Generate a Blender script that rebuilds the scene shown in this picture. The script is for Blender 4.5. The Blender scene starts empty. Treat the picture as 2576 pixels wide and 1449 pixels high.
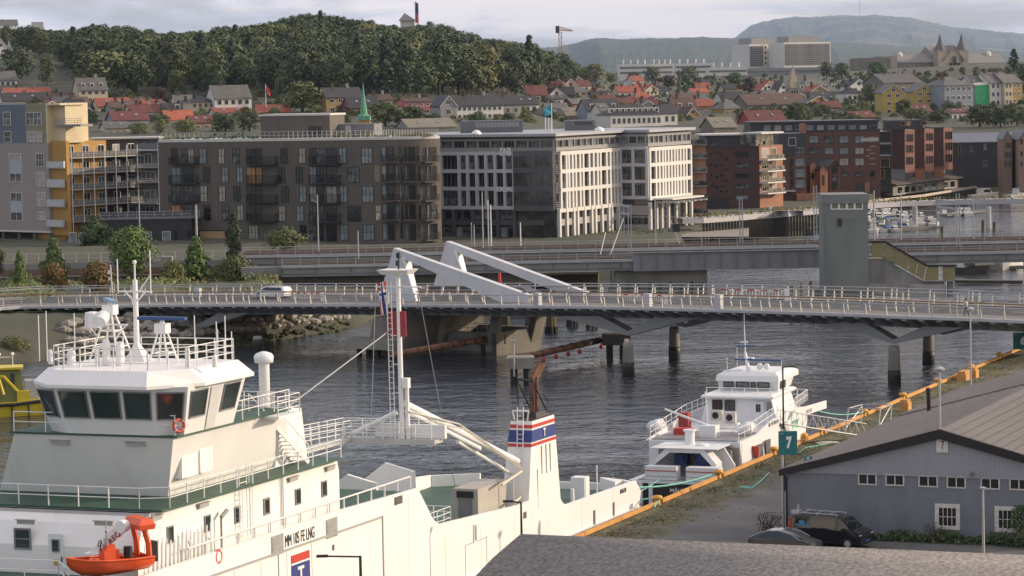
import bpy,math,random
from math import sin,cos,tan,pi,radians as R,sqrt,atan2,floor
from mathutils import Vector as V,Matrix
random.seed(7)
S=bpy.context.scene
# ---------------------------------------------------------------- camera
F,CX,CYP,HC=7500.,1288.,724.5,32.
cam=bpy.data.objects.new('camera',bpy.data.cameras.new('camera'))
S.collection.objects.link(cam);S.camera=cam
cam.data.sensor_width=36;cam.data.lens=36*F/2576
cam.data.clip_start=1;cam.data.clip_end=70000
CM=Matrix.Translation((0,0,HC))@Matrix.Rotation(R(90-4.0),4,'X')@Matrix.Rotation(R(-1.1),4,'Z')
cam.matrix_world=CM
CROT=CM.to_3x3()
# ---------------------------------------------------------------- sky, sun, exposure
SUN_AZ,SUN_EL=R(10),R(18)
sun_dir=V((cos(SUN_AZ)*cos(SUN_EL),sin(SUN_AZ)*cos(SUN_EL),sin(SUN_EL)))
W=bpy.data.worlds.new('World');S.world=W;W.use_nodes=True
nt=W.node_tree;nt.nodes.clear()
def N(t,**k):
 n=nt.nodes.new(t)
 for a,b in k.items():setattr(n,a,b)
 return n
def L(a,b):nt.links.new(a,b)
def vmath(op,a,b):
 n=N('ShaderNodeMath',operation=op)
 for i,s in enumerate((a,b)):
  if isinstance(s,(int,float)):n.inputs[i].default_value=s
  else:L(s,n.inputs[i])
 return n.outputs[0]
sk=N('ShaderNodeTexSky');sk.sky_type='NISHITA';sk.sun_disc=False
sk.sun_elevation=SUN_EL;sk.sun_rotation=pi/2-SUN_AZ;sk.altitude=30;sk.air_density=1.2;sk.dust_density=2.0
tc=N('ShaderNodeTexCoord')
sx=N('ShaderNodeSeparateXYZ');L(tc.outputs['Generated'],sx.inputs[0])
zz=vmath('ADD',vmath('MAXIMUM',sx.outputs[2],0.),0.10)
cb=N('ShaderNodeCombineXYZ')
L(vmath('DIVIDE',sx.outputs[0],zz),cb.inputs[0]);L(vmath('DIVIDE',sx.outputs[1],zz),cb.inputs[1])
def wnoise(sc,det,rough,dist,off=0):
 mp=N('ShaderNodeMapping');L(cb.outputs[0],mp.inputs[0]);mp.inputs['Scale'].default_value=sc;mp.inputs['Location'].default_value=(off,off*.7,off)
 n=N('ShaderNodeTexNoise');L(mp.outputs[0],n.inputs['Vector'])
 n.inputs['Scale'].default_value=1;n.inputs['Detail'].default_value=det;n.inputs['Roughness'].default_value=rough;n.inputs['Distortion'].default_value=dist
 return n.outputs['Fac']
def ramp(fac,stops):
 r=N('ShaderNodeValToRGB');L(fac,r.inputs[0]);e=r.color_ramp.elements
 while len(e)<len(stops):e.new(.5)
 for i,(p,c)in enumerate(stops):e[i].position=p;e[i].color=(*c,1)
 return r.outputs[0]
n1=wnoise((.9,.55,1),7,.58,.35,3.1)
n2=wnoise((.45,2.3,1),6,.6,.8,9.4)
SKYK=.13
CL=[(.0,(2.9,3.2,4.6)),(.40,(3.5,3.6,4.7)),(.46,(4.2,4.1,4.9)),(.51,(5.1,4.8,5.1)),(.57,(6.6,5.7,5.3)),(1.,(7.4,6.3,5.6))]
cl=ramp(vmath('ADD',vmath('MULTIPLY',n1,.62),vmath('MULTIPLY',n2,.38)),CL)
mx=N('ShaderNodeMix',data_type='RGBA');L(ramp(n1,[(.42,(.22,)*3),(.56,(.92,)*3)]),mx.inputs['Factor'])
L(sk.outputs[0],mx.inputs[6]);L(cl,mx.inputs[7])
bg=N('ShaderNodeBackground');bg.inputs['Strength'].default_value=SKYK
L(mx.outputs[2],bg.inputs[0]);wo=N('ShaderNodeOutputWorld');L(bg.outputs[0],wo.inputs[0])
sl=bpy.data.lights.new('sun','SUN');sl.energy=2.8;sl.angle=R(.5);sl.color=(1,.82,.62)
so=bpy.data.objects.new('sun',sl);S.collection.objects.link(so)
so.rotation_euler=sun_dir.to_track_quat('Z','Y').to_euler()
S.view_settings.view_transform='Standard';S.view_settings.look='None';S.view_settings.gamma=1
S.view_settings.use_curve_mapping=False;S.view_settings.exposure=.5
# ---------------------------------------------------------------- picture point -> place
def ray(x,y):return CROT@V(((x-CX)/F,-(y-CYP)/F,-1))
EYE=V((0,0,HC))
def on_z(x,y,z):r=ray(x,y);return EYE+r*((z-HC)/r.z)
def on_y(x,y,Y):r=ray(x,y);return EYE+r*(Y/r.y)
def on_pl(x,y,p,n):r=ray(x,y);return EYE+r*((p-EYE).dot(n)/r.dot(n))
class Fr:
 """upright plane through base point p, u axis at angle a; local frame (u, w away from it, z)"""
 def __init__(s,p,a):s.o=V((p[0],p[1],0));s.a=a;s.u=V((cos(a),sin(a),0));s.n=V((-sin(a),cos(a),0));s.M=Matrix.Translation(s.o)@Matrix.Rotation(a,4,'Z')
 def px(s,x,y,w=0.):q=on_pl(x,y,s.o+s.n*w,s.n)-s.o;return(q.dot(s.u),q.z)
 def pl(s,x,y,w=0.):u,z=s.px(x,y,w);return V((u,w,z))
 def cr(s,x,y,u):q=on_pl(x,y,s.o+s.u*u,s.u)-s.o;return V((u,q.dot(s.n),q.z))
 def lv(s,x,y,z):q=on_z(x,y,z)-s.o;return V((q.dot(s.u),q.dot(s.n),z))
 def loc(s,q):q=V(q)-s.o;return V((q.dot(s.u),q.dot(s.n),q.z))
 def wd(s,v):return s.M@V(v)
 @staticmethod
 def two(p,q):return Fr(p,atan2(q[1]-p[1],q[0]-p[0]))
# ---------------------------------------------------------------- materials
MATS={}
def mat(name,c,rough=.65,var=.12,sc=.6,bump=0.,metal=0.,st=(1,1,1),c2=None,rnd=0.,spec=.5,thr=(.3,.7),det=5,emit=0.,coat=0.,alpha=None,bsc=None,hue=0.):
 if name in MATS:return MATS[name]
 m=bpy.data.materials.new(name);m.use_nodes=True;t=m.node_tree;b=t.nodes['Principled BSDF']
 nn=t.nodes.new
 b.inputs['Roughness'].default_value=rough;b.inputs['Metallic'].default_value=metal
 b.inputs['Specular IOR Level'].default_value=spec;b.inputs['Coat Weight'].default_value=coat
 tc=nn('ShaderNodeTexCoord');mp=nn('ShaderNodeMapping');mp.inputs['Scale'].default_value=st
 t.links.new(tc.outputs['Object'],mp.inputs[0])
 no=nn('ShaderNodeTexNoise');no.inputs['Scale'].default_value=sc;no.inputs['Detail'].default_value=det;no.inputs['Roughness'].default_value=.6
 t.links.new(mp.outputs[0],no.inputs['Vector'])
 rp=nn('ShaderNodeValToRGB');e=rp.color_ramp.elements
 c2_=c2 if c2 else[min(1,k*(1+var))for k in c]
 e[0].position=thr[0];e[1].position=thr[1]
 e[0].color=(*(c if c2 else[k*(1-var)for k in c]),1);e[1].color=(*c2_,1)
 t.links.new(no.outputs['Fac'],rp.inputs[0]);out=rp.outputs[0]
 if rnd or hue:
  oi=nn('ShaderNodeObjectInfo');hs=nn('ShaderNodeHueSaturation')
  mr=nn('ShaderNodeMapRange');mr.inputs[3].default_value=1-rnd;mr.inputs[4].default_value=1+rnd
  t.links.new(oi.outputs['Random'],mr.inputs[0]);t.links.new(mr.outputs[0],hs.inputs['Value'])
  if hue:
   ml=nn('ShaderNodeMath');ml.operation='MULTIPLY';ml.inputs[1].default_value=7.31
   fr=nn('ShaderNodeMath');fr.operation='FRACT'
   mr2=nn('ShaderNodeMapRange');mr2.inputs[3].default_value=.5-hue;mr2.inputs[4].default_value=.5+hue*.6
   t.links.new(oi.outputs['Random'],ml.inputs[0]);t.links.new(ml.outputs[0],fr.inputs[0]);t.links.new(fr.outputs[0],mr2.inputs[0]);t.links.new(mr2.outputs[0],hs.inputs['Hue'])
  t.links.new(out,hs.inputs['Color']);out=hs.outputs[0]
 t.links.new(out,b.inputs['Base Color'])
 if emit:t.links.new(out,b.inputs['Emission Color']);b.inputs['Emission Strength'].default_value=emit
 if bump:
  n2=nn('ShaderNodeTexNoise');n2.inputs['Scale'].default_value=bsc or sc*4;n2.inputs['Detail'].default_value=6
  t.links.new(mp.outputs[0],n2.inputs['Vector'])
  bp=nn('ShaderNodeBump');bp.inputs['Strength'].default_value=min(1,bump);bp.inputs['Distance'].default_value=.05 if bump<=1 else.05*bump
  t.links.new(n2.outputs['Fac'],bp.inputs['Height']);t.links.new(bp.outputs[0],b.inputs['Normal'])
 MATS[name]=m;return m
def weather(m,c,lo=.58,hi=.75,k=.5,sc=.5,st=(1,1,.1)):
 t=m.node_tree;b=t.nodes['Principled BSDF'];src=b.inputs['Base Color'].links[0].from_socket;nn=t.nodes.new
 tc=nn('ShaderNodeTexCoord');mp=nn('ShaderNodeMapping');mp.inputs['Scale'].default_value=st;mp.inputs['Location'].default_value=(3.1,7.7,1.3);t.links.new(tc.outputs['Object'],mp.inputs[0])
 n=nn('ShaderNodeTexNoise');n.inputs['Scale'].default_value=sc;n.inputs['Detail'].default_value=9;n.inputs['Roughness'].default_value=.65;t.links.new(mp.outputs[0],n.inputs['Vector'])
 r=nn('ShaderNodeMapRange');r.inputs[1].default_value=lo;r.inputs[2].default_value=hi;r.inputs[4].default_value=k;t.links.new(n.outputs['Fac'],r.inputs[0])
 x=nn('ShaderNodeMix');x.data_type='RGBA';t.links.new(r.outputs[0],x.inputs[0]);t.links.new(src,x.inputs[6]);x.inputs[7].default_value=(*c,1);t.links.new(x.outputs[2],b.inputs['Base Color']);return m
# ---------------------------------------------------------------- mesh building
class MB:
 def __init__(s):s.v=[];s.f=[];s.mi=[];s.m=0;s.T=None
 def add(s,vs,fs):
  o=len(s.v)
  s.v+=[s.T@V(p)for p in vs]if s.T else[V(p)for p in vs]
  for f in fs:s.f.append([o+i for i in f]);s.mi.append(s.m)
  return s
 def box(s,a,b):
  x0,y0,z0=a;x1,y1,z1=b
  return s.add([(x0,y0,z0),(x1,y0,z0),(x1,y1,z0),(x0,y1,z0),(x0,y0,z1),(x1,y0,z1),(x1,y1,z1),(x0,y1,z1)],
[(0,3,2,1),(4,5,6,7),(0,1,5,4),(1,2,6,5),(2,3,7,6),(3,0,4,7)])
 def quad(s,*p):return s.add(p,[tuple(range(len(p)))])
 def prism(s,poly,z0,z1):
  n=len(poly)
  f=lambda z,i:z[i]if isinstance(z,(list,tuple))else z
  return s.add([(p[0],p[1],f(z0,i))for i,p in enumerate(poly)]+[(p[0],p[1],f(z1,i))for i,p in enumerate(poly)],
[tuple(range(n-1,-1,-1)),tuple(range(n,2*n))]+[(i,(i+1)%n,n+(i+1)%n,n+i)for i in range(n)])
 def extr(s,poly,w0,w1):
  n=len(poly)
  return s.add([(p[0],w0,p[1])for p in poly]+[(p[0],w1,p[1])for p in poly],
[tuple(range(n)),tuple(range(2*n-1,n-1,-1))]+[(i,n+i,n+(i+1)%n,(i+1)%n)for i in range(n)])
 def cross(s,poly,u0,u1):
  n=len(poly)
  return s.add([(u0,p[0],p[1])for p in poly]+[(u1,p[0],p[1])for p in poly],
[tuple(range(n)),tuple(range(2*n-1,n-1,-1))]+[(i,n+i,n+(i+1)%n,(i+1)%n)for i in range(n)])
 def tube(s,p,q,r,n=6,r2=None,cap=True):
  p,q=V(p),V(q);d=q-p
  if d.length<1e-6:return s
  d.normalize();a=d.cross(V((0,0,1))if abs(d.z)<.95 else V((1,0,0))).normalized();b=d.cross(a)
  r2=r if r2 is None else r2
  vs=[p+(a*cos(2*pi*i/n)+b*sin(2*pi*i/n))*r for i in range(n)]+[q+(a*cos(2*pi*i/n)+b*sin(2*pi*i/n))*r2 for i in range(n)]
  fs=[(i,(i+1)%n,n+(i+1)%n,n+i)for i in range(n)]
  if cap:fs+=[tuple(range(n-1,-1,-1)),tuple(range(n,2*n))]
  return s.add(vs,fs)
 def path(s,pts,r,n=5):
  for a,b in zip(pts,pts[1:]):s.tube(a,b,r,n)
  return s
 def bar(s,p,q,w,h):
  p,q=V(p),V(q);d=(q-p).normalized();a=d.cross(V((0,0,1)))
  a=V((1,0,0))if a.length<1e-4 else a.normalized();b=a.cross(d)
  c=[a*(-w/2)-b*(h/2),a*(w/2)-b*(h/2),a*(w/2)+b*(h/2),a*(-w/2)+b*(h/2)]
  return s.add([p+k for k in c]+[q+k for k in c],[(3,2,1,0),(4,5,6,7),(0,1,5,4),(1,2,6,5),(2,3,7,6),(3,0,4,7)])
 def lathe(s,c,prof,n=12):
  c=V(c);vs=[];fs=[]
  for r,z in prof:vs+=[c+V((r*cos(2*pi*i/n),r*sin(2*pi*i/n),z))for i in range(n)]
  for k in range(len(prof)-1):
   fs+=[(k*n+i,k*n+(i+1)%n,(k+1)*n+(i+1)%n,(k+1)*n+i)for i in range(n)]
  fs+=[tuple(range(n-1,-1,-1)),tuple(range((len(prof)-1)*n,len(prof)*n))]
  return s.add(vs,fs)
 def ball(s,c,r,n=8,k=5,sq=(1,1,1)):
  c=V(c);p=[(max(.02,sin(pi*i/k))*r,-cos(pi*i/k)*r)for i in range(k+1)]
  o=len(s.v);s.lathe((0,0,0),p,n)
  if s.T is None:s.v[o:]=[c+V((q.x*sq[0],q.y*sq[1],q.z*sq[2]))for q in s.v[o:]]
  return s
 def loft(s,secs,cap=True,close=True):
  n=len(secs[0]);vs=[p for r in secs for p in r];fs=[]
  for k in range(len(secs)-1):
   fs+=[(k*n+i,k*n+(i+1)%n,(k+1)*n+(i+1)%n,(k+1)*n+i)for i in range(n if close else n-1)]
  if cap:fs+=[tuple(range(n-1,-1,-1)),tuple(range((len(secs)-1)*n,len(secs)*n))]
  return s.add(vs,fs)
 def torus(s,c,ax,r,t,n=18,k=6):
  c,ax=V(c),V(ax).normalized();a=ax.orthogonal().normalized();b=ax.cross(a);vs=[];fs=[]
  for i in range(n):
   d=a*cos(2*pi*i/n)+b*sin(2*pi*i/n)
   vs+=[c+d*(r+t*cos(2*pi*j/k))+ax*(t*sin(2*pi*j/k))for j in range(k)]
  for i in range(n):
   fs+=[(i*k+j,i*k+(j+1)%k,((i+1)%n)*k+(j+1)%k,((i+1)%n)*k+j)for j in range(k)]
  return s.add(vs,fs)
 def mesh(s,name,mats,smooth=False):
  me=bpy.data.meshes.new(name);me.from_pydata(s.v,[],s.f)
  for m in(mats if isinstance(mats,(list,tuple))else[mats]):me.materials.append(m)
  me.polygons.foreach_set('material_index',s.mi)
  if smooth:me.polygons.foreach_set('use_smooth',[True]*len(s.f))
  me.update();return me
 def build(s,name,mats,parent=None,smooth=False,**k):return place(name,s.mesh(name,mats,smooth),parent,**k)
LINK=S.collection.objects.link
def place(name,me,parent=None,loc=(0,0,0),rz=0.,kind=None,label=None,sc=None):
 o=bpy.data.objects.new(name,me);LINK(o);o.location=loc
 if rz:o.rotation_euler=(0,0,rz)
 if sc:o.scale=sc
 if parent:o.parent=parent
 if kind:o['kind']=kind
 if label:o['label']=label
 return o
def tag(o,label,cat,group=None):
 o['label']=label;o['category']=cat
 if group:o['group']=group
 return o
def thing(name,label,cat,loc=(0,0,0),rz=0.,group=None,fr=None,z=0.):
 o=bpy.data.objects.new(name,None);LINK(o);o.empty_display_size=.5
 if fr:o.location=fr.o+V((0,0,z));o.rotation_euler=(0,0,fr.a)
 else:o.location=loc;o.rotation_euler=(0,0,rz)
 return tag(o,label,cat,group)
KIDS={}
def dup(root,loc=None,rz=None,label=None,group=None,sc=None):
 r=root.copy();LINK(r)
 if loc is not None:r.location=loc
 if rz is not None:r.rotation_euler=(0,0,rz)
 if sc is not None:r.scale=sc
 if label:r['label']=label
 if group:r['group']=group
 for ch in list(root.children):
  c=ch.copy();LINK(c);c.parent=r
  for g in list(ch.children):d=g.copy();LINK(d);d.parent=c
 return r
def struct(name,mb,m,smooth=False):o=mb.build(name,m,smooth=smooth);o['kind']='structure';return o
def lerp(a,b,t):return a+(b-a)*t
def interp(x,xs,ys):
 if x<=xs[0]:return ys[0]
 for i in range(len(xs)-1):
  if x<=xs[i+1]:return lerp(ys[i],ys[i+1],(x-xs[i])/(xs[i+1]-xs[i]))
 return ys[-1]
def K(ox,oy,w=1000):k=.67083*w/2576;return lambda x,y:(ox*.67083+x*k,oy*.67083+y*k)
a0=K(0,0);a1=K(950,0);a2=K(1900,0);a3=K(2840,0);b0=K(0,500);b1=K(950,400);b2=K(1900,400);b3=K(2840,400)
c0=K(0,900);c1=K(950,900);c2=K(1900,900);c3=K(2840,900);d0=K(0,1600);d1=K(950,1500);d2=K(1900,1400);d3=K(2840,1600)
e0=K(0,1300);e1=K(2350,1200,800);e2=K(2350,1500,800);e3=K(2900,1250,940);e4=K(450,1860,1500)
# ================================================================ the setting
M_water=mat('water',(.036,.042,.055),rough=.06,var=.25,sc=.05)
t=M_water.node_tree;b=t.nodes['Principled BSDF'];b.inputs['IOR'].default_value=1.33
tcn=t.nodes.new('ShaderNodeTexCoord')
hs=[]
for sc,st,amp,det in((.07,(1,1.5,1),1.1,2),(.26,(1,1.3,1),.95,3),(1.1,(1,1.2,1),.30,3)):
 mp=t.nodes.new('ShaderNodeMapping');mp.inputs['Scale'].default_value=st;mp.inputs['Rotation'].default_value=(0,0,R(12))
 t.links.new(tcn.outputs['Object'],mp.inputs[0]);n=t.nodes.new('ShaderNodeTexNoise')
 n.inputs['Scale'].default_value=sc;n.inputs['Detail'].default_value=det;n.inputs['Roughness'].default_value=.55;n.inputs['Distortion'].default_value=.6
 t.links.new(mp.outputs[0],n.inputs['Vector'])
 ml=t.nodes.new('ShaderNodeMath');ml.operation='MULTIPLY';ml.inputs[1].default_value=amp;t.links.new(n.outputs['Fac'],ml.inputs[0]);hs.append(ml.outputs[0])
ad=hs[0]
for h in hs[1:]:
 q=t.nodes.new('ShaderNodeMath');t.links.new(ad,q.inputs[0]);t.links.new(h,q.inputs[1]);ad=q.outputs[0]
bp=t.nodes.new('ShaderNodeBump');bp.inputs['Distance'].default_value=1.0
pn=t.nodes.new('ShaderNodeTexNoise');pn.inputs['Scale'].default_value=.016;pn.inputs['Detail'].default_value=4;pn.inputs['Distortion'].default_value=1.5;pm_=t.nodes.new('ShaderNodeMapping');pm_.inputs['Scale'].default_value=(.55,1.2,1);pm_.inputs['Rotation'].default_value=(0,0,R(25));t.links.new(tcn.outputs['Object'],pm_.inputs[0]);t.links.new(pm_.outputs[0],pn.inputs['Vector'])
pr_=t.nodes.new('ShaderNodeMapRange');pr_.inputs[1].default_value=.38;pr_.inputs[2].default_value=.62;pr_.inputs[3].default_value=.22;pr_.inputs[4].default_value=1.0;t.links.new(pn.outputs['Fac'],pr_.inputs[0]);t.links.new(pr_.outputs[0],bp.inputs['Strength'])
t.links.new(ad,bp.inputs['Height']);t.links.new(bp.outputs[0],b.inputs['Normal'])
struct('water',MB().quad((-900,20,0),(1400,20,0),(1400,1500,0),(-900,1500,0)),M_water)
qa,qb=on_z(*d2(1050,1443),2.5),on_z(*c3(2540,1060),2.5)
FQ=Fr.two(qa,qb)
FS=Fr(FQ.o+FQ.n*1.6,FQ.a)
M_conc=mat('concrete',(.27,.255,.23),.85,.25,.35,.4,st=(1,1,.35))
M_conc_dk=mat('dark_concrete',(.12,.115,.10),.85,.35,.3,.4,st=(1,1,.3))
def quay_mat():
 m=mat('quay_asphalt',(.075,.077,.080),.9,.35,.16,.3,c2=(.17,.166,.16),thr=(.35,.68),det=8)
 t=m.node_tree;b=t.nodes['Principled BSDF'];base=b.inputs['Base Color'].links[0].from_socket
 tc=t.nodes.new('ShaderNodeTexCoord');sp=t.nodes.new('ShaderNodeSeparateXYZ');t.links.new(tc.outputs['Object'],sp.inputs[0])
 n=t.nodes.new('ShaderNodeTexNoise');n.inputs['Scale'].default_value=.35;n.inputs['Detail'].default_value=7;t.links.new(tc.outputs['Object'],n.inputs['Vector'])
 a=t.nodes.new('ShaderNodeMapRange');a.inputs[1].default_value=-8.5;a.inputs[2].default_value=-1.0;t.links.new(sp.outputs[1],a.inputs[0])
 s=t.nodes.new('ShaderNodeMath');s.operation='MULTIPLY';t.links.new(a.outputs[0],s.inputs[0]);t.links.new(n.outputs['Fac'],s.inputs[1])
 r=t.nodes.new('ShaderNodeValToRGB');e=r.color_ramp.elements;e[0].position=.20;e[1].position=.40;t.links.new(s.outputs[0],r.inputs[0])
 g=t.nodes.new('ShaderNodeMix');g.data_type='RGBA';t.links.new(r.outputs[0],g.inputs[0]);t.links.new(base,g.inputs[6])
 n2=t.nodes.new('ShaderNodeTexNoise');n2.inputs['Scale'].default_value=1.3;n2.inputs['Detail'].default_value=6;t.links.new(tc.outputs['Object'],n2.inputs['Vector'])
 r2=t.nodes.new('ShaderNodeValToRGB');e=r2.color_ramp.elements;e[0].position=.35;e[1].position=.65;e[0].color=(.05,.055,.018,1);e[1].color=(.14,.115,.055,1)
 t.links.new(n2.outputs['Fac'],r2.inputs[0]);t.links.new(r2.outputs[0],g.inputs[7]);t.links.new(g.outputs[2],b.inputs['Base Color'])
 return m
q=MB().box((-260,-240,-3),(330,0,2.5));q.m=1;q.box((-260,.003,-3),(330,.25,2.2))
o=q.build('quay',[quay_mat(),M_conc_dk]);o.location=FQ.o;o.rotation_euler=(0,0,FQ.a);o['kind']='structure'
# land beyond the water, on a fan of columns; the shore is where the picture's waterline meets z = 0
SHORE=[(-120,935),(150,905),(400,888),(640,868),(740,852),(830,836),(890,826),(925,805),(1050,772),(1200,745),(1330,722),(1400,706),(1500,702),(1660,698),(1700,650),(1760,606),(1900,604),(1990,596),(2072,582),(2120,545),(2182,522),(2300,500),(2455,480),(2700,470)]
SX=[s[0]for s in SHORE];SZ=[on_z(s[0],s[1],0).y for s in SHORE]
COLX=[-150,350,700,1000,1280,1420,1560,2000,2450,2750]
ROWS=[
(520,[3.0]*10),
(600,[4.5,4,3.5,3.2,3,3,3,3,3,3]),
(690,[9,8.5,8,7.5,6.5,5,3.6,2.9,2.9,2.9]),
(760,[13,13,12,12,11,9,6.5,3,3,3]),
(830,[16,16,15,15,14,13,11,8.5,8,8.5]),
(960,[21,21,20,20,18,15,15,15,14,16]),
(1100,[27,26,26,26,23,17,17,18,20,22]),
(1250,[32,31,30,29,26,19,19,20,24,27]),
(1420,[46,44,44,43,36,25,22,22,28,31]),
(1600,[56,52,57,56,44,31,24,24,32,35]),
(1720,[60,55,62,61,47,34,25,26,34,37]),
(1900,[62,50,58,54,43,34,26,28,36,38]),
(2500,[75,50,45,40,37,32,30,34,37,39]),
(3600,[110,80,60,45,42,38,38,40,41,42]),
(5200,[150,120,90,50,44,42,42,44,46,46])]
def ground(X,Z):
 zs=interp(X,SX,SZ)
 if Z<zs:return-3.
 bank=interp(X,[-100,640,900,1100,1600,1800],[4.0,4.0,3.2,2.6,2.6,2.6])
 rp=interp(X,[880,960],[16.,2.5])
 if Z<zs+rp:return lerp(-.4,bank,(Z-zs)/rp)
 if Z<520:return bank+.004*(Z-zs-rp)if X<700 else bank
 for(za,ra),(zb,rb)in zip(ROWS,ROWS[1:]):
  if Z<=zb:
   k=(Z-za)/(zb-za)
   return max(bank,lerp(interp(X,COLX,ra),interp(X,COLX,rb),k))
 return interp(X,COLX,ROWS[-1][1])
def col_x(X,Z):return ray(X,300).x/ray(X,300).y*Z
def px_of(p):
 q=CROT.transposed()@(V(p)-EYE);return(CX+F*q.x/-q.z,CYP-F*q.y/-q.z)
def gz(x,y):
 X=px_of((x,y,20))[0];return ground(X,y)
def on_ground(X,y):
 r=ray(X,y);Z=250.
 while Z<5200:
  p=EYE+r*(Z/r.y)
  if p.z<=ground(X,Z):return p
  Z*=1.004
 return p
zs=[];Z=300.
while Z<5200:zs.append(Z);Z+=4 if Z<620 else Z*.012
cols=list(range(-150,2751,20))
g=MB();
for Z in zs:
 for X in cols:g.v.append(V((col_x(X,Z),Z,ground(X,Z)+(random.random()-.5)*.15)))
n=len(cols)
for i in range(len(zs)-1):
 for j in range(n-1):
  a=i*n+j
  if max(g.v[k].z for k in(a,a+1,a+n,a+n+1))<-2.5:continue
  g.f.append([a,a+1,a+n+1,a+n]);g.mi.append(0)
M_ground=mat('ground',(.045,.052,.028),.95,.3,.05,.3,c2=(.085,.082,.062),det=8)
struct('terrain',g,M_ground,True)
# far hills
def ridge(name,prof,Z,depth,m,zr,seed):
 rnd=random.Random(seed);g=MB();xs=list(range(prof[0][0],prof[-1][0]+1,6));n=len(xs)
 ns=14
 px,py=[p[0]for p in prof],[p[1]for p in prof]
 ph=[rnd.random()*6.28 for _ in range(8)]
 for k in range(ns):
  f=k/(ns-1)
  for X in xs:
   y=interp(X,px,py);top=on_y(X,y,Z)
   zr_=(Z-depth*(1-f))/Z;h=32*zr_+(top.z-32)*sin(f*pi/2)**.8*zr_*(1 if k==ns-1 else.985)
   w=sum(sin(X*.011*(i+1)+ph[i]+f*3*(i%3))*zr*.16/(i+1)for i in range(6))*sin(f*pi)
   jag=(rnd.random()-.5)*zr*.028*(1 if k<ns-1 else.5)
   g.v.append(V((top.x*zr_,Z-depth*(1-f)+w*5,h+min(0,w)*.5+jag)))
 for k in range(ns-1):
  for j in range(n-1):a=k*n+j;g.f.append([a,a+1,a+n+1,a+n]);g.mi.append(0)
 o=len(g.v)-n
 for j in range(n):p=g.v[o+j];g.v.append(V((p.x,p.y+depth,0)))
 for j in range(n-1):g.f.append([o+j,o+j+1,o+n+j+1,o+n+j]);g.mi.append(0)
 o=struct(name,g,m,True)
M_hill=mat('hill_forest',(.022,.034,.018),.95,.3,.004,0,c2=(.05,.062,.03),det=9,thr=(.38,.62))
M_hill2=mat('mountain_heath',(.03,.042,.024),.95,.3,.0016,0,c2=(.13,.115,.075),det=9,thr=(.47,.66))
ridge('wooded_hill',[(1100,150),(1330,124),(1400,117),(1440,110),(1480,99),(1510,95),(1560,99),(1630,96),(1700,96),(1760,92),(1800,94),(1850,96),(1900,93),(1980,98),(2100,104),(2300,118),(2500,128),(2760,140)],14500,6000,M_hill,260,3)
ridge('mountain',[(1750,150),(1840,104),(1856,92),(1870,78),(1890,64),(1920,54),(1960,47),(2000,42),(2040,43),(2080,41),(2110,38),(2165,40),(2200,37),(2240,41),(2290,44),(2340,56),(2400,68),(2460,74),(2520,80),(2560,82),(2660,96),(2760,110)],26000,9000,M_hill2,600,5)
# far mast on the mountain
mm=on_y(2163,40,25900)
mt=tag(MB().tube(mm+V((0,0,-20)),mm+V((0,0,150)),4,6,2).build('radio_mast',mat('mast_grey',(.3,.3,.32))),'thin tall grey radio mast on the far mountain top','mast')
HAZE_ON=True
def haze():
 h=bpy.data.materials.new('haze');h.use_nodes=True;t=h.node_tree;t.nodes.clear()
 v=t.nodes.new('ShaderNodeVolumePrincipled');v.inputs['Color'].default_value=(.55,.72,1,1);v.inputs['Density'].default_value=2.4e-5;v.inputs['Anisotropy'].default_value=.25
 o=t.nodes.new('ShaderNodeOutputMaterial');t.links.new(v.outputs[0],o.inputs['Volume'])
 q=MB().box((-9000,-300,-4.2),(9000,37000,800)).build('haze',h);q['kind']='stuff';q.display_type='WIRE'
# ================================================================ shared fittings
def white(name,c=(.80,.79,.77),rough=.42,streak=True):
 return mat(name,c,rough,.035,.5,.04,st=(1,1,.12)if streak else(1,1,1),thr=(.25,.6),det=6)
M_white=weather(white('ship_white_paint'),(.50,.40,.30),.60,.80,.32,.55,(1,1,.07));M_pipe=mat('white_enamel',(.78,.775,.76),.4,.05,1.2)
M_green=mat('green_deck_paint',(.035,.085,.055),.6,.25,.6,.1)
M_glass=mat('dark_glass',(.012,.016,.018),.05,.3,.4,spec=.8);M_blackrub=mat('black_rubber',(.015,.015,.016),.7,.2,2)
M_black=mat('black_paint',(.018,.018,.02),.5,.2,1);M_grey=mat('grey_steel',(.22,.225,.23),.5,.12,.8,.05,metal=.3)
M_galv=mat('galvanised_steel',(.42,.43,.44),.45,.12,1,.05,metal=.5);M_red=mat('red_paint',(.50,.045,.03),.45,.08,1)
M_blue=mat('flag_blue_paint',(.03,.05,.20),.45,.08,1);M_orange=mat('orange_grp',(.72,.10,.03),.4,.08,1,.03)
M_rust=mat('rusted_pipe',(.10,.045,.03),.8,.3,1.2,.3,c2=(.22,.10,.06));M_rope=mat('turquoise_rope',(.22,.55,.48),.8,.15,5)
M_blueradar=mat('blue_radar_paint',(.03,.08,.22),.4,.08,1)
def rail(mb,pts,h=1.0,sp=1.5,bars=3,r=.026,rp=.036):
 pts=[V(p)for p in pts];up=V((0,0,h))
 for a,b in zip(pts,pts[1:]):
  n=max(1,round((b-a).length/sp))
  for i in range(n+1):p=a.lerp(b,i/n);mb.tube(p,p+up,rp,5)
  for k in range(bars):v=V((0,0,h*(k+1)/bars));mb.tube(a+v,b+v,r,5)
 return mb
def text_mesh(s,size,m,ext=.012,bold=0.):
 c=bpy.data.curves.new('lettering','FONT');c.body=s;c.size=size;c.extrude=ext;c.offset=bold;c.align_x='CENTER';c.align_y='CENTER';c.resolution_u=3
 o=bpy.data.objects.new('lettering',c);LINK(o);me=bpy.data.meshes.new_from_object(o);bpy.data.objects.remove(o);bpy.data.curves.remove(c)
 me.materials.clear();me.materials.append(m);return me
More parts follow.
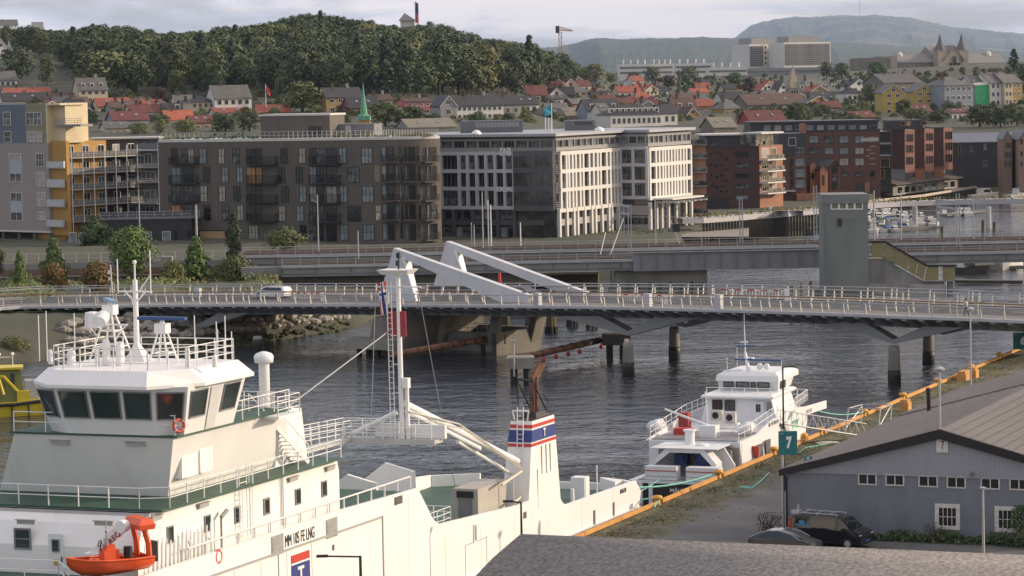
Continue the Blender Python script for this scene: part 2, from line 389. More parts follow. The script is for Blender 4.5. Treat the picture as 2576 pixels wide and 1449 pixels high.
def lettering(s,size,m,parent,loc,rz=0.,wide=None,high=None,name='lettering',bold=0.,tilt=0.):
 me=text_mesh(s,size,m,bold=bold);xs=[v.co.x for v in me.vertices];ys=[v.co.y for v in me.vertices]
 o=place(name,me,parent,loc);o.rotation_euler=(pi/2+tilt,0,rz)
 k=wide/(max(xs)-min(xs))if wide else 1;o.scale=(k,high/(max(ys)-min(ys))if high else k,1);return o
WIN={}
def window_mesh(w,h,fw,mf,mg,mull=0,tr=0,d=.06):
 """frame with mullions round the origin, facing -y; returns frame mesh and pane mesh"""
 k=(round(w,2),round(h,2),fw,mf.name,mg.name,mull,tr,d)
 if k in WIN:return WIN[k]
 f=MB();w2,h2=w/2,h/2
 f.box((-w2,-d,-h2),(-w2+fw,0,h2));f.box((w2-fw,-d,-h2),(w2,0,h2));f.box((-w2+fw,-d,h2-fw),(w2-fw,0,h2));f.box((-w2+fw,-d,-h2),(w2-fw,0,-h2+fw))
 for i in range(mull):x=-w2+w*(i+1)/(mull+1);f.box((x-fw*.4,-d*.8,-h2+fw),(x+fw*.4,0,h2-fw))
 for i in range(tr):z=-h2+h*(i+1)/(tr+1);f.box((-w2+fw,-d*.7,z-fw*.35),(w2-fw,0,z+fw*.35))
 p=MB();p.box((-w2+fw,-d*.35,-h2+fw),(w2-fw,-.004,h2-fw))
 WIN[k]=(f.mesh('window',mf),p.mesh('pane',mg));return WIN[k]
def window(parent,loc,w,h,mf,mg,fw=.08,mull=0,tr=0,rz=0.,name='window',d=.06):
 a,b=window_mesh(w,h,fw,mf,mg,mull,tr,d);o=place(name,a,parent,loc,rz);place('pane',b,o);return o
def lifebuoy(label,loc,rz):
 o=thing('lifebuoy',label,'lifebuoy',loc,rz,'orange lifebuoys on the ferry')
 MB().torus((0,0,0),(0,1,0),.31,.085).build('ring',mat('lifebuoy_red',(.55,.10,.06),.6,.1,2),o,True)
 b=MB()
 for k in range(4):
  a=pi/4+k*pi/2;b.torus((.31*cos(a),0,.31*sin(a)),(-sin(a),0,cos(a)),.07,.03,8,4)
 b.build('band',M_pipe,o);return o
# ================================================================ the ferry, u along its starboard side, w towards port
fy=thing('car_ferry','large white car ferry with tall wheelhouse moored along the quay','ferry',fr=FS)
BEAM=15.6
def side(k,x,y,w=0.):p=FS.pl(*k(x,y),w);return(p[0],p[2])
top=[(-96,8.8)]+[side(d1,*p)for p in((0,1345),(830,1068),(1590,852))]+[side(d1,*p)for p in((1650,975),(1740,1158),(1800,1200),(2576,1012))]+[side(d2,215,1232)]
tail=[side(d2,*p)for p in((500,1135),(520,1210),(545,1252),(575,1272),(900,1155),(1250,1036))]
prof=top+[(-5.95,5.2)]+tail[1:]
bot=[(9.3,2.3),(8.9,1.2),(7.5,-2),(-96,-2)]
hull=MB();hull.extr(prof+[(9.75,3.2)]+bot,0,.22)
hull.extr([(-96,8.8),(-28.9,8.6),(-26.6,6.4),(-10,5.4),(8.8,4.0),(9.3,2.3),(7.5,-2),(-96,-2)],BEAM-.22,BEAM)
for w0,w1,u in((0,1.2,9.75),(1.2,3.2,10.6)):
 hull.prism([(8.7 if w0==0 else 9.75,w0),(u,w1),(u-.25,w1+.05),(8.5,w0+.25)],-1.5,[4.0,4.0,4.0,4.0])
hull.prism([(10.6,3.2),(10.6,BEAM-3.2),(10.35,BEAM-3.2),(10.35,3.2)],-1.5,3.6);hull.prism([(8.7,BEAM),(8.5,BEAM-.3),(10.4,BEAM-3.2),(10.6,BEAM-3.2)],-1.5,4.0)
hull.build('hull',M_white,fy)
k0,k1=side(d1,300,1440),side(d1,1245,1130)
kn=MB();kn.box((-96,-.10,7.68),(k1[0],.0,7.78));kn.box((k1[0]-.05,-.05,3),(k1[0]+.05,-.002,7.68))
kn.box((side(e4,1018,370)[0]-.03,-.035,3),(side(e4,1018,370)[0]+.03,-.002,7.68))
kn.build('fender_strip',mat('seam_grey',(.33,.33,.33),.6,.1,1),fy)
fb=MB();fb.prism([(-40,-.32),(8.9,-.32),(10.1,.8),(10.1,1.2),(8.7,.0),(-40,.0)],1.75,2.3);fb.build('rubbing_strake',white('strake_paint',(.62,.61,.59)),fy)
dk=MB();dk.box((-96,.22,8.3),(-29.2,BEAM-.22,8.5));dk.box((-29.2,.22,3.0),(9.7,BEAM-.22,3.2));dk.box((-29.3,.22,3.2),(-29.1,BEAM-.22,8.3));dk.build('deck',M_green,fy)
dr=MB()
for u in range(-94,-40,3):dr.box((u,-.02,2.0),(u+.03,-.001,7.6))
for u in(-35.5,-30.2,-25,-19.5,-14,-2,4):dr.box((u,-.012,1.8),(u+.02,-.001,5.2 if u>-29 else 8.4))
dr.build('plate_seam',mat('seam_light',(.62,.615,.60),.5,.05,1),fy)
# houses
WL=.9
h1=MB();h1.cross([(WL,8.5),(WL,11.45),(13.6,11.45),(13.6,8.5)],-58.9,-37.7)
h1.extr([(-60.2,8.5),(-58.9,8.5),(-58.9,11.45),(-58.55+.0,11.45),(-59.6,10.95),(-60.2,9.9)],WL,13.6)
h1.extr([(-37.7,8.5),(-37.45,8.5),(-37.45,10.75),(-37.7,11.45)],WL,13.6);h1.build('lower_house',M_white,fy)
g=MB();g.box((-58.5,.45,11.45),(-37.9,13.8,11.56));g.box((-95,.3,8.5),(-60.3,BEAM-.3,8.53));g.box((-60.2,.3,8.5),(-37,WL,8.53));g.box((-37.4,.3,8.5),(-29.4,BEAM-.3,8.53));g.build('green_walkway',M_green,fy)
M_wgrey=white('ship_white_inner',(.74,.74,.73))
h2=MB();h2.loft([[(-54.1,2.5,11.56),(-40.5,2.5,11.56),(-40.5,12.2,11.56),(-54.1,12.2,11.56)],[(-55.5,1.35,14.68),(-43.2,1.35,14.68),(-43.2,10.4,14.68),(-55.5,10.4,14.68)]]);h2.build('upper_house',M_white,fy)
g=MB();g.box((-55.6,1.1,14.70),(-42.8,10.6,14.80));g.build('bridge_deck',M_green,fy)
ba=[(-49.6,1.06),(-54.9,1.06),(-55.6,2.3),(-55.6,7.3),(-54.9,8.55),(-49.6,8.55)]
def grow(o,d,z):return[V((p[0]-(d if p[0]<-50 else-d*.6),p[1]+(-d if p[1]<5 else d)*(1 if p[0]>-55 else.45),z))for p in o]
zb,zs_,zt=14.8,15.62,17.25
oz=lambda z:grow(ba,.62*(z-zb)/(zt-zb),z)
wh=MB();wh.loft([oz(zb),oz(zs_),oz(zt)][::1]);wh.build('wheelhouse',M_wgrey,fy)
M_whglass=mat('wheelhouse_glass',(.02,.028,.03),.06,.5,.5,c2=(.05,.065,.065),spec=.7)
def whpane(i,s0,s1,z0=zs_,z1=16.98):
 fr,gl=MB(),MB();a0_,a1_=oz(z0),oz(z1);j=(i+1)%6
 q=lambda a,s,o:a[i].lerp(a[j],s)+nrm*o
 nrm=(a0_[j]-a0_[i]).cross(a1_[i]-a0_[i]).normalized()
 if nrm.dot(a0_[i]-V((-52,4.8,a0_[i].z)))<0:nrm=-nrm
 gl.quad(q(a0_,s0,.02),q(a0_,s1,.02),q(a1_,s1,.02),q(a1_,s0,.02))
 for p,r in(((a0_,s0),(a0_,s1)),((a0_,s1),(a1_,s1)),((a1_,s1),(a1_,s0)),((a1_,s0),(a0_,s0))):fr.bar(q(*p,.03),q(*r,.03),.07,.07)
 o=fr.build('wheelhouse_window',M_grey,fy);gl.build('pane',M_whglass,o)
for i,s in((2,((.03,.30),(.35,.64),(.69,.97))),(1,((.10,.90),)),(0,((.08,.36),(.66,.94))),(3,((.12,.9),))):
 for a,b in s:whpane(i,a,b)
d_=MB();A=oz(zb+.05);B=oz(17.0);d_.add([A[0].lerp(A[1],.42)+V((0,-.05,0)),A[0].lerp(A[1],.60)+V((0,-.05,0)),B[0].lerp(B[1],.60)+V((0,-.05,0)),B[0].lerp(B[1],.42)+V((0,-.05,0))],[(0,1,2,3)]);d_.build('wheelhouse_door',mat('door_off_white',(.6,.6,.59),.5,.05,1),fy)  # door slightly greyer than the wheelhouse paint
rt=[(-49.3,-.05),(-54.4,.1),(-56.9,2.0),(-56.9,7.6),(-55.3,9.3),(-49.3,9.3)];rtop=[(-49.5,.75),(-54.5,.85),(-56.15,2.35),(-56.15,7.4),(-55.0,8.6),(-49.5,8.6)]
rf=MB();rf.loft([[V((*p,17.25))for p in[(-49.6,.6),(-54.3,.7),(-56.2,2.2),(-56.2,7.4),(-54.9,8.7),(-49.6,8.7)]],[V((*p,17.2))for p in rt],[V((*p,17.36))for p in rt],[V((*p,18.02))for p in rtop]]);rf.build('wheelhouse_roof',M_white,fy)
r=MB();z=18.05;o3=[V((*p,z))for p in((-49.6,.95),(-54.3,1.05),(-55.9,2.45),(-55.9,7.2),(-54.8,8.4),(-49.6,8.4))]
rail(r,o3+[o3[0]],1.05,1.0,3);r.build('roof_railing',M_pipe,fy)
r=MB();rail(r,[(-42.9,1.15,14.8),(-55.5,1.25,14.8),(-55.5,10.4,14.8)],1.0,1.9,2);r.build('bridge_railing',M_pipe,fy)
r=MB();rail(r,[(-38,.5,11.56),(-57.6,.5,11.56),(-58.3,1.8,11.56),(-58.3,13.6,11.56)],1.0,1.75,2);r.build('upper_railing',M_pipe,fy)
r=MB();rail(r,[(-29.6,.12,8.8),(-56.5,.12,8.8)],.62,1.75,1,.045,.05);rail(r,[(-62,4.2,8.5),(-62.4,13.4,8.5)],1.0,1.9,2);rail(r,[(-64,2.5,8.5),(-62,4.2,8.5)],1,1.4,2);r.build('side_railing',M_pipe,fy)
# windows, lamps and doors of the houses
for x0,y0,x1,y1,k in((1610,955,1672,1132,d0),(1970,850,2030,1022,d0),(2262,768,2318,936,d0),(2548,690,2600,852,d0),(95,942,150,1108,d1),(402,852,452,1015,d1),(655,778,705,936,d1)):
 a,b=FS.px(*k(x0,y1),WL),FS.px(*k(x1,y0),WL);c=FS.px(*k((x0+x1)/2,(y0+y1)/2),WL)
 window(fy,(c[0],WL,c[1]),.66,.86,M_grey,M_whglass,.07,0,0,name='cabin_window')
def fpt(k,x,y,u):return FS.cr(*k(x,y),u)
for(x0,y0,x1,y1,nm)in((172,1000,270,1165,'cabin_window'),):
 c=fpt(d0,(x0+x1)/2,(y0+y1)/2,-60.2);window(fy,(-60.2,c[1],c[2]),.95,1.05,M_grey,M_whglass,.09,0,1,rz=-pi/2,name=nm)
c=fpt(d0,545,1130,-60.2);dd=MB();dd.box((-.42,-.06,-.98),(.42,0,.98));o=place('house_door',dd.mesh('house_door',white('door_white',(.72,.72,.71))),fy,(-60.2,c[1],9.5),-pi/2)
window(o,(0,-.06,.42),.42,.62,M_grey,M_whglass,.05);MB().box((-.14,-.075,-.55),(.12,-.06,-.25)).build('notice',mat('yellow_notice',(.45,.33,.06)),o);MB().tube((.33,-.12,-.1),(.33,-.12,-.35),.03).build('handle',M_black,o)
fl=MB().box((-.5,-.16,-.1),(.5,0,.1)).box((-.58,-.22,.1),(.58,.0,.14)).mesh('deck_lamp',mat('lamp_grey',(.35,.35,.33),.5,.1,1))
for x,y,k in((580,925,e0),(1310,940,e0)):c=fpt(k,x,y,-55.4);place('deck_lamp',fl,fy,(-55.3,c[1],c[2]),-pi/2)
for x,y,k in((265,920,d0),(1015,932,d0)):c=fpt(k,x,y,-60.2);place('deck_lamp',fl,fy,(-60.2,c[1],c[2]),-pi/2)
for x,y,k in((1510,885,d0),(1965,760,d0),(385,765,d1),(745,660,d1)):a=FS.px(*k(x,y),WL-.1);place('deck_lamp',fl,fy,(a[0],WL,a[1]))
lv=MB()
for k in range(4):lv.box((-.62,-.05,-.42+k*.23),(.62,.0,-.27+k*.23))
lv.box((-.7,-.03,-.52),(.7,0,.52));
M_lv=mat('louvre_grey',(.30,.30,.29),.5,.2,3)
lvm=lv.mesh('louvre_vent',M_lv)
for x,y in((755,1235),(230,1400)):a=side(d1,x,y);place('louvre_vent',lvm,fy,(a[0],-.002,a[1]))
a,b=side(e4,1062,285),side(e4,1250,240);lettering('MM 105 FE LNG',.6,M_black,fy,((a[0]+b[0])/2,-.015,(a[1]+b[1])/2-.03),wide=b[0]-a[0],high=.62,name='hull_lettering')
e1a,e1b=side(e4,1100,390),side(e4,1218,352);um=[e1a[0],e1b[0]];z1=e1a[1]+.02
em=MB()
for zz0,zz1,m in((z1-.42,z1,0),(z1-.52,z1-.42,1),(z1-1.75,z1-.52,2),(z1-1.85,z1-1.75,1),(z1-2.27,z1-1.85,0)):em.m=m;em.box((um[0],-.03,zz0),(um[1],-.002,zz1))
em.build('emblem',[M_red,M_pipe,M_blue],fy);lettering('T',1,M_pipe,fy,((um[0]+um[1])/2,-.036,z1-1.13),wide=(um[1]-um[0])*.34,high=.8,name='emblem_letter',bold=.03)
a,b=side(d2,1095,1150),side(d2,1152,1122);lettering('BERGEN',.4,M_black,fy,((a[0]+b[0])/2,-.015,(a[1]+b[1])/2),wide=b[0]-a[0],high=.3,name='port_lettering')
# ports, doors and marks in the hull
hm=MB()
for x,y,w_,h_ in((845,1395,.35,1.0),(1032,1310,.32,.9)):a=side(d2,x,y);hm.box((a[0]-w_/2,-.03,a[1]-h_/2),(a[0]+w_/2,-.002,a[1]+h_/2))
a=side(d1,1398,968);hm.box((a[0]-.5,-.06,a[1]-.22),(a[0]+.5,-.002,a[1]+.22));a=side(d1,770,1425);hm.box((a[0]-.12,-.03,a[1]-.15),(a[0]+.12,-.002,a[1]+.15))
a=side(d2,175,1370);hm.box((a[0]-.25,-.03,a[1]-.2),(a[0]+.25,-.002,a[1]+.2));hm.build('hull_opening',mat('opening_grey',(.09,.085,.08),.7,.2,2),fy)
a=side(d1,2138,1285);window(fy,(a[0],-.003,a[1]),.5,1.1,white('port_rim',(.66,.65,.63)),M_lv,.1,name='hull_port')
sd=MB();a=side(d1,2150,1400)
for q in((-1.7,-2.6,-1.66,.2),(1.66,-2.6,1.7,.3),(-1.7,.2,1.7,.24)):sd.box((a[0]+q[0],-.02,a[1]+q[1]),(a[0]+q[2],-.002,a[1]+q[3]))
sd.build('shell_door',M_lv,fy)
# starboard funnel
M_soot=mat('funnel_black',(.02,.02,.021),.6,.2,1)
fn=MB();fb_=[(-11.6,.0,4.9),(-5.9,.0,4.9),(-5.9,1.9,4.9),(-11.6,1.9,4.9)];ft=[(-10.45,.08,10.42),(-6.6,.08,10.42),(-6.6,1.55,10.42),(-10.45,1.55,10.42)]
fl_=lambda z:[V(a).lerp(V(b),(z-4.9)/5.52)for a,b in zip(fb_,ft)]
def fband(z0,z1,o):
 def ex(p):return V((p.x+(o if p.x>-8 else-o),p.y+(o if p.y>.8 else-o),p.z))
 return MB().loft([[ex(p)for p in fl_(z0)],[ex(p)for p in fl_(z1)]])
f=fband(4.9,10.42,0).build('funnel',M_white,fy)
for z0,z1,m in((9.98,10.2,M_red),(9.1,9.86,M_blue),(8.82,9.02,M_red)):fband(z0,z1,.02).build('band',m,f)
fband(10.42,10.47,-.05).build('funnel_top',M_soot,f)
lettering('T',.5,M_pipe,f,(-8.55,-.0,9.5),wide=.36,high=.52,bold=.02,name='funnel_letter')
MB().loft([[(-9.3,.25,10.45),(-6.9,.25,10.45),(-6.9,1.4,10.45),(-9.3,1.4,10.45)],[(-9.0,.4,10.8),(-7.1,.4,10.8),(-7.1,1.3,10.8),(-9.0,1.3,10.8)]]).build('funnel_cowl',M_soot,f)
for du in(0,.75):
 MB().path([(-8.6+du,.8,10.6),(-8.6+du,.8,12.9),(-7.9+du,.55,13.75)],.17,8).build('exhaust_pipe',M_rust,f)
s=MB()
for a in((-9.6,.3),(-9.6,1.35)):s.tube((*a,10.4),(*a,12.9),.05);s.tube((*a,12.8),(-7.4,a[1],10.8),.05)
s.tube((-9.6,.3,11.8),(-9.6,1.35,11.8),.04);s.path([(-7.2,.3,10.6),(-6.9,.3,11.2),(-7.9,.3,11.9)],.04);s.tube((-9.7,.2,12.9),(-9.3,1.5,12.95),.08);s.build('pipe_bracket',M_black,f)
ld=MB()
for a in(.55,.95):ld.tube((-11.05,a,7.2),(-10.75,a,11.35),.035)
for k in range(14):z=7.3+k*.29;ld.tube((-11.05+.3*(z-7.2)/4.15,.55,z),(-11.05+.3*(z-7.2)/4.15,.95,z),.02)
ld.path([(-10.75,.2,11.1),(-10.75,1.3,11.1),(-10.4,1.3,10.5)],.05);ld.tube((-10.75,.2,11.1),(-10.5,.4,10.4),.05);ld.build('funnel_ladder',M_pipe,f)
sm=MB()
for u,z0,z1 in((-9.1,6.9,8.7),(-8.3,6.85,8.7),(-7.6,6.9,8.7)):sm.box((u,-.015 if z0<7 else 0,z0),(u+.03,.3,z1))
sm.box((-9.9,-.012,4.8),(-9.86,.4,7.3));sm.build('panel_seam',M_lv,f)
# thwartship gangway, mast with ladder, legs
MU,MZ=-24.93,11.0
gz_=MB();y0,y1=-1.6,6.3
gz_.box((MU-.6,y0+1.9,10.78),(MU+.6,y1,10.98));gz_.box((MU-.62,y0+1.9,10.72),(MU-.56,y1,11.05));gz_.box((MU-.6,y1-.6,10.80),(-40,y1+.4,10.96));gz_.build('gangway_deck',mat('gangway_grey',(.5,.5,.47),.5,.1,1),fy)
r=MB();rail(r,[(MU-.6,.5,11),(MU-.6,y1-.6,11),(-39.5,y1-.6,11.5)],1.05,1.05,3);rail(r,[(MU+.6,.6,11),(MU+.6,y1+.4,11),(-39.5,y1+.4,11.5)],1.05,1.15,3);r.build('gangway_railing',M_pipe,fy)
mb_=fpt(d1,1440,360,MU);mt_=fpt(c1,1395,330,MU);ms=MB();ms.tube((MU,mb_[1],10.8),(MU,mt_[1],mt_[2]),.165,10,.14)
ms.tube((MU+.1,mb_[1]-.34,10.8),(MU+.1,mb_[1]-.30,14.3),.14,8);ms.box((MU-.3,mb_[1]-.55,14.0),(MU+.1,mb_[1]-.2,14.6));mast=ms.build('mast',M_pipe,fy)
l=MB();mw=mb_[1]
for dw in(.34,.62):l.tube((MU-.25,mw+dw,10.9),(MU-.25,mt_[1]+dw,mt_[2]-.4),.032)
nn_=int((mt_[2]-11.3)/.32)
for k in range(nn_):z=11.1+k*.32;l.tube((MU-.25,mw+.34,z),(MU-.25,mw+.62,z),.02)
for k in range(6):z=12+k*1.7;l.tube((MU-.25,mw+.5,z),(MU,mw,z),.025)
l.build('mast_ladder',M_pipe,mast)
c=MB();zc=mt_[2];c.loft([[(MU-.5,mw+.9,zc),(MU+.5,mw+.9,zc),(MU+.5,mw-.7,zc),(MU-.5,mw-.7,zc)],[(MU-.8,mw+1.1,zc+.28),(MU+.8,mw+1.1,zc+.28),(MU+.8,mw-.95,zc+.28),(MU-.8,mw-.95,zc+.28)]]);c.tube((MU,mw+1.55,zc-.75),(MU,mw-1.4,zc-.75),.05);c.build('mast_top',M_pipe,mast)
c=MB();c.tube((MU,mw,zc+.28),(MU,mw,zc+1.3),.05);c.tube((MU,mw+.05,zc+.5),(MU,mw+.05,zc+.8),.14,8);c.tube((MU,mw,zc+.95),(MU,mw,zc+1.25),.15,8);c.build('navigation_light',M_black,mast)
c=MB();zs2=fpt(c1,1390,810,MU)[2];c.box((MU-.1,mw-.42,zs2-.75),(MU-.02,mw+.75,zs2+.75));c.build('red_board',mat('board_red',(.32,.03,.04),.5,.1,1),mast)
lt=fpt(d1,1450,30,MU);lb=FS.pl(*d1(2520,560),1.2);lg=MB();lg.tube((MU,lt[1],lt[2]),(-11.3,.8,7.95),.22,10);lg.build('mast_leg',M_pipe,fy)
lg=MB();l2=fpt(d1,1480,105,MU);lg.tube((MU,l2[1],l2[2]),(-16.5,1.2,9.4),.15,8);lg.tube((-19,1.6,10.1),(-11.3,1.3,7.2),.12,8);l3=fpt(d1,1385,120,MU);l4=fpt(d1,940,335,MU);lg.tube((MU,l3[1],l3[2]),(MU,l4[1],l4[2]),.15,8);lg.build('mast_strut',M_pipe,fy)
pp=MB();pp.path([(MU,mw-.5,12.6),(-19,1.5,11.2),(-11.5,.6,7.7)],.05);pp.path([(MU,mw-.3,12.4),(-19,1.2,10.9),(-11.5,.5,7.5)],.045);pp.build('mast_pipe',mat('brass_pipe',(.55,.52,.44),.5,.1,1),fy)
bx=MB();bx.box((MU+.3,mw-2.6,11),(MU+.6,mw+1.9,11.8));bx.build('gangway_box',M_wgrey,fy)
s1,s2=fpt(c1,1330,865,MU),FS.lv(*d1(330,30),13.5);st=MB();st.tube((MU,s1[1],s1[2]),(-40,4.3,13.4),.04,5);st.tube((MU,mw+1.5,zc-.75),(MU-1,mw+1.6,11.1),.02,4);st.tube((MU,mw-1.2,zc-.8),(-2,9,4.5),.025,4);st.build('stay',M_galv,fy)
# casing with gas vent
cs=MB();cs.loft([[(-42.4,2.3,11.56),(-38.5,2.3,11.56),(-38.5,4.9,11.56),(-42.4,4.9,11.56)],[(-41.9,2.4,14.55),(-38.9,2.4,14.35),(-38.9,4.2,14.35),(-41.9,4.2,14.6)]]);o=cs.build('gas_casing',M_white,fy)
v=MB();v.lathe((-41.1,3.5,14.4),[(.30,0),(.30,2.55),(.30,2.6),(.52,2.62),(.55,2.95),(.45,3.1),(.15,3.22)],14);v.build('gas_vent',M_pipe,fy,True)
# lattice radar towers on the wheelhouse roof, tall antenna mast
def rtower(u,w,z0,z1,b,tname,bar,bar_z,rot,m):
 t=MB()
 tp=[(u-.18,w-.18,z1),(u+.18,w-.18,z1),(u+.18,w+.18,z1),(u-.18,w+.18,z1)];bt=[(u-b,w-b,z0),(u+b,w-b,z0),(u+b,w+b,z0),(u-b,w+b,z0)]
 for p,q in zip(bt,tp):t.tube(p,q,.06,6,.05)
 for f in(.33,.66):
  rg=[V(p).lerp(V(q),f)for p,q in zip(bt,tp)]
  for i in range(4):t.tube(rg[i],rg[(i+1)%4],.035,5)
 o=t.build(tname,M_pipe,fy);h=MB();h.box((u-.28,w-.32,z1),(u+.28,w+.32,z1+.5));h.lathe((u,w,z1+.5),[(.12,0),(.12,.15)],8);h.build('radar_motor',M_pipe,o)
 bb=MB();d=V((sin(rot),cos(rot),0))*bar/2;c=V((u,w,bar_z));bb.bar(c-d,c+d,.3,.16);bb.build('radar_scanner',m,o)
 return o
a=fpt(c0,1065,720,-52);tw=rtower(-52,a[1],18.05,a[2],.85,'radar_tower',2.3,a[2]+.72,.9,mat('pale_blue_radar',(.25,.36,.50),.4,.08,1))
ex=MB();ex.box((-52.7,a[1]-1.3,a[2]-.5),(-52.5,a[1]+1.1,a[2]-.42))
for q in(-1.25,1.05):ex.tube((-52.6,a[1]+q,a[2]-.45),(-52.4,a[1]+q*.4,a[2]-1.2),.04)
ex.build('bracket',M_pipe,tw);hn=MB();hn.lathe((-53.2,a[1]+.35,19.9),[(.4,0),(.42,.1),(.38,.75),(.2,.8)],10);hn.tube((-53,a[1]-.2,20.5),(-53.5,a[1]-.25,20.2),.32,12);hn.build('horn',M_pipe,tw)
a=fpt(c0,1570,900,-52);rtower(-52,a[1],18.05,a[2],.55,'small_radar_tower',2.7,a[2]+.75,.0,M_blueradar)
a=fpt(c0,1325,1150,-51);b_=fpt(c0,1308,215,-51);am=MB();am.tube((-51,a[1],18),(-51,a[1],b_[2]-.9),.16,10,.12);am.tube((-51,a[1],b_[2]-.9),(-51,a[1],b_[2]),.05);am.ball((-51,a[1],b_[2]),.12)
am.tube((-51,a[1]+1.0,b_[2]-1.5),(-51,a[1]-.95,b_[2]-1.5),.05)
for q,h in((1.0,1.75),(-.9,2.2)):am.tube((-51,a[1]+q,b_[2]-1.6),(-51,a[1]+q,b_[2]-1.6+h),.035)
am.tube((-51,a[1]-.2,b_[2]-1.5),(-51,a[1]-.85,b_[2]-.7),.03);am.tube((-51,a[1]+.6,b_[2]-1.5),(-51,a[1],b_[2]-2.1),.04);am.tube((-51,a[1]-.6,b_[2]-1.5),(-51,a[1],b_[2]-2.1),.04)
am.loft([[(-51.5,a[1]-.7,18),(-50.5,a[1]-.7,18),(-50.5,a[1]+.5,18),(-51.5,a[1]+.5,18)],[(-51.1,a[1]-.1,18.9),(-50.9,a[1]-.1,18.9),(-50.9,a[1]+.1,18.9),(-51.1,a[1]+.1,18.9)]]);am.build('antenna_mast',M_pipe,fy)
ro=MB()
for x,h in((945,.95),(1030,1.3),(1165,1.2),(490,.75),(1815,1.0),(2075,.6),(690,.7)):
 c=fpt(c0,x,1250,-53.5);rr=.22 if x in(1030,1165,690)else.13;ro.lathe((-53.5,c[1],18.03),[(rr,0),(rr,h*.8),(rr*.7,h)],10)
for x,h in((385,2.4),(730,2.5),(460,2.6),(1890,2.3),(2110,1.6),(2185,2.3),(2245,1.5),(2100,2.0)):
 c=fpt(c0,x,1240,-52 if x<1500 else-50);ro.tube((c[0],c[1],18.0),(c[0],c[1],18+h),.03)
ro.build('roof_antenna',M_pipe,fy)
# stair from bridge deck, ladder, platform, dispensers, after-deck gear
s=MB();pA,pB=V((-44.5,1.9,14.75)),V((-40.6,1.2,11.6))
for dw in(0,.85):
 o_=V((0,dw,0));s.bar(pA+o_,pB+o_,.05,.26);s.tube(pA+o_+V((0,0,.95)),pB+o_+V((0,0,.95)),.03)
 for k in range(5):q=pA.lerp(pB,k/4)+o_;s.tube(q,q+V((0,0,.95)),.025)
for k in range(13):q=pA.lerp(pB,(k+.5)/13);s.box((q.x-.14,q.y,q.z-.02),(q.x+.14,q.y+.85,q.z+.02))
s.build('stair',M_pipe,fy)
wg=MB();wg.extr([(-43.2,14.68),(-42.6,14.68),(-40.3,11.56),(-41.4,11.56)],2.2,2.6);wg.build('stair_screen',M_white,fy)
p=MB();p.box((-45.8,.35,14.55),(-43.2,1.4,14.68));rail(p,[(-43.2,.4,14.68),(-43.2,4.5,14.68)],1.0,.9,4);rail(p,[(-45.8,.4,14.68),(-43.2,.4,14.68)],1.0,1.3,3);p.build('side_platform',M_pipe,fy)
l=MB();q0=side(d0,2350,1075,WL-.15);q1=side(d0,2350,560,WL-.15)
for du in(-.42,.42):l.tube((q0[0]+du,WL-.2,8.9),(q0[0]+du,WL-.2,12.6),.035)
for k in range(11):l.tube((q0[0]-.42,WL-.2,9.0+k*.27),(q0[0]+.42,WL-.2,9.0+k*.27),.022)
for du in(.9,1.25):l.tube((q0[0]+du,WL-.1,8.9),(q0[0]+du,WL-.1,12.5),.03)
l.build('wall_ladder',M_pipe,fy)
l=MB()
for x in(272,288):a=side(d1,x,1000,WL-.05);l.tube((a[0],WL-.06,8.8),(a[0],WL-.06,11.4),.03)
l.build('drain_pipe',M_galv,fy)
bx=MB();q=side(d0,1850,260,2.0);bx.box((q[0]-1.5,1.75,12.45),(q[0]+.2,2.3,13.9));bx.box((q[0]+.35,1.7,12.5),(q[0]+1.7,2.3,13.9));bx.build('wall_locker',M_white,fy)
bx=MB();a=side(d1,1700,900,6.);bx.cross([(7.0,3.2),(7.0,7.4),(9.0,7.9),(11.0,6.4),(11.0,3.2)],-13.5,-13.2);bx.cross([(7.0,3.2),(7.0,7.4),(9.0,7.9),(11.0,6.4),(11.0,3.2)],-19.2,-18.9);bx.box((-19.2,11,3.2),(-13.2,11.3,6.4));bx.build('deck_shelter',M_white,fy)
bx=MB();bx.box((-26.5,1.2,3.2),(-22.5,4.0,5.6));rail(bx,[(-27,.9,5.6),(-22,.9,5.6),(-22,4.2,5.6)],1,1.1,3);bx.build('ramp_platform',M_wgrey,fy)
bx=MB();bx.box((-16.7,1.3,3.2),(-12.0,3.0,6.9));cg=bx.build('cargo_locker',mat('beige_locker',(.42,.39,.34),.6,.08,1),fy);MB().box((-16.75,1.7,4.6),(-16.7,2.6,6.3)).build('locker_door',M_grey,cg);MB().box((-16.77,1.6,6.35),(-16.7,2.7,6.75)).build('locker_vent',M_black,cg)
bx=MB();bx.path([(-14.5,.6,6.9),(-11.4,.5,7.35)],.09,6);bx.tube((-12.8,.5,5.4),(-12.8,.5,7.1),.05);bx.path([(-12.8,.5,5.55),(-11.5,.5,5.75)],.08);bx.build('davit_arm',mat('davit_cream',(.62,.55,.43),.5,.1,1),fy)
pb=MB()
for k in range(9):u=-31+k*4.2;pb.box((u,BEAM-.55,3.2),(u+.25,BEAM-.25,6.2-k*.2))
pb.build('bulwark_rib',M_wgrey,fy)
pg=MB();rail(pg,[(-30,13.2,6.3),(-16,13.2,5.9)],1.0,1.0,3);pg.box((-30,12.8,3.2),(-16,13.4,6.2));pg.box((-19,12.2,5.9),(-15.5,13.6,7.4));pg.build('port_locker',mat('pale_green_gear',(.42,.46,.42),.6,.1,1),fy)
td=MB();a=side(d2,745,1180);td.tube((a[0],.8,3.2),(a[0],.8,4.9),.14,8);td.tube((5,1.5,3.2),(5,1.5,5.6),.05);td.box((4.4,2.2,3.2),(5.4,3.2,4.8));td.build('end_post',M_pipe,fy)
bt=MB();a=side(d0,1800,1330,1.2);
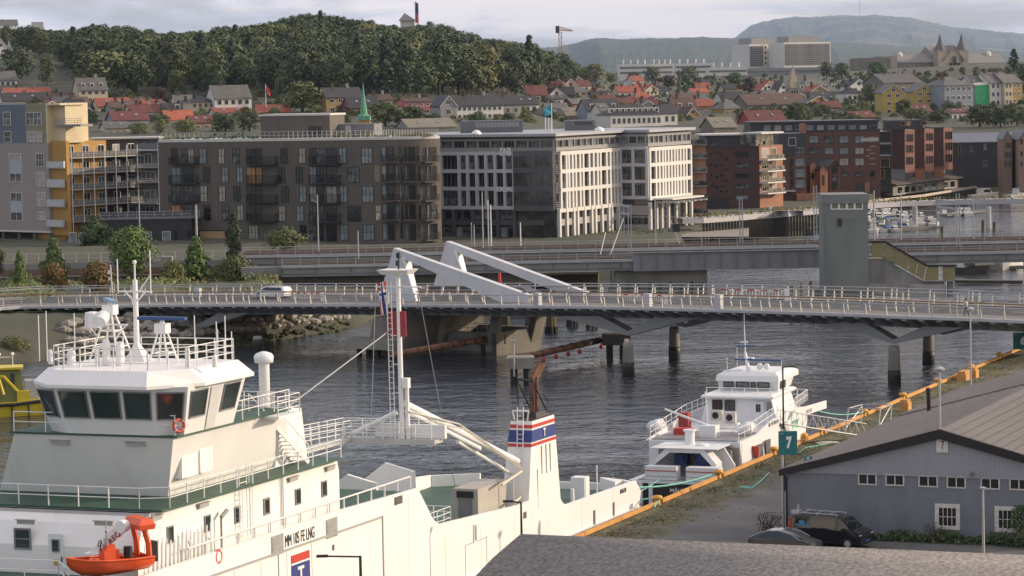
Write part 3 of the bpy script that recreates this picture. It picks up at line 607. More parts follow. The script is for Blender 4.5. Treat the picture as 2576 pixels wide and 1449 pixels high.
for k in range(16):
 u=a[0]-4.6+k*.42;bt.tube((u,.5,8.5),(u+.1,.5,10.1+.15*sin(k)),.045)
for k in range(3):bt.bar((a[0]-1.2,.75+k*.2,9.2),(a[0]+2.2,.75+k*.2,9.2),.14,.05)
for u in(-1,0,1.8):bt.path([(a[0]+u,.7,8.5),(a[0]+u,.7,9.2),(a[0]+u-.5,1.0,9.8)],.05)
bt.build('deck_rack',M_pipe,fy)
bt=MB();a=side(d0,2140,1060,.6)
bt.tube((a[0],.6,8.8),(a[0],.6,10.4),.06);bt.tube((a[0],.6,10.3),(a[0]+.5,.5,10.6),.1);bt.build('search_light',M_grey,fy)
q=side(d0,2080,1215,.2);lifebuoy('orange lifebuoy on the ferry side railing beside the rescue boat',FS.wd((q[0],.05,q[1]-.2)),FS.a)
q=fpt(e0,1810,770,-55.55);lifebuoy('orange lifebuoy hanging below the wheelhouse side window',FS.wd((-55.3,1.12,q[2])),FS.a-.5)
# Norwegian courtesy flag beneath the yard
fp=fpt(c1,1245,400,MU);ff=MB();hh=1.9
W_=lambda x,y:V((MU-.02+.10*sin(x*7+y*2),fp[1]+.30-x*.55-.08*y,fp[2]-.1-y+.12*x))
nx,ny=8,12
for i in range(nx):
 for j in range(ny):
  x0,x1,y0,y1=[k for k in(i/nx,(i+1)/nx,j/ny*hh,(j+1)/ny*hh)]
  fx,fyy=(j+.5)/ny,(i+.5)/nx
  ff.m=2 if abs(fx-.38)<.07 or abs(fyy-.5)<.09 else(1 if abs(fx-.38)<.15 or abs(fyy-.5)<.2 else 0)
  ff.quad(W_(x0,y0),W_(x1,y0),W_(x1,y1),W_(x0,y1))
fo=ff.build('ensign',[M_red,M_pipe,M_blue]);fo.location=FS.o;fo.rotation_euler=(0,0,FS.a);tag(fo,'limp red, white and blue cross flag hanging from the ferry mast yard','flag')
# orange rescue boat on its davit
rbp=V((-62.4,1.15,9.0));RB=thing('rescue_boat','open orange rescue boat with roll bar on the ferry foredeck','rescue boat',FS.wd(rbp),FS.a+pi/2+.95);RB.scale=(.86,.92,.92)
def bsec(x,hw,zk,zg):return[(x,-hw,zg),(x,-hw*.9,zk+.35),(x,0,zk),(x,hw*.9,zk+.35),(x,hw,zg)]
secs=[bsec(-2.3,.82,.15,.85),bsec(-1,.92,.05,.85),bsec(.6,.88,.0,.9),bsec(1.7,.6,.15,.98),bsec(2.35,.2,.5,1.08),bsec(2.6,.03,.8,1.12)]
h=MB();h.loft(secs,close=False);h.quad(*[V(p)for p in secs[0]]);h.build('hull',M_orange,RB,True)
i_=MB();i_.loft([[(x,-w*.85,z-.1),(x,-w*.6,.45),(x,w*.6,.45),(x,w*.85,z-.1)]for x,w,z in((-2.2,.82,.85),(0,.9,.88),(1.6,.6,.95))],close=False);i_.build('inner_floor',mat('orange_dark',(.50,.07,.03),.6,.1,1),RB)
h=MB();
for y in(-1,1):h.path([(s[0][0],s[0][1]*y*-1 if y>0 else s[0][1],s[0][2])for s in secs],.06,6)
h.build('gunwale',M_orange,RB)
h=MB();h.box((-.4,-.32,.5),(.5,.32,1.35));h.box((-.2,-.25,1.35),(.3,.25,1.6));h.box((-1.3,-.3,.45),(-.7,.3,.95));h.build('console',M_orange,RB)
h=MB()
for y in(-.72,.72):h.path([(-2.0,y,.8),(-1.95,y,1.6),(-1.75,y*.94,2.35)],.17,8)
h.loft([[(-2.25,-.95,2.3),(-1.35,-.95,2.3),(-1.35,.95,2.3),(-2.25,.95,2.3)],[(-2.3,-1.0,2.55),(-1.3,-1.0,2.55),(-1.3,1.0,2.55),(-2.3,1.0,2.55)],[(-2.1,-.85,2.85),(-1.5,-.85,2.85),(-1.5,.85,2.85),(-2.1,.85,2.85)]]);h.build('roll_bar',M_orange,RB)
h=MB();h.box((-2.75,-.28,.5),(-2.3,.28,1.55));h.tube((.55,0,1.3),(.55,0,1.75),.03);h.torus((.6,0,1.7),(1,0,.4),.17,.03,10,4);h.lathe((-.9,.35,.9),[(.25,0),(.25,.55)],8);h.build('outboard_engine',M_black,RB)
h=MB();h.tube((.2,0,1.6),(.2,0,2.9),.03);h.ball((.2,0,2.3),.09);h.lathe((.2,0,1.55),[(.14,0),(.1,.4)],8);h.build('lifting_sling',M_galv,RB)
h=MB()
for k in range(5):
 x=-2+k*.7
 for q in range(4):h.tube((x+q*.17,-.95,.72-.1*sin(q*pi/4)),(x+(q+1)*.17,-.95,.72-.1*sin((q+1)*pi/4)),.018,4)
h.build('grab_line',M_pipe,RB)
dv=MB();p0=fpt(d0,900,1260,-61.6);p1=fpt(d0,1190,960,-61.6);dv.box((-61.9,p0[1]-.4,8.5),(-61.2,p0[1]+.4,p0[2]+.2));dv.bar((-61.6,p0[1],p0[2]),(-61.6,p1[1],p1[2]),.3,.48);dv.tube((-61.45,p1[1]-.02,p1[2]),(-61.95,p1[1]-.02,p1[2]),.3,12);o=dv.build('davit',M_white,fy)
an=atan2(p1[2]-p0[2],-(p1[1]-p0[1]));mid=(p0+p1)/2
me=text_mesh('NOREQ',.4,mat('maroon_letter',(.22,.02,.03)));t_=place('davit_lettering',me,fy,(-61.77,mid[1]-.25,mid[2]+.1));t_.matrix_local=Matrix.Translation((-61.78,mid[1]-.22,mid[2]+.02))@Matrix.Rotation(-pi/2,4,'Z')@Matrix.Rotation(pi/2,4,'X')@Matrix.Rotation(an,4,'Z')
# ================================================================ on and along the quay
M_yel=mat('kerb_orange_paint',(.46,.20,.05),.75,.3,1.1,.3,c2=(.64,.32,.08),thr=(.25,.6));M_yelb=mat('bollard_yellow',(.66,.34,.06),.6,.25,2,.1)
qk=thing('quay_kerb','long orange painted timber kerb along the quay edge','kerb',fr=FQ,z=2.5)
bol_u=[-14,8.6,22.4,36.4,49.6,63.2,76.6,89.7,103.4,116.2,130]
bm={}
for a,b in zip(bol_u,bol_u[1:]):
 n=3;L_=(b-a-1.5)/n
 key=round(L_,1)
 if key not in bm:bm[key]=MB().prism([(.03,.05),(key-.03,.05),(key-.03,.28),(.03,.28)],.03,.27).mesh('beam',M_yel)
 for k in range(n):place('beam',bm[key],qk,(a+.75+k*L_,-.2,random.random()*.02))
BL=['yellow bollard with a turquoise rope end beside the ferry stern','yellow mushroom bollard beside the workboat stern','yellow bollard by the workboat side below the sign board','yellow bollard behind the aluminium gangway','yellow bollard past the gangway where grass grows on the quay','yellow bollard behind the black roof pipe','yellow bollard with a dark tyre behind the tall lamp post','yellow bollard next to the orange concrete blocks','orange bollard near the turquoise number six board']
proto=None
def mk_bollard(loc,label):
 o=thing('bollard',label,'bollard',loc,0,'yellow mooring bollards along the quay edge')
 MB().lathe((0,0,0),[(.24,0),(.2,.1),(.2,.38)],10).build('base',M_yelb,o,True);m=MB();m.lathe((0,0,0),[(.2,.36),(.36,.42),(.38,.52),(.32,.62),(.1,.66)],12);m.build('cap',M_yelb,o,True);return o
for u,l in zip(bol_u[1:10],BL):
 p=FQ.wd((u,.02,2.5))
 proto=mk_bollard(p,l)if proto is None else dup(proto,p,label=l);proto['label']=proto['label']
for x,y,w_,l,s in((1357,795,1.0,'orange concrete block standing alone on the quay behind the warehouse eave',(1.2,.8,1.0)),(1960,478,1.2,'long orange concrete block left of the far lamp post',(2.2,.9,.9)),(2050,455,1.2,'orange concrete block behind the far lamp post',(1.3,.9,1.0))):
 p=on_z(*e3(x,y),2.5);b_=MB();b_.box((-s[0]/2,-s[1]/2,0),(s[0]/2,s[1]/2,s[2]-.25));b_.box((-s[0]/2+.08,-s[1]/2+.08,s[2]-.25),(s[0]/2-.08,s[1]/2-.08,s[2]))
 tag(b_.build('concrete_block',mat('block_orange',(.52,.26,.08),.8,.2,1.5,.1),loc=p,rz=FQ.a),l,'block','orange blocks on the quay')
# warehouse
GU,GW0,GW1,GR,ZE,ZR,ZC=-1.83,-12.43,-32.6,-22.51,6.72,9.55,6.56
M_wall=mat('grey_render',(.185,.197,.225),.9,.14,.35,.25,st=(1,1,.5),det=8);weather(M_wall,(.10,.10,.105),.55,.75,.5,.3,(1,1,.4));M_corr=mat('corrugated_sheet',(.27,.285,.31),.6,.10,.3,st=(1,1,.2));M_fas=mat('tarred_fascia',(.016,.013,.014),.7,.3,1.5,.1)
M_wroof=mat('roof_felt',(.155,.142,.138),.9,.14,.25,.15,st=(.25,1,1),det=8)
FW=thing('warehouse','grey rendered quay warehouse with corrugated gable and long low pitched roof','warehouse',fr=FQ)
w=MB();w.cross([(GW1,2.5),(GW1,ZC),(GW0,ZC),(GW0,2.5)],GU,47.2);w.build('wall',M_wall,FW)
cl=MB();n=148;pts=[]
for i in range(n+1):
 ww=lerp(GW0-.1,GW1+.1,i/n);top_=ZR-.28-(ZR-ZE)*abs(ww-GR)/(GR-GW1 if ww<GR else GW0-GR);pts.append((ww,top_,(.035 if i%2 else.0)))
for(w0,t0,o0),(w1,t1,o1)in zip(pts,pts[1:]):cl.quad((GU-.03-o0,w0,ZC),(GU-.03-o1,w1,ZC),(GU-.03-o1,w1,max(t1,ZC+.02)),(GU-.03-o0,w0,max(t0,ZC+.02)))
cl.box((GU-.08,GW1,ZC-.05),(GU-.002,GW0,ZC));cl.build('corrugated_cladding',M_corr,FW)
def slope(w0,z0,w1,z1,u0,u1,t):return[(u0,w0,z0),(u1,w0,z0),(u1,w1,z1),(u0,w1,z1)],t
for nm,wa,za,wb,zb_ in(('roof_slope',GW0+.35,ZE+.02,GR,ZR),('roof_slope',GR,ZR,GW1-.35,ZE+.02)):
 r=MB();r.cross([(wa,za),(wb,zb_),(wb,zb_-.12),(wa,za-.12)],GU-.3,28.0);r.cross([(wa,za+.10),(wb,zb_+.10),(wb,zb_-.1),(wa,za-.1)],28.0,47.6);r.build(nm,M_wroof,FW)
sm=MB()
for k in range(1,16):
 for wa,za,sg in((GW0+.35,ZE,1),(GW1-.35,ZE,-1)):
  f=k/16;ww=lerp(wa,GR,f);zz_=lerp(za,ZR,f)+.02;o=.10
  sm.box((GU-.3,ww-.02,zz_),(28,ww+.02,zz_+.025));sm.box((28.02,ww-.02,zz_+o),(47.6,ww+.02,zz_+o+.025))
sm.build('roof_seam',mat('seam_felt',(.13,.12,.117),.9,.2,.5),FW)
for nm,wa,wb in(('fascia',GW0+.42,GR),('fascia',GW1-.42,GR)):
 f=MB();za,zb_=ZE-.02,ZR+.02;f.cross([(wa,za),(wb,zb_),(wb,zb_-.62),(wa,za-.42)]if wa>wb else[(wb,zb_),(wa,za),(wa,za-.42),(wb,zb_-.62)],GU-.36,GU-.1);f.build(nm,M_fas,FW)
f=MB();f.tube((GU-.3,GW0+.4,ZE-.15),(47.6,GW0+.4,ZE-.05),.09,6);f.path([(GU-.2,GW0+.35,ZE-.2),(GU-.06,GW0+.02,ZE-.5),(GU-.06,GW0+.02,2.5)],.06);f.build('gutter',M_fas,FW)
M_fw=mat('weathered_white_frame',(.60,.57,.53),.7,.2,3)
for x0,y0,x1,y1 in((975,455,1155,560),(1240,462,1420,568),(1558,475,1745,580),(1832,485,2015,592),(2160,497,2343,603),(2437,505,2620,610)):
 a,b=FQ.cr(*d3(x0,y1),GU),FQ.cr(*d3(x1,y0),GU);window(FW,(GU,(a[1]+b[1])/2,(a[2]+b[2])/2),abs(b[1]-a[1]),b[2]-a[2],M_fw,M_glass,.08,1,0,rz=-pi/2)
for x0,y0,x1,y1 in((1718,750,1958,990),(2295,775,2540,1015)):
 a,b=FQ.cr(*d3(x0,y1),GU),FQ.cr(*d3(x1,y0),GU);o=window(FW,(GU,(a[1]+b[1])/2,(a[2]+b[2])/2),abs(b[1]-a[1]),b[2]-a[2],M_fw,mat('dim_glass',(.02,.018,.015),.2,.4,2),.24,0,0,rz=-pi/2,name='barred_window')
 g=MB();W2=abs(b[1]-a[1])/2-.24;H2=(b[2]-a[2])/2-.24
 for k in range(5):x=-W2+2*W2*k/4;g.box((x-.02,-.05,-H2),(x+.02,-.02,H2))
 for k in range(3):z=-H2+2*H2*k/2;g.box((-W2,-.055,z-.018),(W2,-.022,z+.018))
 g.build('window_bars',M_fw,o)
a,b=FQ.cr(*d3(1733,245),GU),FQ.cr(*d3(1845,110),GU)
sg=MB().box((-abs(b[1]-a[1])/2,-.06,-(b[2]-a[2])/2),(abs(b[1]-a[1])/2,0,(b[2]-a[2])/2)).build('number_board',M_fw,FW,loc=(GU-.08,(a[1]+b[1])/2,(a[2]+b[2])/2),rz=-pi/2)
lettering('7',.6,M_black,sg,(0.03,-.075,0),high=.5,wide=.2,name='number',bold=.008)
sm=MB()
for x,y,r_ in((2080,450,.12),(1900,155,.05)):c=FQ.cr(*d3(x,y),GU);sm.tube((GU-.08,c[1],c[2]),(GU-.25,c[1],c[2]-.05),r_,8);
sm.build('wall_lamp',M_grey,FW)
p=FQ.pl(*e3(1600,780),-15.2);vp=MB();vp.tube((p[0],-15.2,7.4),(p[0]-.15,-15.2,9.0),.16,8);vp.lathe((p[0]-.15,-15.2,9.0),[(.2,0),(.2,.2),(.05,.3)],8);vp.build('vent_pipe',M_black,FW)
# foreground felt roof with a rounded eave
FB_=thing('foreground_building','low building with rounded barrel roof of weathered grey felt at the bottom edge','building',fr=FQ)
U1=-45.25;pr=[(-68,1.6),(-64,2.8),(-60,4.4),(-56,6.2),(-53.5,7.1),(-51.3,7.79),(-50.5,8.0),(-49.1,8.32),(-47.4,8.61),(-45.25,8.96),(-45.25,8.6),(-66,1.6)]
M_gravel=mat('stone_chip_felt',(.13,.122,.118),.95,.3,4.5,.9,c2=(.27,.255,.245),thr=(.36,.64),det=10,bsc=9)
MB().extr(pr,-44,-11.3).build('felt_roof',M_gravel,FB_,True);MB().extr([(U1-.2,2.5),(U1-.2,8.6),(-64,2.6),(-64,2.5)],-43.5,-11.8).build('wall',M_wall,FB_)
# lamp posts
def lamp(label,base,h,arm,rz,m=M_galv,r=.09,style=0):
 o=thing('lamp_post',label,'lamp post',base,rz,'lamp posts on the quay')
 MB().tube((0,0,0),(0,0,h),r*1.15,8,r*.7).build('post',m,o)
 q=MB()
 if style==1:q.lathe((0,0,h),[(.08,0),(.3,.08),(.34,.22),(.12,.36)],10)
 else:q.tube((0,0,h-.05),(-arm,0,h+.03),.05);q.box((-arm-.35,-.14,h-.02),(-arm+.25,.14,h+.10))
 q.build('lamp_head',m if style==0 else M_galv,o);return o
p=FQ.lv(*d3(1782,1085),2.5);q=FQ.cr(*e3(1715,395),p[0]);lamp('tall slim grey lamp post in front of the warehouse gable apex',FQ.wd((p[0]-.2,p[1],2.5)),q[2]-2.5,0,0,style=1)
p=FQ.cr(*d3(2185,1215),-9.0);q=FQ.cr(*d3(2172,600),-9.);lamp('shorter lamp post standing by the lower barred warehouse windows',FQ.wd((-9,p[1],2.5)),q[2]-2.5,.0,FQ.a+.6,M_galv)
p=FQ.pl(*e3(2030,512),-9);q=FQ.pl(*c3(2052,690),-9);lamp('far lamp post on the quay beside the orange blocks',FQ.wd((p[0],-9,2.5)),q[2]-2.5,0,0,style=1)
p=FQ.pl(*e1(1895,1380),-6.5);q=FQ.pl(*e1(1855,570),-6.5);lamp('dark thin lamp post with flat head rising behind the turquoise number seven board',FQ.wd((p[0],-6.5,2.5)),q[2]-2.5,.9,FQ.a+1.2,M_black,.08)
p=FQ.pl(*e4(1547,385),-3);lamp('black lamp post with a long flat arm in front of the ferry hull emblem',FQ.wd((p[0],-3,2.5)),p[2]-2.5,1.9,.05,M_black,.1)
p=FQ.pl(*d2(138,1240),-3);lamp('black lamp post with flat head in front of the ferry funnel',FQ.wd((p[0],-3,2.5)),p[2]-2.5,.7,-.05,M_black,.08)
# numbered sign boards
M_turq=mat('turquoise_board',(.015,.16,.175),.5,.1,1);M_turq2=mat('turquoise_post',(.02,.22,.24),.5,.1,1)
def board(label,txt,bl,tr,post_x,u,rz):
 a,b=FQ.cr(*bl,u),FQ.cr(*tr,u);W_,H_=abs(b[1]-a[1])/cos(rz),b[2]-a[2]
 o=thing('sign_board',label,'sign',FQ.wd((u,(a[1]+b[1])/2,2.5)),FQ.a-pi/2+rz,'turquoise numbered berth boards')
 zc_=(a[2]+b[2])/2-2.5
 MB().box((-W_/2,-.06,zc_-H_/2),(W_/2,.06,zc_+H_/2)).build('board',M_turq,o)
 lettering(txt,1,M_pipe,o,(W_*.05,-.075,zc_),high=H_*.52,wide=W_*.30,name='number',bold=.06);lettering('Brattøra',.12,M_pipe,o,(-W_*.34,-.07,zc_+H_*.40),wide=W_*.22,name='small_lettering')
 m=MB();m.tube((post_x,.12,0),(post_x,.12,zc_+H_/2+.1),.09,8);m.build('post',M_galv,o)
 return o
o=board('turquoise board with a white 7 beside the warehouse corner','7',d3(215,268),d3(375,45),-.35,-1.2,.35)
f=MB()
for x in(1.15,1.5):f.box((x-.07,.5,1.2),(x+.07,.64,4.9))
for z in(2.2,3.0,4.0):f.box((1.15,.52,z),(1.5,.6,z+.08))
f.build('frame_post',M_turq2,o)
board('turquoise board with a white 6 at the right picture edge','6',c3(2475,1055),c3(2640,895),.2,121.3,.2)
# gangway of aluminium trusses between quay and workboat bow
gw=thing('gangway','aluminium truss gangway lying from the quay to the workboat','gangway',fr=FQ)
A,B=V((41.5,1.2,4.4)),V((47.5,-4.2,2.75));t_=MB();d=(B-A);sd_=d.cross(V((0,0,1))).normalized()*.45;up=V((0,0,1.05))
for s_ in(-1,1):
 t_.tube(A+sd_*s_,B+sd_*s_,.075,6);t_.tube(A+sd_*s_+up,B+sd_*s_+up,.045,6)
 for k in range(9):
  p,q=A.lerp(B,k/8)+sd_*s_,A.lerp(B,min(1,(k+.5)/8))+sd_*s_;t_.tube(p,p+up,.025,5);t_.tube(q+up if k%2 else q,A.lerp(B,min(1,(k+1)/8))+sd_*s_+(V()if k%2 else up),.025,5)
t_.build('truss',mat('aluminium',(.55,.54,.52),.4,.08,1,metal=.4),gw);t_=MB();t_.add([A-sd_,A+sd_,B+sd_,B-sd_,A-sd_-V((0,0,.06)),A+sd_-V((0,0,.06)),B+sd_-V((0,0,.06)),B-sd_-V((0,0,.06))],[(0,1,2,3),(7,6,5,4),(0,4,5,1),(2,6,7,3)]);t_.build('gangway_floor',M_grey,gw)
fr2=thing('scaffold_frame','folded grey metal trestle frame on the grassy quay behind the gangway','frame',fr=FQ);t_=MB()
for k,(u,w_)in enumerate(((53,-1.2),(56,-1.6),(56.5,-4),(53.5,-3.8))):t_.tube((u,w_,2.5),(u+.4,w_-.1,4.3),.05);t_.tube((u+.4,w_-.1,4.3),((53,56,56.5,53.5)[(k+1)%4]+.4,(-1.2,-1.6,-4,-3.8)[(k+1)%4]-.1,4.3),.045)
t_.tube((53,-1.2,2.7),(56.8,-1.6,4.2),.04);t_.tube((53.5,-3.8,2.7),(56.9,-4,4.2),.04);t_.build('trestle',M_galv,fr2)
wp=on_z(*e3(560,1128),2.55);tag(MB().box((-.9,-.35,0),(.9,.35,.06)).box((-.6,-.25,.06),(.5,.3,.11)).build('white_sheet',M_fw,loc=wp,rz=.3),'crumpled pale sheet lying on the quay by the gangway foot','sheet')
# ropes
def rope(label,pts,r=.05,m=M_rope,sag=0.):
 P_=[]
 for a,b in zip(pts,pts[1:]):
  for k in range(8):t=k/8;P_.append(V(a).lerp(V(b),t)-V((0,0,sag*4*t*(1-t))))
 P_.append(V(pts[-1]));o=MB().path([p-P_[0]for p in P_],r,5).build('mooring_rope',m,loc=P_[0]);return tag(o,label,'rope','turquoise mooring ropes')
fe=FQ.wd
rope('thick turquoise rope from the ferry end to the second bollard',[fe((11.3,4.2,3.3)),fe((22.3,.2,2.9))],.07,sag=.45)
rope('thin turquoise rope hanging below the thick one at the ferry end',[fe((11.3,5.4,2.6)),fe((17,5.0,1.9)),fe((26.,5.4,2.2))],.035,sag=.25)
rope('turquoise rope end lying over the kerb at the first bollard',[fe((9.8,1.8,2.6)),fe((9.4,.1,2.92)),fe((7.0,-.3,2.56))],.06)
rope('loose turquoise rope snaking over the quay asphalt',[on_z(*e2(1720,875),2.54),on_z(*e2(1640,960),2.54),on_z(*e2(1530,1050),2.54),on_z(*e2(1500,1068),2.54),on_z(*e2(1370,1050),2.54),on_z(*e2(1500,1045),2.56)],.05)
rope('turquoise rope from the workboat bow over the kerb far along the quay',[fe((53.6,1.3,4.0)),fe((63.2,-.1,2.95))],.05,sag=.3)
rope('pale turquoise rope lying beside the workboat on the grass',[fe((36.5,-.8,2.54)),fe((38,-1.6,2.54)),fe((41,-1.2,2.54)),fe((44,-2.3,2.54))],.045)
for i,(p,l)in enumerate((((40.6,-.35,2.72),'orange fender float on the kerb beside the number seven board'),((45.2,.1,2.9),'orange fender float behind the gangway truss'))):
 tag(MB().ball((0,0,0),.32,10,6,(1.7,1,1)).build('fender_float',M_yelb,loc=fe(p),rz=FQ.a,smooth=True),l,'fender')
# ---------------------------------------------------------------- the workboat
wb=thing('workboat','white high sided workboat with open stern moored beyond the ferry','workboat',fr=FQ)
M_wb=white('workboat_white',(.70,.71,.72));M_dkg=mat('deck_grey',(.24,.235,.24),.7,.15,.6);M_hullblk=mat('black_hull',(.012,.014,.017),.35,.2,.5)
h=MB();h.loft([[(25.6,.75,-1),(25.6,.75,1.65),(25.6,8.0,1.65),(25.6,8.0,-1)],[(40,.75,-1),(40,.75,1.9),(40,8.3,1.9),(40,8.3,-1)],[(48,1.1,-1),(48,.85,2.6),(48,8.1,2.6),(48,7.8,-1)],[(53,3.2,-1),(54.6,2.6,3.2),(54.6,6.3,3.2),(53,5.8,-1)]]);h.build('hull',M_hullblk,wb)
h=MB();h.box((25.4,.7,1.55),(31,8.1,1.75))
h.loft([[(30.6,.72,1.75),(30.6,.95,4.15),(30.6,8.25,4.15),(30.6,8.3,1.75)],[(40,.72,1.9),(40,1.0,4.3),(40,8.5,4.3),(40,8.4,1.9)],[(48,.85,2.6),(48,1.0,4.35),(48,8.3,4.35),(48,8.2,2.6)],[(54.4,2.8,3.0),(55.2,2.6,4.15),(55.2,6.1,4.15),(54.4,6.1,3.0)]]);h.build('topsides',M_wb,wb)
g=MB();g.box((30.8,1.2,4.17),(40.8,8.1,4.24));g.box((25.5,1.4,1.76),(30.6,7.4,1.80));g.build('deck',M_dkg,wb)
b_=MB();b_.extr([(30.6,4.15),(34.5,4.2),(39,4.9),(41.5,5.0),(41.5,4.3),(30.6,4.1)],.95,1.05);b_.extr([(44,4.3),(46,5.0),(54.9,4.75),(54.9,4.1)],.98,1.06);b_.extr([(30.6,4.15),(40,5.1),(46,5.2),(54.9,4.75),(54.9,4.1),(30.6,4.1)],8.4,8.5);b_.build('bulwark',M_wb,wb)
for w0,w1 in((4.35,6.85),(1.0,3.6)):
 k_=MB();k_.box((25.55,w0,1.76),(26.5,w1,2.8));o=k_.build('stern_locker',M_wb,wb);k_=MB();k_.box((25.52,w0,2.45),(25.549,w1,2.52));k_.build('red_stripe',M_red,o);k_=MB();k_.box((25.53,w0,2.05),(25.549,w1,2.08));k_.build('locker_seam',M_grey,o)
gt=MB()
for s_ in((6.95,1.8,5.75,3.95),(1.75,1.8,2.7,3.95)):
 pl=[(s_[0],s_[1]),(s_[0],2.9),(s_[2],s_[3]),(s_[2]+(-.35 if s_[2]>4 else.35),s_[3]-.25),(s_[0]+(-.35 if s_[2]>4 else.35),2.75),(s_[0]+(-.35 if s_[2]>4 else.35),1.8)]
 gt.cross(pl,27.2,28.6)
gt.cross([(5.75,3.95),(2.7,3.95),(3.05,3.68),(5.4,3.68)],27.2,28.6);gt.cross([(6.9,3.98),(1.6,3.98),(1.6,4.04),(6.9,4.04)],27.0,30.6);gt.build('stern_gantry',M_wb,wb)
eq=MB();
for w0 in(4.6,2.9):eq.box((28.8,w0,2.5),(29.6,w0+1.0,3.3))
eq.build('blue_winch_box',M_blue,wb);eq=MB();eq.path([(28.7,4.1,3.6),(28.6,3.9,3.1),(28.5,4.2,2.7),(27.6,3.5,2.2)],.06);eq.path([(28.7,4.9,3.6),(28.6,4.8,3.0),(28.6,4.4,2.6)],.05);eq.build('black_hose',M_black,wb)
eq=MB();eq.box((29.8,1.4,1.8),(30.4,7.2,3.6));eq.build('winch_recess',M_grey,wb)
eq=MB();eq.lathe((29.6,4.6,4.04),[(.38,0),(.38,.95),(.5,1.0),(.5,1.12)],14);eq.build('round_vent',M_wb,wb);eq=MB();eq.lathe((29.0,3.4,4.04),[(.5,0),(.45,.12),(.1,.2)],12);eq.build('hatch',M_wb,wb)
eq=MB();eq.cross([(3.3,4.0),(1.9,4.0),(1.0,2.6),(1.0,1.8),(3.3,1.8)],29.4,29.6);eq.build('side_wing',M_wb,wb)
eq=MB();eq.box((30.52,1.0,1.8),(30.6,1.85,3.75));eq.build('beige_door',mat('beige_door',(.32,.29,.25),.6,.1,1),wb)
eq=MB();eq.box((30.5,.75,1.8),(30.59,.78,4.1));eq.box((30.5,2.1,1.8),(30.58,8.2,4.1));eq.build('aft_bulkhead',M_wb,wb)
lettering('MÅULNER',.42,M_pipe,wb,(25.585,3.9,1.02),rz=-pi/2,wide=2.0,high=.34,name='name_lettering',bold=.01);lettering('STAVANGER',.3,M_pipe,wb,(25.585,3.9,.52),rz=-pi/2,wide=1.9,high=.26,name='port_lettering',bold=.01)
f=MB()
for w_ in(7.0,6.2):f.box((25.3,w_,-.5),(25.58,w_+.28,1.6))
f.build('stern_fender',M_wb,wb)
o_=MB();o_.box((33.9,.68,1.95),(35.8,.73,3.5));o_.box((36.6,.68,2.0),(37.8,.73,3.6));o_.build('side_opening',mat('opening_dark',(.10,.10,.11),.7,.2,1),wb)
s_=MB();s_.box((38.2,.93,4.45),(38.6,.945,4.75));s_.build('emblem',mat('navy',(.03,.03,.08)),wb);lettering('NORLED',.4,M_grey,wb,(39.9,.935,4.62),wide=1.9,high=.3,name='side_lettering',bold=.01)
lettering('8038',.4,M_grey,wb,(49.6,.97,4.45),wide=1.6,high=.3,name='bow_lettering')
# houses of the workboat
h=MB();h.loft([[(41,1.0,4.25),(48.5,1.5,4.25),(48.5,7.6,4.25),(41,7.5,4.25)],[(41.2,1.65,6.35),(47.5,1.9,6.35),(47.5,7.0,6.35),(41.2,6.95,6.35)]]);h.build('deck_house',M_wb,wb)
h=MB();h.loft([[(40.7,1.35,6.35),(48,1.6,6.35),(48,7.3,6.35),(40.7,7.3,6.35)],[(40.7,1.3,6.5),(48,1.5,6.5),(48,7.35,6.5),(40.7,7.35,6.5)],[(41.3,1.6,6.65),(47.8,1.7,6.65),(47.8,7.1,6.65),(41.3,7.1,6.65)]]);h.build('house_roof',M_wb,wb)
h=MB();h.loft([[(44.2,1.95,6.65),(49,2.3,6.65),(49,6.5,6.65),(44.2,6.9,6.65)],[(43.9,1.85,7.45),(49.6,2.2,7.45),(49.6,6.6,7.45),(43.9,6.95,7.45)]]);h.build('wheelhouse',M_wb,wb)
h=MB();h.loft([[(43.7,1.75,7.42),(49.9,1.9,7.42),(49.9,6.9,7.42),(43.7,7.05,7.42)],[(43.8,1.8,7.85),(49.8,1.9,7.85),(49.8,6.9,7.85),(43.8,7.0,7.85)],[(44.3,2.2,8.12),(49.3,2.3,8.12),(49.3,6.6,8.12),(44.3,6.6,8.12)]]);h.build('wheelhouse_roof',M_wb,wb)
for a,b in((6.45,5.6),(5.4,4.3),(3.6,2.6),(4.15,3.75)):window(wb,(43.95,(a+b)/2,7.1),a-b,.48,M_black,mat('pale_glass',(.25,.25,.24),.15,.5,1.2,c2=(.02,.02,.02)),.07,0,0,rz=-pi/2)
o_=MB();o_.extr([(44.6,6.75),(44.6,7.4),(46.2,7.4),(46.2,6.75)],1.9,1.93);o_.build('side_window',M_whglass,wb)
for a,b in((6.5,5.65),(5.45,4.6)):window(wb,(41.08,(a+b)/2,5.75),a-b,.85,M_black,M_whglass,.05,0,0,rz=-pi/2)
o=MB().box((-.45,-.05,-.9),(.45,0,.9)).build('house_door',M_wb,wb,loc=(41.05,2.65,5.2),rz=-pi/2);window(o,(0,-.05,.4),.36,.6,M_black,M_whglass,.05)
o_=MB();o_.box((41.06,1.55,5.3),(41.1,2.0,6.1));o_.build('vent_panel',M_dkg,wb)
for w_,z,s in((5.2,4.9,.92),(4.05,4.75,.85)):
 o=MB().box((0,-s/2,-.02),(.4,s/2,.78)).build('air_conditioner',mat('ac_cream',(.55,.52,.46),.5,.08,1),wb,loc=(38,w_,z));q=MB();q.torus((-.02,.06,.38),(1,0,0),.22,.05,14,4);q.tube((-.015,.06,.38),(.0,.06,.38),.22,14);q.build('fan_grille',M_black,o)
ac=MB();ac.box((37.8,3.4,4.55),(38.6,5.9,4.7));ac.box((37.8,3.4,4.2),(37.9,3.5,4.6));ac.box((37.8,5.8,4.2),(37.9,5.9,4.6));ac.build('rack',M_wb,wb)
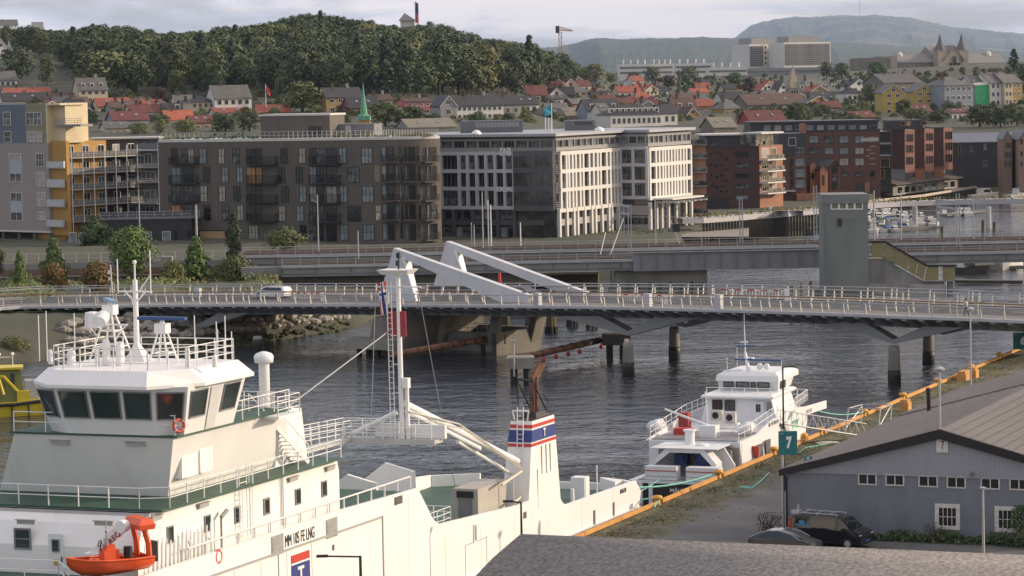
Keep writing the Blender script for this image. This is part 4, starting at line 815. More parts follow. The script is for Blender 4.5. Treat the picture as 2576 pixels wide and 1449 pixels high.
for w_,l in((9.0,'port'),(1.6,'starboard')):
 r=MB();r.tube((33.6,w_,4.75),(35.4,w_,4.75),.5,14);o=r.build('raft_canister',M_wb,wb,True);r=MB()
 for u in(33.9,35.0):r.torus((u,w_,4.75),(1,0,0),.5,.03,14,4)
 r.tube((34,w_,4.0),(34,w_,4.4),.06);r.tube((35.2,w_,4.0),(35.2,w_,4.4),.06);r.build('strap',M_galv,o)
ms=MB();ms.tube((45.2,4.7,8.05),(45.9,5.2,9.5),.2,8,.12);ms.tube((45.9,5.2,9.5),(45.9,5.25,11.8),.07,6,.03);ms.tube((45.9,5.25,11.8),(45.9,5.25,12.7),.02);ms.box((45.7,4.5,9.0),(46.1,5.2,9.15));ms.box((45.8,5.0,10.35),(46.0,5.6,10.42));ms.ball((45.6,3.9,8.45),.28);ms.ball((45.6,3.3,8.45),.28)
for a,b,c_ in((45.4,6.6,1.2),(45.4,2.0,1.0),(45.9,5.9,2.0)):ms.tube((a,b,8.0),(a,b,8.0+c_),.025)
ms.path([(44.5,6.6,8.15),(44.5,5.0,8.25)],.06);mo=ms.build('mast',M_wb,wb)
sc_=MB();sc_.bar((45.6,6.0,9.0),(45.6,2.0,8.95),.18,.14);sc_.bar((45.9,6.0,10.05),(45.9,4.3,10.1),.14,.1);sc_.build('radar_scanner',M_blueradar,mo)
r=MB();rail(r,[(30.8,1.1,4.25),(34,1.1,4.3),(41,1.1,4.9)],.95,1.3,2);rail(r,[(30.8,8.2,4.25),(40,8.3,5.0),(48,8.2,5.2),(54.8,6.1,4.8)],.9,1.3,2);rail(r,[(46,1.1,5.0),(54.8,2.6,4.75),(54.8,6.1,4.8)],.9,1.0,2);rail(r,[(41.2,1.7,6.65),(41.2,7.0,6.65)],.5,1.1,1);r.build('railing',M_pipe,wb)
cr_=MB();cr_.box((32.2,3.4,4.2),(33.3,4.7,5.15));cr_.tube((32.8,4.2,5.1),(33.2,7.8,6.25),.12,8,.09);cr_.tube((36,5.2,4.2),(35.8,5.35,7.4),.05);cr_.build('deck_crane',M_wb,wb)
bx=MB();bx.box((33.4,5.8,4.24),(34.2,7.2,4.75));bx.build('red_box',M_red,wb);bx=MB();bx.box((36.4,7.0,4.24),(37.2,7.8,5.6));bx.build('red_tarpaulin',mat('maroon_tarp',(.30,.04,.04),.7,.2,2),wb)
bx=MB();bx.box((33.5,.35,2.6),(33.75,1.0,3.5));bx.build('red_fender_box',mat('worn_red',(.45,.07,.05),.7,.3,3),wb);bx=MB();bx.path([(33.4,.45,2.7),(33.2,.3,2.2),(33.3,.2,1.9)],.12);bx.build('black_fender',M_black,wb)
bl=MB();bl.lathe((54.9,4.4,4.7),[(.07,0),(.07,.9),(.2,.95),(.2,1.25),(.06,1.3),(.06,1.45),(.16,1.5),(.1,1.7)],8);bl.build('bow_light',M_wb,wb);tq=MB();
for k in range(4):tq.extr([(44.3+k*.5,3.0),(44.5+k*.5,3.0),(44.9+k*.5,4.2),(44.7+k*.5,4.2)],.9,.93)
tq.build('turquoise_stripe',M_rope,wb)
# ---------------------------------------------------------------- yellow pilot boat at the left
yb=thing('yellow_workboat','bright yellow small workboat with green wheelhouse behind the ferry','boat',(-48.4,292.5,0),.18)
M_yb=mat('boat_yellow',(.62,.48,.03),.45,.08,1);M_ygr=mat('olive_house',(.17,.19,.05),.5,.1,1)
def ysec(x,hw,z0,z1):return[(x,-hw,z1),(x,-hw*.85,z0),(x,hw*.85,z0),(x,hw,z1)]
h=MB();h.loft([ysec(-8,2,-.5,1.4),ysec(-1,2.1,-.5,1.4),ysec(2.5,1.7,-.5,1.7),ysec(4.6,.3,-.2,2.1)]);h.build('hull',M_yb,yb)
h=MB();h.path([(-8,-2.1,1.15),(-1,-2.2,1.2),(2.5,-1.8,1.5),(4.65,-.3,1.9)],.17,6);
for x in(-1.2,.4,2.0):h.box((x,-2.25 if x<1 else-2.0,-.1),(x+.15,-2.0 if x<1 else-1.5,1.1))
h.build('fender',M_blackrub,yb)
h=MB();h.loft([[(-5,-1.4,1.4),(.2,-1.4,1.4),(.2,1.4,1.4),(-5,1.4,1.4)],[(-4.6,-1.3,4.6),(-.2,-1.2,4.6),(-.2,1.2,4.6),(-4.6,1.3,4.6)]]);h.build('wheelhouse',M_ygr,yb)
h=MB();h.box((-4.9,-1.6,4.6),(.1,1.6,4.8));h.build('wheelhouse_roof',M_yb,yb)
for x in(-3.2,-1.0):window(yb,(x,-1.36,3.7),1.1 if x<-2 else.6,1.2,M_ygr,M_whglass,.08)
h=MB();h.box((.2,-1.1,1.4),(1.3,1.0,3.4));h.build('grey_casing',M_galv,yb);h=MB();h.box((-.6,-1.9,1.4),(.6,-1.2,2.5));h.box((1.5,-1.0,1.6),(3.1,1,3.6));h.build('yellow_locker',M_yb,yb)
h=MB();h.path([(-.5,-1.7,2.4),(-1.9,-1.75,4.0),(-2.3,-1.75,3.9),(-1.9,-1.8,2.2)],.15);h.build('deck_crane',M_yb,yb)
h=MB();rail(h,[(1.5,-1.6,1.6),(4.2,-.4,2.0)],1.0,.8,2);
for x in(-4.5,-3.2,-2.2,-.9):h.tube((x,0,4.8),(x,0,6.2+.5*sin(x*3)),.04);h.ball((x,0,6.0),.18)
h.tube((-4.5,0,5.7),(-1,0,5.7),.04);h.ball((-3.6,-.6,5.1),.3);h.build('roof_gear',M_pipe,yb)
h=MB();h.box((-4.4,-2.0,1.4),(-2.6,-1.4,2.2));h.tube((-4.2,-1.8,3.2),(-3.4,-1.8,4.0),.3);h.build('red_gear',M_red,yb)
# ---------------------------------------------------------------- vehicles
def car_body(o,prof,hw,m,wheels,glass,r=.33,taper=.8,zg=.95):
 """side outline (x,z) clockwise from rear bottom; glass outline above the waist is drawn as inset panes"""
 b_=MB();n=len(prof);ys=(-hw,-hw*.94,hw*.94,hw)
 def yy(z,s):return s*(hw if z<zg else lerp(hw,hw*taper,(z-zg)/(max(p[1]for p in prof)-zg)))
 ring=[[(x,yy(z,s),z)for x,z in prof]for s in(-1,1)]
 b_.loft([[V(p)for p in ring[0]],[V((p[0],p[1]*.5,p[2]+.02*(p[2]>zg)))for p in ring[0]],[V((p[0],p[1]*.5,p[2]+.02*(p[2]>zg)))for p in ring[1]],[V(p)for p in ring[1]]]);b_.build('body',m,o)
 for gname,pts in glass:
  g=MB()
  if gname=='side_window':
   for s in(-1,1):g.add([(x,yy(z,s)+s*.012,z)for x,z in pts],[tuple(range(len(pts)))])
  else:
   (x0,z0),(x1,z1)=pts;g.add([(x0,-yy(z0,1)*.9,z0),(x0,yy(z0,1)*.9,z0),(x1,yy(z1,1)*.88,z1),(x1,-yy(z1,1)*.88,z1)],[(0,1,2,3)])
  g.build(gname,M_glass,o)
 for x in wheels:
  for s in(-1,1):
   t=MB();t.tube((x,s*(hw-.2),r),(x,s*(hw+.01),r),r,14);w_=t.build('wheel',M_blackrub,o);t=MB();t.tube((x,s*(hw+.005),r),(x,s*(hw+.025),r),r*.62,10);t.build('rim',M_galv,w_)
M_blackcar=mat('black_car_paint',(.012,.012,.014),.18,.2,1,coat=.6);M_darkcar=mat('dark_grey_car_paint',(.045,.043,.045),.25,.2,1,coat=.6);M_whitecar=mat('white_car_paint',(.72,.72,.73),.25,.04,1,coat=.6)
vq=FQ.lv(*d3(1000,1180),2.5);va=FQ.a-pi/2-.20
vp_=FQ.wd((-5.6,-16.4,2.5));van=thing('van','black van with silver roof rack parked at the warehouse wall','van',vp_,va)
vprof=[(-2.45,.35),(-2.5,1.0),(-2.35,1.75),(-2.1,1.93),(.6,1.93),(1.1,1.82),(1.75,1.22),(2.35,1.0),(2.5,.75),(2.48,.3)]
car_body(van,vprof,.95,M_blackcar,(-1.6,1.6),[('side_window',[(-2.2,1.15),(-2.05,1.72),(.85,1.72),(1.45,1.2),(1.3,1.12)]),('windscreen',[(1.16,1.80),(1.80,1.24)])],.34,.86,1.0)
m=MB()
for y in(-.62,.62):m.path([(-2.1,y,2.05),(.75,y,2.05)],.035)
for x in(-1.7,-.8,.1):m.tube((x,-.62,2.05),(x,.62,2.05),.03)
for x in(-2,-.7,.7):
 for y in(-.62,.62):m.tube((x,y,1.92),(x,y,2.05),.03)
m.build('roof_rack',M_galv,van)
for nm,x0,x1,z0,z1,mm_ in(('tail_light',-2.52,-2.38,1.0,1.7,M_red),('headlight',2.28,2.44,.72,.92,mat('headlight_glass',(.6,.6,.58),.15,.1,1))):
 for s in(-1,1):MB().box((x0,s*.80-.12,z0),(x1,s*.80+.155,z1)).build(nm,mm_,van)
MB().box((2.49,-.26,.45),(2.53,.26,.57)).build('number_plate',mat('blue_plate',(.05,.09,.35)),van);m=MB();m.box((1.25,-1.15,1.1),(1.4,-.93,1.28));m.box((1.25,.93,1.1),(1.4,1.15,1.28));m.build('mirror',M_blackcar,van)
for s in(-1,):m=MB();m.extr([(-1.75,1.4),(-1.75,1.6),(-1.62,1.6),(-1.55,1.68),(-1.48,1.6),(-1.35,1.6),(-1.35,1.4)],-.972,-.96);m.box((-2.05,-.97,1.26),(-1.0,-.955,1.36));m.build('blue_emblem',mat('sky_blue_print',(.06,.25,.42)),van)
m=MB();m.box((-2.65,-.35,1.9),(-2.1,.25,2.1));m.tube((-2.3,0,2.1),(-2.3,0,2.45),.06);m.build('beacon',M_galv,van)
cp_=FQ.wd((-9.3,-14.5,2.5));cr2=thing('parked_car','dark grey hatchback with silver roof trim parked in front of the van','car',cp_,va+.06)
cprof=[(-2.1,.3),(-2.15,.8),(-1.9,1.05),(-.9,1.45),(.0,1.5),(.7,1.32),(1.45,.98),(2.05,.82),(2.15,.6),(2.12,.28)]
car_body(cr2,cprof,.86,M_darkcar,(-1.3,1.35),[('side_window',[(-1.7,1.0),(-.9,1.36),(.0,1.42),(.62,1.25),(1.0,1.0)]),('windscreen',[(.72,1.32),(1.45,1.0)]),('rear_window',[(-1.85,1.09),(-.95,1.44)])],.32,.78,.9)
m=MB();
for y in(-.72,.72):m.path([(-2.0,y*1.1,1.03),(-1.4,y,1.3),(-.7,y*.95,1.5)],.03);m.path([(-.2,y*.95,1.5),(.7,y,1.34),(1.3,y*1.1,1.04)],.03)
m.build('roof_trim',M_galv,cr2)
# plants along the gable foot
def leafy(name,label,cat,loc,hx,hy,hz,n,size,mats,group=None,seed=1,stems=8):
 rnd=random.Random(seed);o=thing(name,label,cat,loc,0,group);g=MB();q=MB()
 for _ in range(stems):
  a,b=V((rnd.uniform(-hx,hx)*.6,rnd.uniform(-hy,hy)*.6,0)),V((rnd.uniform(-hx,hx)*.8,rnd.uniform(-hy,hy)*.8,hz*rnd.uniform(.5,1)));q.tube(a,b,.02,4)
 q.build('stem',mat('stem_brown',(.09,.065,.04),.9,.2,2),o)
 for _ in range(n):
  z=rnd.random()**.8*hz;k=sqrt(max(.05,1-(z/hz)**2*.8));c=V((rnd.gauss(0,.45)*hx*k,rnd.gauss(0,.45)*hy*k,z))
  d=V((rnd.gauss(0,1),rnd.gauss(0,1),rnd.gauss(.5,.7))).normalized();t=d.orthogonal().normalized();b=d.cross(t);s=size*rnd.uniform(.6,1.3);g.m=rnd.randrange(len(mats))
  g.quad(c-t*s,c-b*s*.5,c+t*s,c+b*s*.5)
 g.build('foliage',mats,o);return o
M_lf=[mat('leaf_dark',(.022,.048,.014),.6,.35,3,rnd=.15),mat('leaf_mid',(.045,.085,.022),.6,.35,3,rnd=.15),mat('leaf_light',(.085,.125,.03),.6,.3,3,rnd=.15)]
M_dry=[mat('dry_stem',(.13,.10,.05),.9,.3,3),mat('dry_leaf',(.09,.07,.035),.9,.3,3)]
hp=FQ.wd((GU-.9,-19.4,2.5));h_=thing('wall_hedge','low broad leaved green hedge along the foot of the warehouse gable','hedge',hp,FQ.a-pi/2);rnd=random.Random(5);g=MB()
for _ in range(2600):
 x=rnd.uniform(-5.0,9.5);z=rnd.random()*.75*(.75+.25*sin(x*2.1));c=V((x,rnd.gauss(0,.3),z));d=V((rnd.gauss(0,.6),-rnd.random()-.2,rnd.random())).normalized();t=d.orthogonal().normalized();b=d.cross(t);s=rnd.uniform(.06,.14);g.m=rnd.choice((0,0,1,1,2));g.quad(c-t*s,c-b*s*.8,c+t*s,c+b*s*.8)
g.build('foliage',M_lf,h_)
p=FQ.cr(*d3(2530,1190),-3.4);leafy('elder_bush','tall leafy bush at the right edge before the second barred window','bush',FQ.wd((-3.4,p[1],2.5)),1.0,.8,2.6,900,.10,M_lf,seed=4)
p=FQ.cr(*d3(1720,1170),-3.0);leafy('dry_shrub','thin dry brown shrub in front of the tall lamp post foot','shrub',FQ.wd((-3.0,p[1],2.5)),1.0,.5,1.3,170,.06,M_dry+M_lf[:1],'dry shrubs at the warehouse',seed=6,stems=26)
p=FQ.cr(*d3(130,1080),-3.0);leafy('dry_shrub','dry brown shrub behind the rear of the black van','shrub',FQ.wd((-3.2,p[1],2.5)),1.1,.5,1.6,200,.06,M_dry+M_lf[:1],'dry shrubs at the warehouse',seed=9,stems=30)
# quay grass tufts along the kerb
rnd=random.Random(8);g=MB()
for _ in range(9000):
 u=rnd.uniform(-6,118);w_=-.35-abs(rnd.gauss(0,2.2));
 if u>-1 and w_<-8:continue
 k=.5+.5*sin(u*.9)+.3*sin(w_*2.3+u*.3)
 if rnd.random()>k*.8:continue
 h_=rnd.uniform(.04,.14);a=rnd.random()*6.28;c=V((u,w_,2.5));dx=V((cos(a),sin(a),0))*.035;l=V((rnd.gauss(0,.05),rnd.gauss(0,.05),h_));g.m=0 if rnd.random()<.6 else 1;g.add([c-dx*1.6,c+dx*1.6,c+l+dx*.3],[(0,1,2)])
o=g.build('quay_grass',[mat('grass_green',(.085,.10,.035),.8,.3,1),mat('grass_dry',(.22,.185,.10),.8,.3,1)]);o.location=FQ.o;o.rotation_euler=(0,0,FQ.a);o['kind']='stuff'
# ================================================================ the road bridge
EDGE=[(-80,782),(0,775),(40,771),(90,770),(187,769),(384,766),(632,765),(1000,765),(1303,768),(1487,770),(1597,773),(1712,775.6),(1825,779),(1943,782),(2061,786.6),(2180,790.7),(2241,794),(2301,796),(2423,799.5),(2549,805),(2680,811)]
BZ=lambda x:interp(x,[-80,300,648,1000,1500,2000,2300,2680],[4.7,5.0,5.5,6.3,7.1,7.3,7.2,6.9])
raw=[]
for i in range(len(EDGE)-1):
 (xa,ya),(xb,yb_)=EDGE[i],EDGE[i+1]
 for k in range(8):x=lerp(xa,xb,k/8);raw.append(on_z(x,lerp(ya,yb_,k/8),BZ(x)))
for _ in range(6):raw=[raw[0]]+[(raw[i-1]+raw[i]*2+raw[i+1])/4 for i in range(1,len(raw)-1)]+[raw[-1]]
ln=[0.]
for a,b in zip(raw,raw[1:]):ln.append(ln[-1]+(b-a).length)
SPC=2.5;NB=int(ln[-1]/SPC)
def along(s):return V((interp(s,ln,[p.x for p in raw]),interp(s,ln,[p.y for p in raw]),interp(s,ln,[p.z for p in raw])))
def bp(s,w=0.,dz=0.):
 p=along(s);t=along(min(ln[-1],s+1))-along(max(0,s-1));n=V((-t.y,t.x,0)).normalized();return p+n*w+V((0,0,dz))
def bang(s):t=along(min(ln[-1],s+1))-along(max(0,s-1));return atan2(t.y,t.x)
def s_at(X):
 return min((abs(px_of(bp(k*.5))[0]-X),k*.5)for k in range(int(ln[-1]*2)))[1]
M_bgrey=mat('bridge_grey_paint',(.30,.31,.32),.5,.10,.3,.03,st=(1,1,.3));M_bwhite=mat('bascule_pale_paint',(.56,.57,.60),.45,.05,.4,st=(1,1,.2))
weather(M_bwhite,(.36,.35,.34),.55,.8,.5,.5,(1,1,.12));weather(M_bgrey,(.16,.13,.10),.6,.8,.5,.6,(1,1,.15));M_road=mat('bridge_asphalt',(.06,.06,.062),.85,.2,.6,.2);M_walk=mat('bridge_walkway',(.20,.185,.17),.85,.15,.8,.1);M_post=mat('rail_post_metal',(.55,.53,.49),.45,.08,1.5,metal=.2)
M_line=mat('road_marking',(.65,.64,.6),.7,.1,3)
rb=thing('road_bridge','low grey bascule road bridge with slanted pale lifting arms crossing the river','bridge',bp(0))
O=bp(0);BW=20.
def ribbon(mb,w0,z0,w1,z1,sts=None):
 sts=sts or[k*SPC for k in range(NB+1)];v=[bp(s,w0,z0)-O for s in sts]+[bp(s,w1,z1)-O for s in sts];n=len(sts)
 return mb.add(v,[(i,i+1,n+i+1,n+i)for i in range(n-1)])
d=MB();ribbon(d,0,0,4.3,.02);ribbon(d,15.2,.02,BW,0);ribbon(d,0,-.34,0,0);ribbon(d,BW,0,BW,-.34);ribbon(d,0,-.34,BW,-.34);ribbon(d,4.3,.02,4.3,-.1);ribbon(d,15.2,-.1,15.2,.02);d.build('walkway_slab',M_walk,rb)
d=MB();ribbon(d,4.3,-.1,15.2,-.1);d.build('roadway',M_road,rb)
d=MB();ribbon(d,4.7,-.094,4.85,-.094);ribbon(d,14.7,-.094,14.85,-.094)
for k in range(0,NB,2):ribbon(d,9.7,-.094,9.85,-.094,[k*SPC,k*SPC+2.2])
d.build('road_marking',M_line,rb)
d=MB();ribbon(d,-.06,-.30,-.06,-.02);ribbon(d,-.06,-.02,.12,.06);d.build('edge_beam',mat('edge_beam_paint',(.42,.425,.43),.5,.08,.4),rb)
d=MB();ribbon(d,3.4,-.34,3.8,-1.55);ribbon(d,3.8,-1.55,16.2,-1.55);ribbon(d,16.2,-1.55,16.6,-.34);d.build('girder',M_bgrey,rb)
# brackets, posts, rails
bk=MB();bk.add([(-.04,.1,-.34),(.5,.1,-.34),(.5,3.75,-1.5),(-.04,3.75,-1.5),(-.04,3.75,-.34),(.5,3.75,-.34),(-.04,.1,-.5),(.5,.1,-.5)],[(6,7,2,3),(0,6,3,4),(1,5,2,7),(0,1,7,6)]);bkm=bk.mesh('bracket',M_bgrey)
for k in range(int(ln[-1]/1.85)):s=k*1.85+.4;place('bracket',bkm,rb,bp(s)-O,bang(s))
po=MB();po.loft([[(-.06,-.02,0),(.06,-.02,0),(.06,.14,0),(-.06,.14,0)],[(-.045,-.16,1.12),(.045,-.16,1.12),(.045,-.06,1.12),(-.045,-.06,1.12)]]);pom=po.mesh('post',M_post)
pi_=MB();pi_.loft([[(-.06,.1,0),(.06,.1,0),(.06,.28,0),(-.06,.28,0)],[(-.06,-.04,.35),(.06,-.04,.35),(.06,.12,.35),(-.06,.12,.35)],[(-.045,-.02,1.15),(.045,-.02,1.15),(.045,.08,1.15),(-.045,.08,1.15)]]);pim=pi_.mesh('post',M_post)
for w,me,fl_ in((.08,pom,0),(4.35,pim,1),(15.1,pim,0),(BW-.1,pom,1)):
 for k in range(NB+1):s=min(ln[-1]-.1,k*SPC+(.9 if fl_ else 0));place('post',me,rb,bp(s,w,.02)-O,bang(s)+(pi if w>10 else 0))
def railrun(w,zs,r,m,nm):
 q=MB()
 for z in zs:
  for k in range(NB):q.tube(bp(k*SPC,w,z)-O,bp((k+1)*SPC,w,z)-O,r,5,cap=False)
 q.build(nm,m,rb)
M_wood=mat('handrail_brown',(.20,.13,.08),.6,.15,2)
railrun(-.04,(1.12,),.05,M_galv,'handrail');railrun(-.02,(.35,.6,.85),.014,M_galv,'rail_wire');railrun(4.4,(1.17,),.07,M_wood,'handrail');railrun(4.4,(.65,),.04,M_galv,'rail_bar')
railrun(15.05,(1.17,),.07,M_galv,'handrail');railrun(15.05,(.65,),.04,M_galv,'rail_bar');railrun(BW-.04,(1.14,),.06,M_galv,'handrail');railrun(BW-.06,(.4,.75),.014,M_galv,'rail_wire')
# forked piers: two plates each, a column under either
def vpier(X,pts,hole,col,col_far,k):
 s=s_at(X);fr=Fr(bp(s,3.3),bang(s));root=thing('bridge_pier','forked grey steel pier on round column, '+k,'bridge pier',fr.o,fr.a,'forked bridge piers')
 L_=lambda p:fr.px(*p)
 po_=[L_(p)for p in pts];ho=[L_(p)for p in hole]
 for w0 in(.0,11.6):
  m=MB();ap=po_[1];m.extr([po_[0],ap,ho[0]]+[ho[1]],w0,w0+1.6);m.extr([ap,po_[2],ho[2],ho[0]],w0,w0+1.6);m.build('fork',M_bgrey,root)
 for(cx,cy),wn in((col,0),(col_far,1)):
  c=fr.loc(on_z(cx,cy,0));zt_=ap[1]if wn==0 else ap[1]+.1
  m=MB();r0=.60;m.lathe((c.x,c.y,0),[(r0*1.1,-3),(r0*1.1,.7),(r0*.95,zt_-.6),(r0*.85,zt_)],16);m.build('column',mat('pier_column',(.21,.20,.18),.85,.3,.5,.3,st=(1,1,.25)),root,True)
  m=MB();m.lathe((c.x,c.y,0),[(r0*1.1+.02,-3),(r0*1.1+.02,1.0),(r0*1.08,1.5)],16);m.build('wet_band',mat('wet_weed',(.012,.013,.009),.5,.4,1.5),root,True)
 return root
vpier(1580,(c2(470,735),c2(1170,925),c2(1870,745)),(c2(1170,880),c2(900,735),c2(1430,742)),(1581,946),(1697,905),'the one behind the ferry funnel')
vpier(2249,(c3(640,775),c3(1312,1005),c3(1990,845)),(c3(1312,962),c3(1035,800),c3(1610,835)),c3(1325,1395),(2336,917),'the one before the warehouse roof')
vpier(492,(c0(1340,672),c0(1890,872),c0(2420,700)),(c0(1880,830),c0(1620,700),c0(2110,705)),(492,915),(649,884),'the one behind the ferry wheelhouse')
cs_=s_at(1581)
# bascule pier
fr=Fr(bp(s_at(1050),1.5),bang(s_at(1050)));bpz=thing('bascule_pier','massive stained concrete bascule pier standing in the water below the lifting arms','bridge pier',fr.o,fr.a)
M_pier=mat('stained_concrete',(.13,.12,.105),.9,.35,.35,.4,c2=(.27,.25,.215),st=(1,1,.3),det=8)
T=lambda p:fr.px(*p)
m=MB();P_=[T(c1(*p))for p in((1060,1235),(1165,740),(1480,735),(1440,1215))];m.extr([(P_[0][0],-2)]+[P_[0],P_[1],P_[2],P_[3]]+[(P_[3][0],-2)],0,14);m.build('left_shaft',M_pier,bpz)
a_,b_2=P_[3][0],T(c1(2010,1120))[0]
m=MB();m.box((a_-.3,6.2,-2),(b_2,7.0,2.6));m.box((a_-.3,13.2,-2),(b_2,14,2.8));m.prism([(b_2-.7,6.2),(b_2,6.2),(b_2+.3,14),(b_2-.7,14)],-2,[2.6,2.6,2.8,2.8]);m.box((a_-.3,6.2,-2),(b_2,14,.4));m.build('trough_wall',M_pier,bpz)
m=MB();q=[T(c1(*p))for p in((1480,1040),(1530,745),(1610,745),(1530,1040))];m.extr(q,5.2,6.6);m.build('raking_post',M_pier,bpz)
MB().extr([(b_2-.9,.4),(b_2+.5,5.2),(b_2+1.6,5.2),(b_2,.4)],12.2,14).build('right_post',M_pier,bpz);MB().extr([(b_2-1.2,2.6),(b_2-.6,5.2),(b_2+.6,5.2),(b_2,2.6)],6.2,7).build('right_post',M_pier,bpz)
m=MB();m.box((P_[0][0]-.4,-2.2,.9),(P_[3][0]+.3,0,2.1));
m.build('fender_cap',mat('cap_concrete',(.25,.24,.21),.85,.2,.5,.2),bpz);m=MB()
for k in range(4):m.tube((P_[0][0]+.5+k*1.5,-1.1,-2),(P_[0][0]+.5+k*1.5,-1.1,.95),.32,8)
m.build('cap_pile',mat('wet_timber',(.02,.018,.014),.6,.4,1.5),bpz);m=MB();rail(m,[(a_,6.4,2.6),(b_2,6.4,2.7)],1.0,1.6,2);m.build('railing',M_galv,bpz)
# lifting arms
for w,pts,hole,strut,lab in((4.0,((948,766),(990,624),(1332,744),(1322,762),(1262,762),(1020,653),(1030,700),(1046,766)),None,((1016,648),(1048,757)),'n'),(15.4,((1090,720),(1122,607),(1480,738),(1470,746),(1418,741),(1150,636),(1158,668),(1170,720)),None,((1147,632),(1166,688)),'f')):
 s=s_at(1050 if w<5 else 1170);f2=Fr(bp(s,w),bang(s));th=thing('lifting_arm',('nearer' if lab=='n' else 'farther')+' slanted pale triangular lifting arm of the bascule bridge, '+('its foot by the ferry mast' if lab=='n' else 'its foot by the black car'),'lifting arm',f2.o,f2.a,'bascule lifting arms')
 m=MB();pp_=[f2.px(*p)for p in pts];m.extr([pp_[0],pp_[1],pp_[5],pp_[6],pp_[7]],0,.9);m.build('counterweight_leg',M_bwhite,th)
 m=MB();m.extr([pp_[1],pp_[2],pp_[3],pp_[4],pp_[5]],.02,.88);m.build('beam',M_bwhite,th)
 a,b=[f2.px(*p)for p in strut];m=MB();m.bar((a[0],-.12,a[1]),(b[0]+.1,-.12,b[1]),.25,.22);m.build('strut',M_pipe,th)
# barrier gear, boxes, signs
M_wred=mat('barrier_red',(.50,.06,.05),.5,.1,2)
def boom(X0,X1,w,lab,z=.95):
 a,b=bp(s_at(X0),w,z),bp(s_at(X1),w,z);o=thing('barrier_boom',lab,'barrier',a,0,'traffic barriers on the bridge');n=10;W_,R_=MB(),MB()
 for k in range(n):(W_ if k%2 else R_).bar((b-a)*(k/n),(b-a)*((k+1)/n),.08,.14)
 W_.build('white_band',M_pipe,o);R_.build('red_band',M_wred,o)
 m=MB()
 for k in range(n*2):q=(b-a)*((k+.5)/(n*2));m.tube(q,q-V((0,0,.6)),.02,4)
 m.build('skirt',M_pipe,o);m=MB();q=b-a;m.box((q.x-.25,q.y-.25,-z),(q.x+.25,q.y+.25,.25));m.build('motor_box',M_pipe,o)
boom(1500,1612,4.9,'red and white barrier boom on the near lane beside the white cabinet');boom(1640,1790,14.6,'long red and white barrier boom along the far lane');boom(668,745,4.9,'red and white barrier boom on the near lane left of the arms');boom(870,760,14.6,'red and white barrier boom on the far lane left of the arms')
for X,w,h,lab in((1349,.5,1.3,'pale steel cabinet at the near bridge edge where the near arm ends'),(1612,1.2,1.35,'pale steel cabinet on the bridge by the near barrier boom'),(1790,1.2,1.4,'pale steel cabinet with sunlit side where the boom ends right'),(957,.8,1.2,'pale steel cabinet at the near arm foot behind the flag'),(362,12.5,1.1,'grey steel cabinet on the bridge behind the antenna mast')):
 p=bp(s_at(X),w,.02);tag(MB().box((-.4,-.3,0),(.4,.3,h)).box((-.43,-.33,h),(.43,.33,h+.05)).build('cabinet',mat('cabinet_paint',(.50,.51,.54),.5,.06,1),loc=p,rz=bang(s_at(X))),lab,'cabinet','control cabinets on the bridge')
for X,y0,lab in((12,668,'grey bridge light mast at the left picture edge'),(175,668,'pale bridge lamp mast with two white fittings left of the orange shrub')):
 p=bp(s_at(X),13,.0);zt_=on_y(X,y0,p.y).z;o=thing('bridge_mast',lab,'mast',p,0,'lamp masts on the bridge');MB().tube((0,0,0),(-.15,0,zt_-p.z),.13,8,.08).build('pole',M_post,o);MB().box((-.5,-.1,zt_-p.z-1.2),(-.2,.1,zt_-p.z-.7)).box((-.45,-.1,zt_-p.z-2),(-.2,.1,zt_-p.z-1.6)).build('fitting',M_pipe,o)
p=bp(s_at(992),BW-1,0);o=thing('red_marker','slim red covered marker post on the far bridge rail left of the arms','marker',p);MB().lathe((0,0,0),[(.06,0),(.06,1.2),(.2,1.3),(.16,2.3),(.05,2.5)],8).build('cover',M_red,o)
s=cs_;f2=Fr(bp(s,2.2),bang(s));a,b=f2.px(*c2(1140,1052)),f2.px(*c2(1195,948));
nb=thing('pier_board','white notice board with red border on the pier column behind the funnel','sign',f2.o,f2.a);MB().box((a[0],-.1,a[1]),(b[0],-.04,b[1])).build('red_border',M_red,nb);MB().box((a[0]+.1,-.13,a[1]+.1),(b[0]-.1,-.1,(a[1]+b[1])/2-.05)).build('panel',M_pipe,nb);MB().box((a[0]+.1,-.13,(a[1]+b[1])/2+.05),(b[0]-.1,-.1,b[1]-.1)).build('panel',M_pipe,nb)
# cars and the walker on the deck
sX=s_at(540);p=bp(sX,12.0,-.1);wc=thing('station_wagon','white station wagon driving left on the bridge','car',p,bang(sX)+pi)
wprof=[(-2.35,.3),(-2.4,.95),(-2.2,1.38),(-1.9,1.46),(.3,1.47),(.8,1.4),(1.35,1.0),(2.2,.85),(2.38,.6),(2.35,.26)]
car_body(wc,wprof,.92,M_whitecar,(-1.4,1.5),[('side_window',[(-2.0,1.0),(-1.85,1.36),(.3,1.4),(.72,1.32),(1.15,1.0)]),('windscreen',[(.85,1.38),(1.33,1.02)]),('rear_window',[(-2.33,1.03),(-2.2,1.34)])],.33,.8,.92)
for sy in(-1,1):MB().box((-2.42,sy*.75-.14,.75),(-2.3,sy*.75+.14,.98)).build('tail_light',M_red,wc)
m=MB()
for y in(-.62,.62):m.path([(-1.8,y,1.5),(.2,y,1.52)],.03)
m.build('roof_rail',M_galv,wc)
sX=s_at(1150);p=bp(sX,11.5,-.1);bc=thing('black_saloon','black saloon car crossing the bridge behind the near lifting arm','car',p,bang(sX))
sprof=[(-2.35,.3),(-2.4,.8),(-1.6,1.0),(-.9,1.38),(.2,1.42),(.65,1.34),(1.25,.98),(2.15,.84),(2.35,.58),(2.32,.26)]
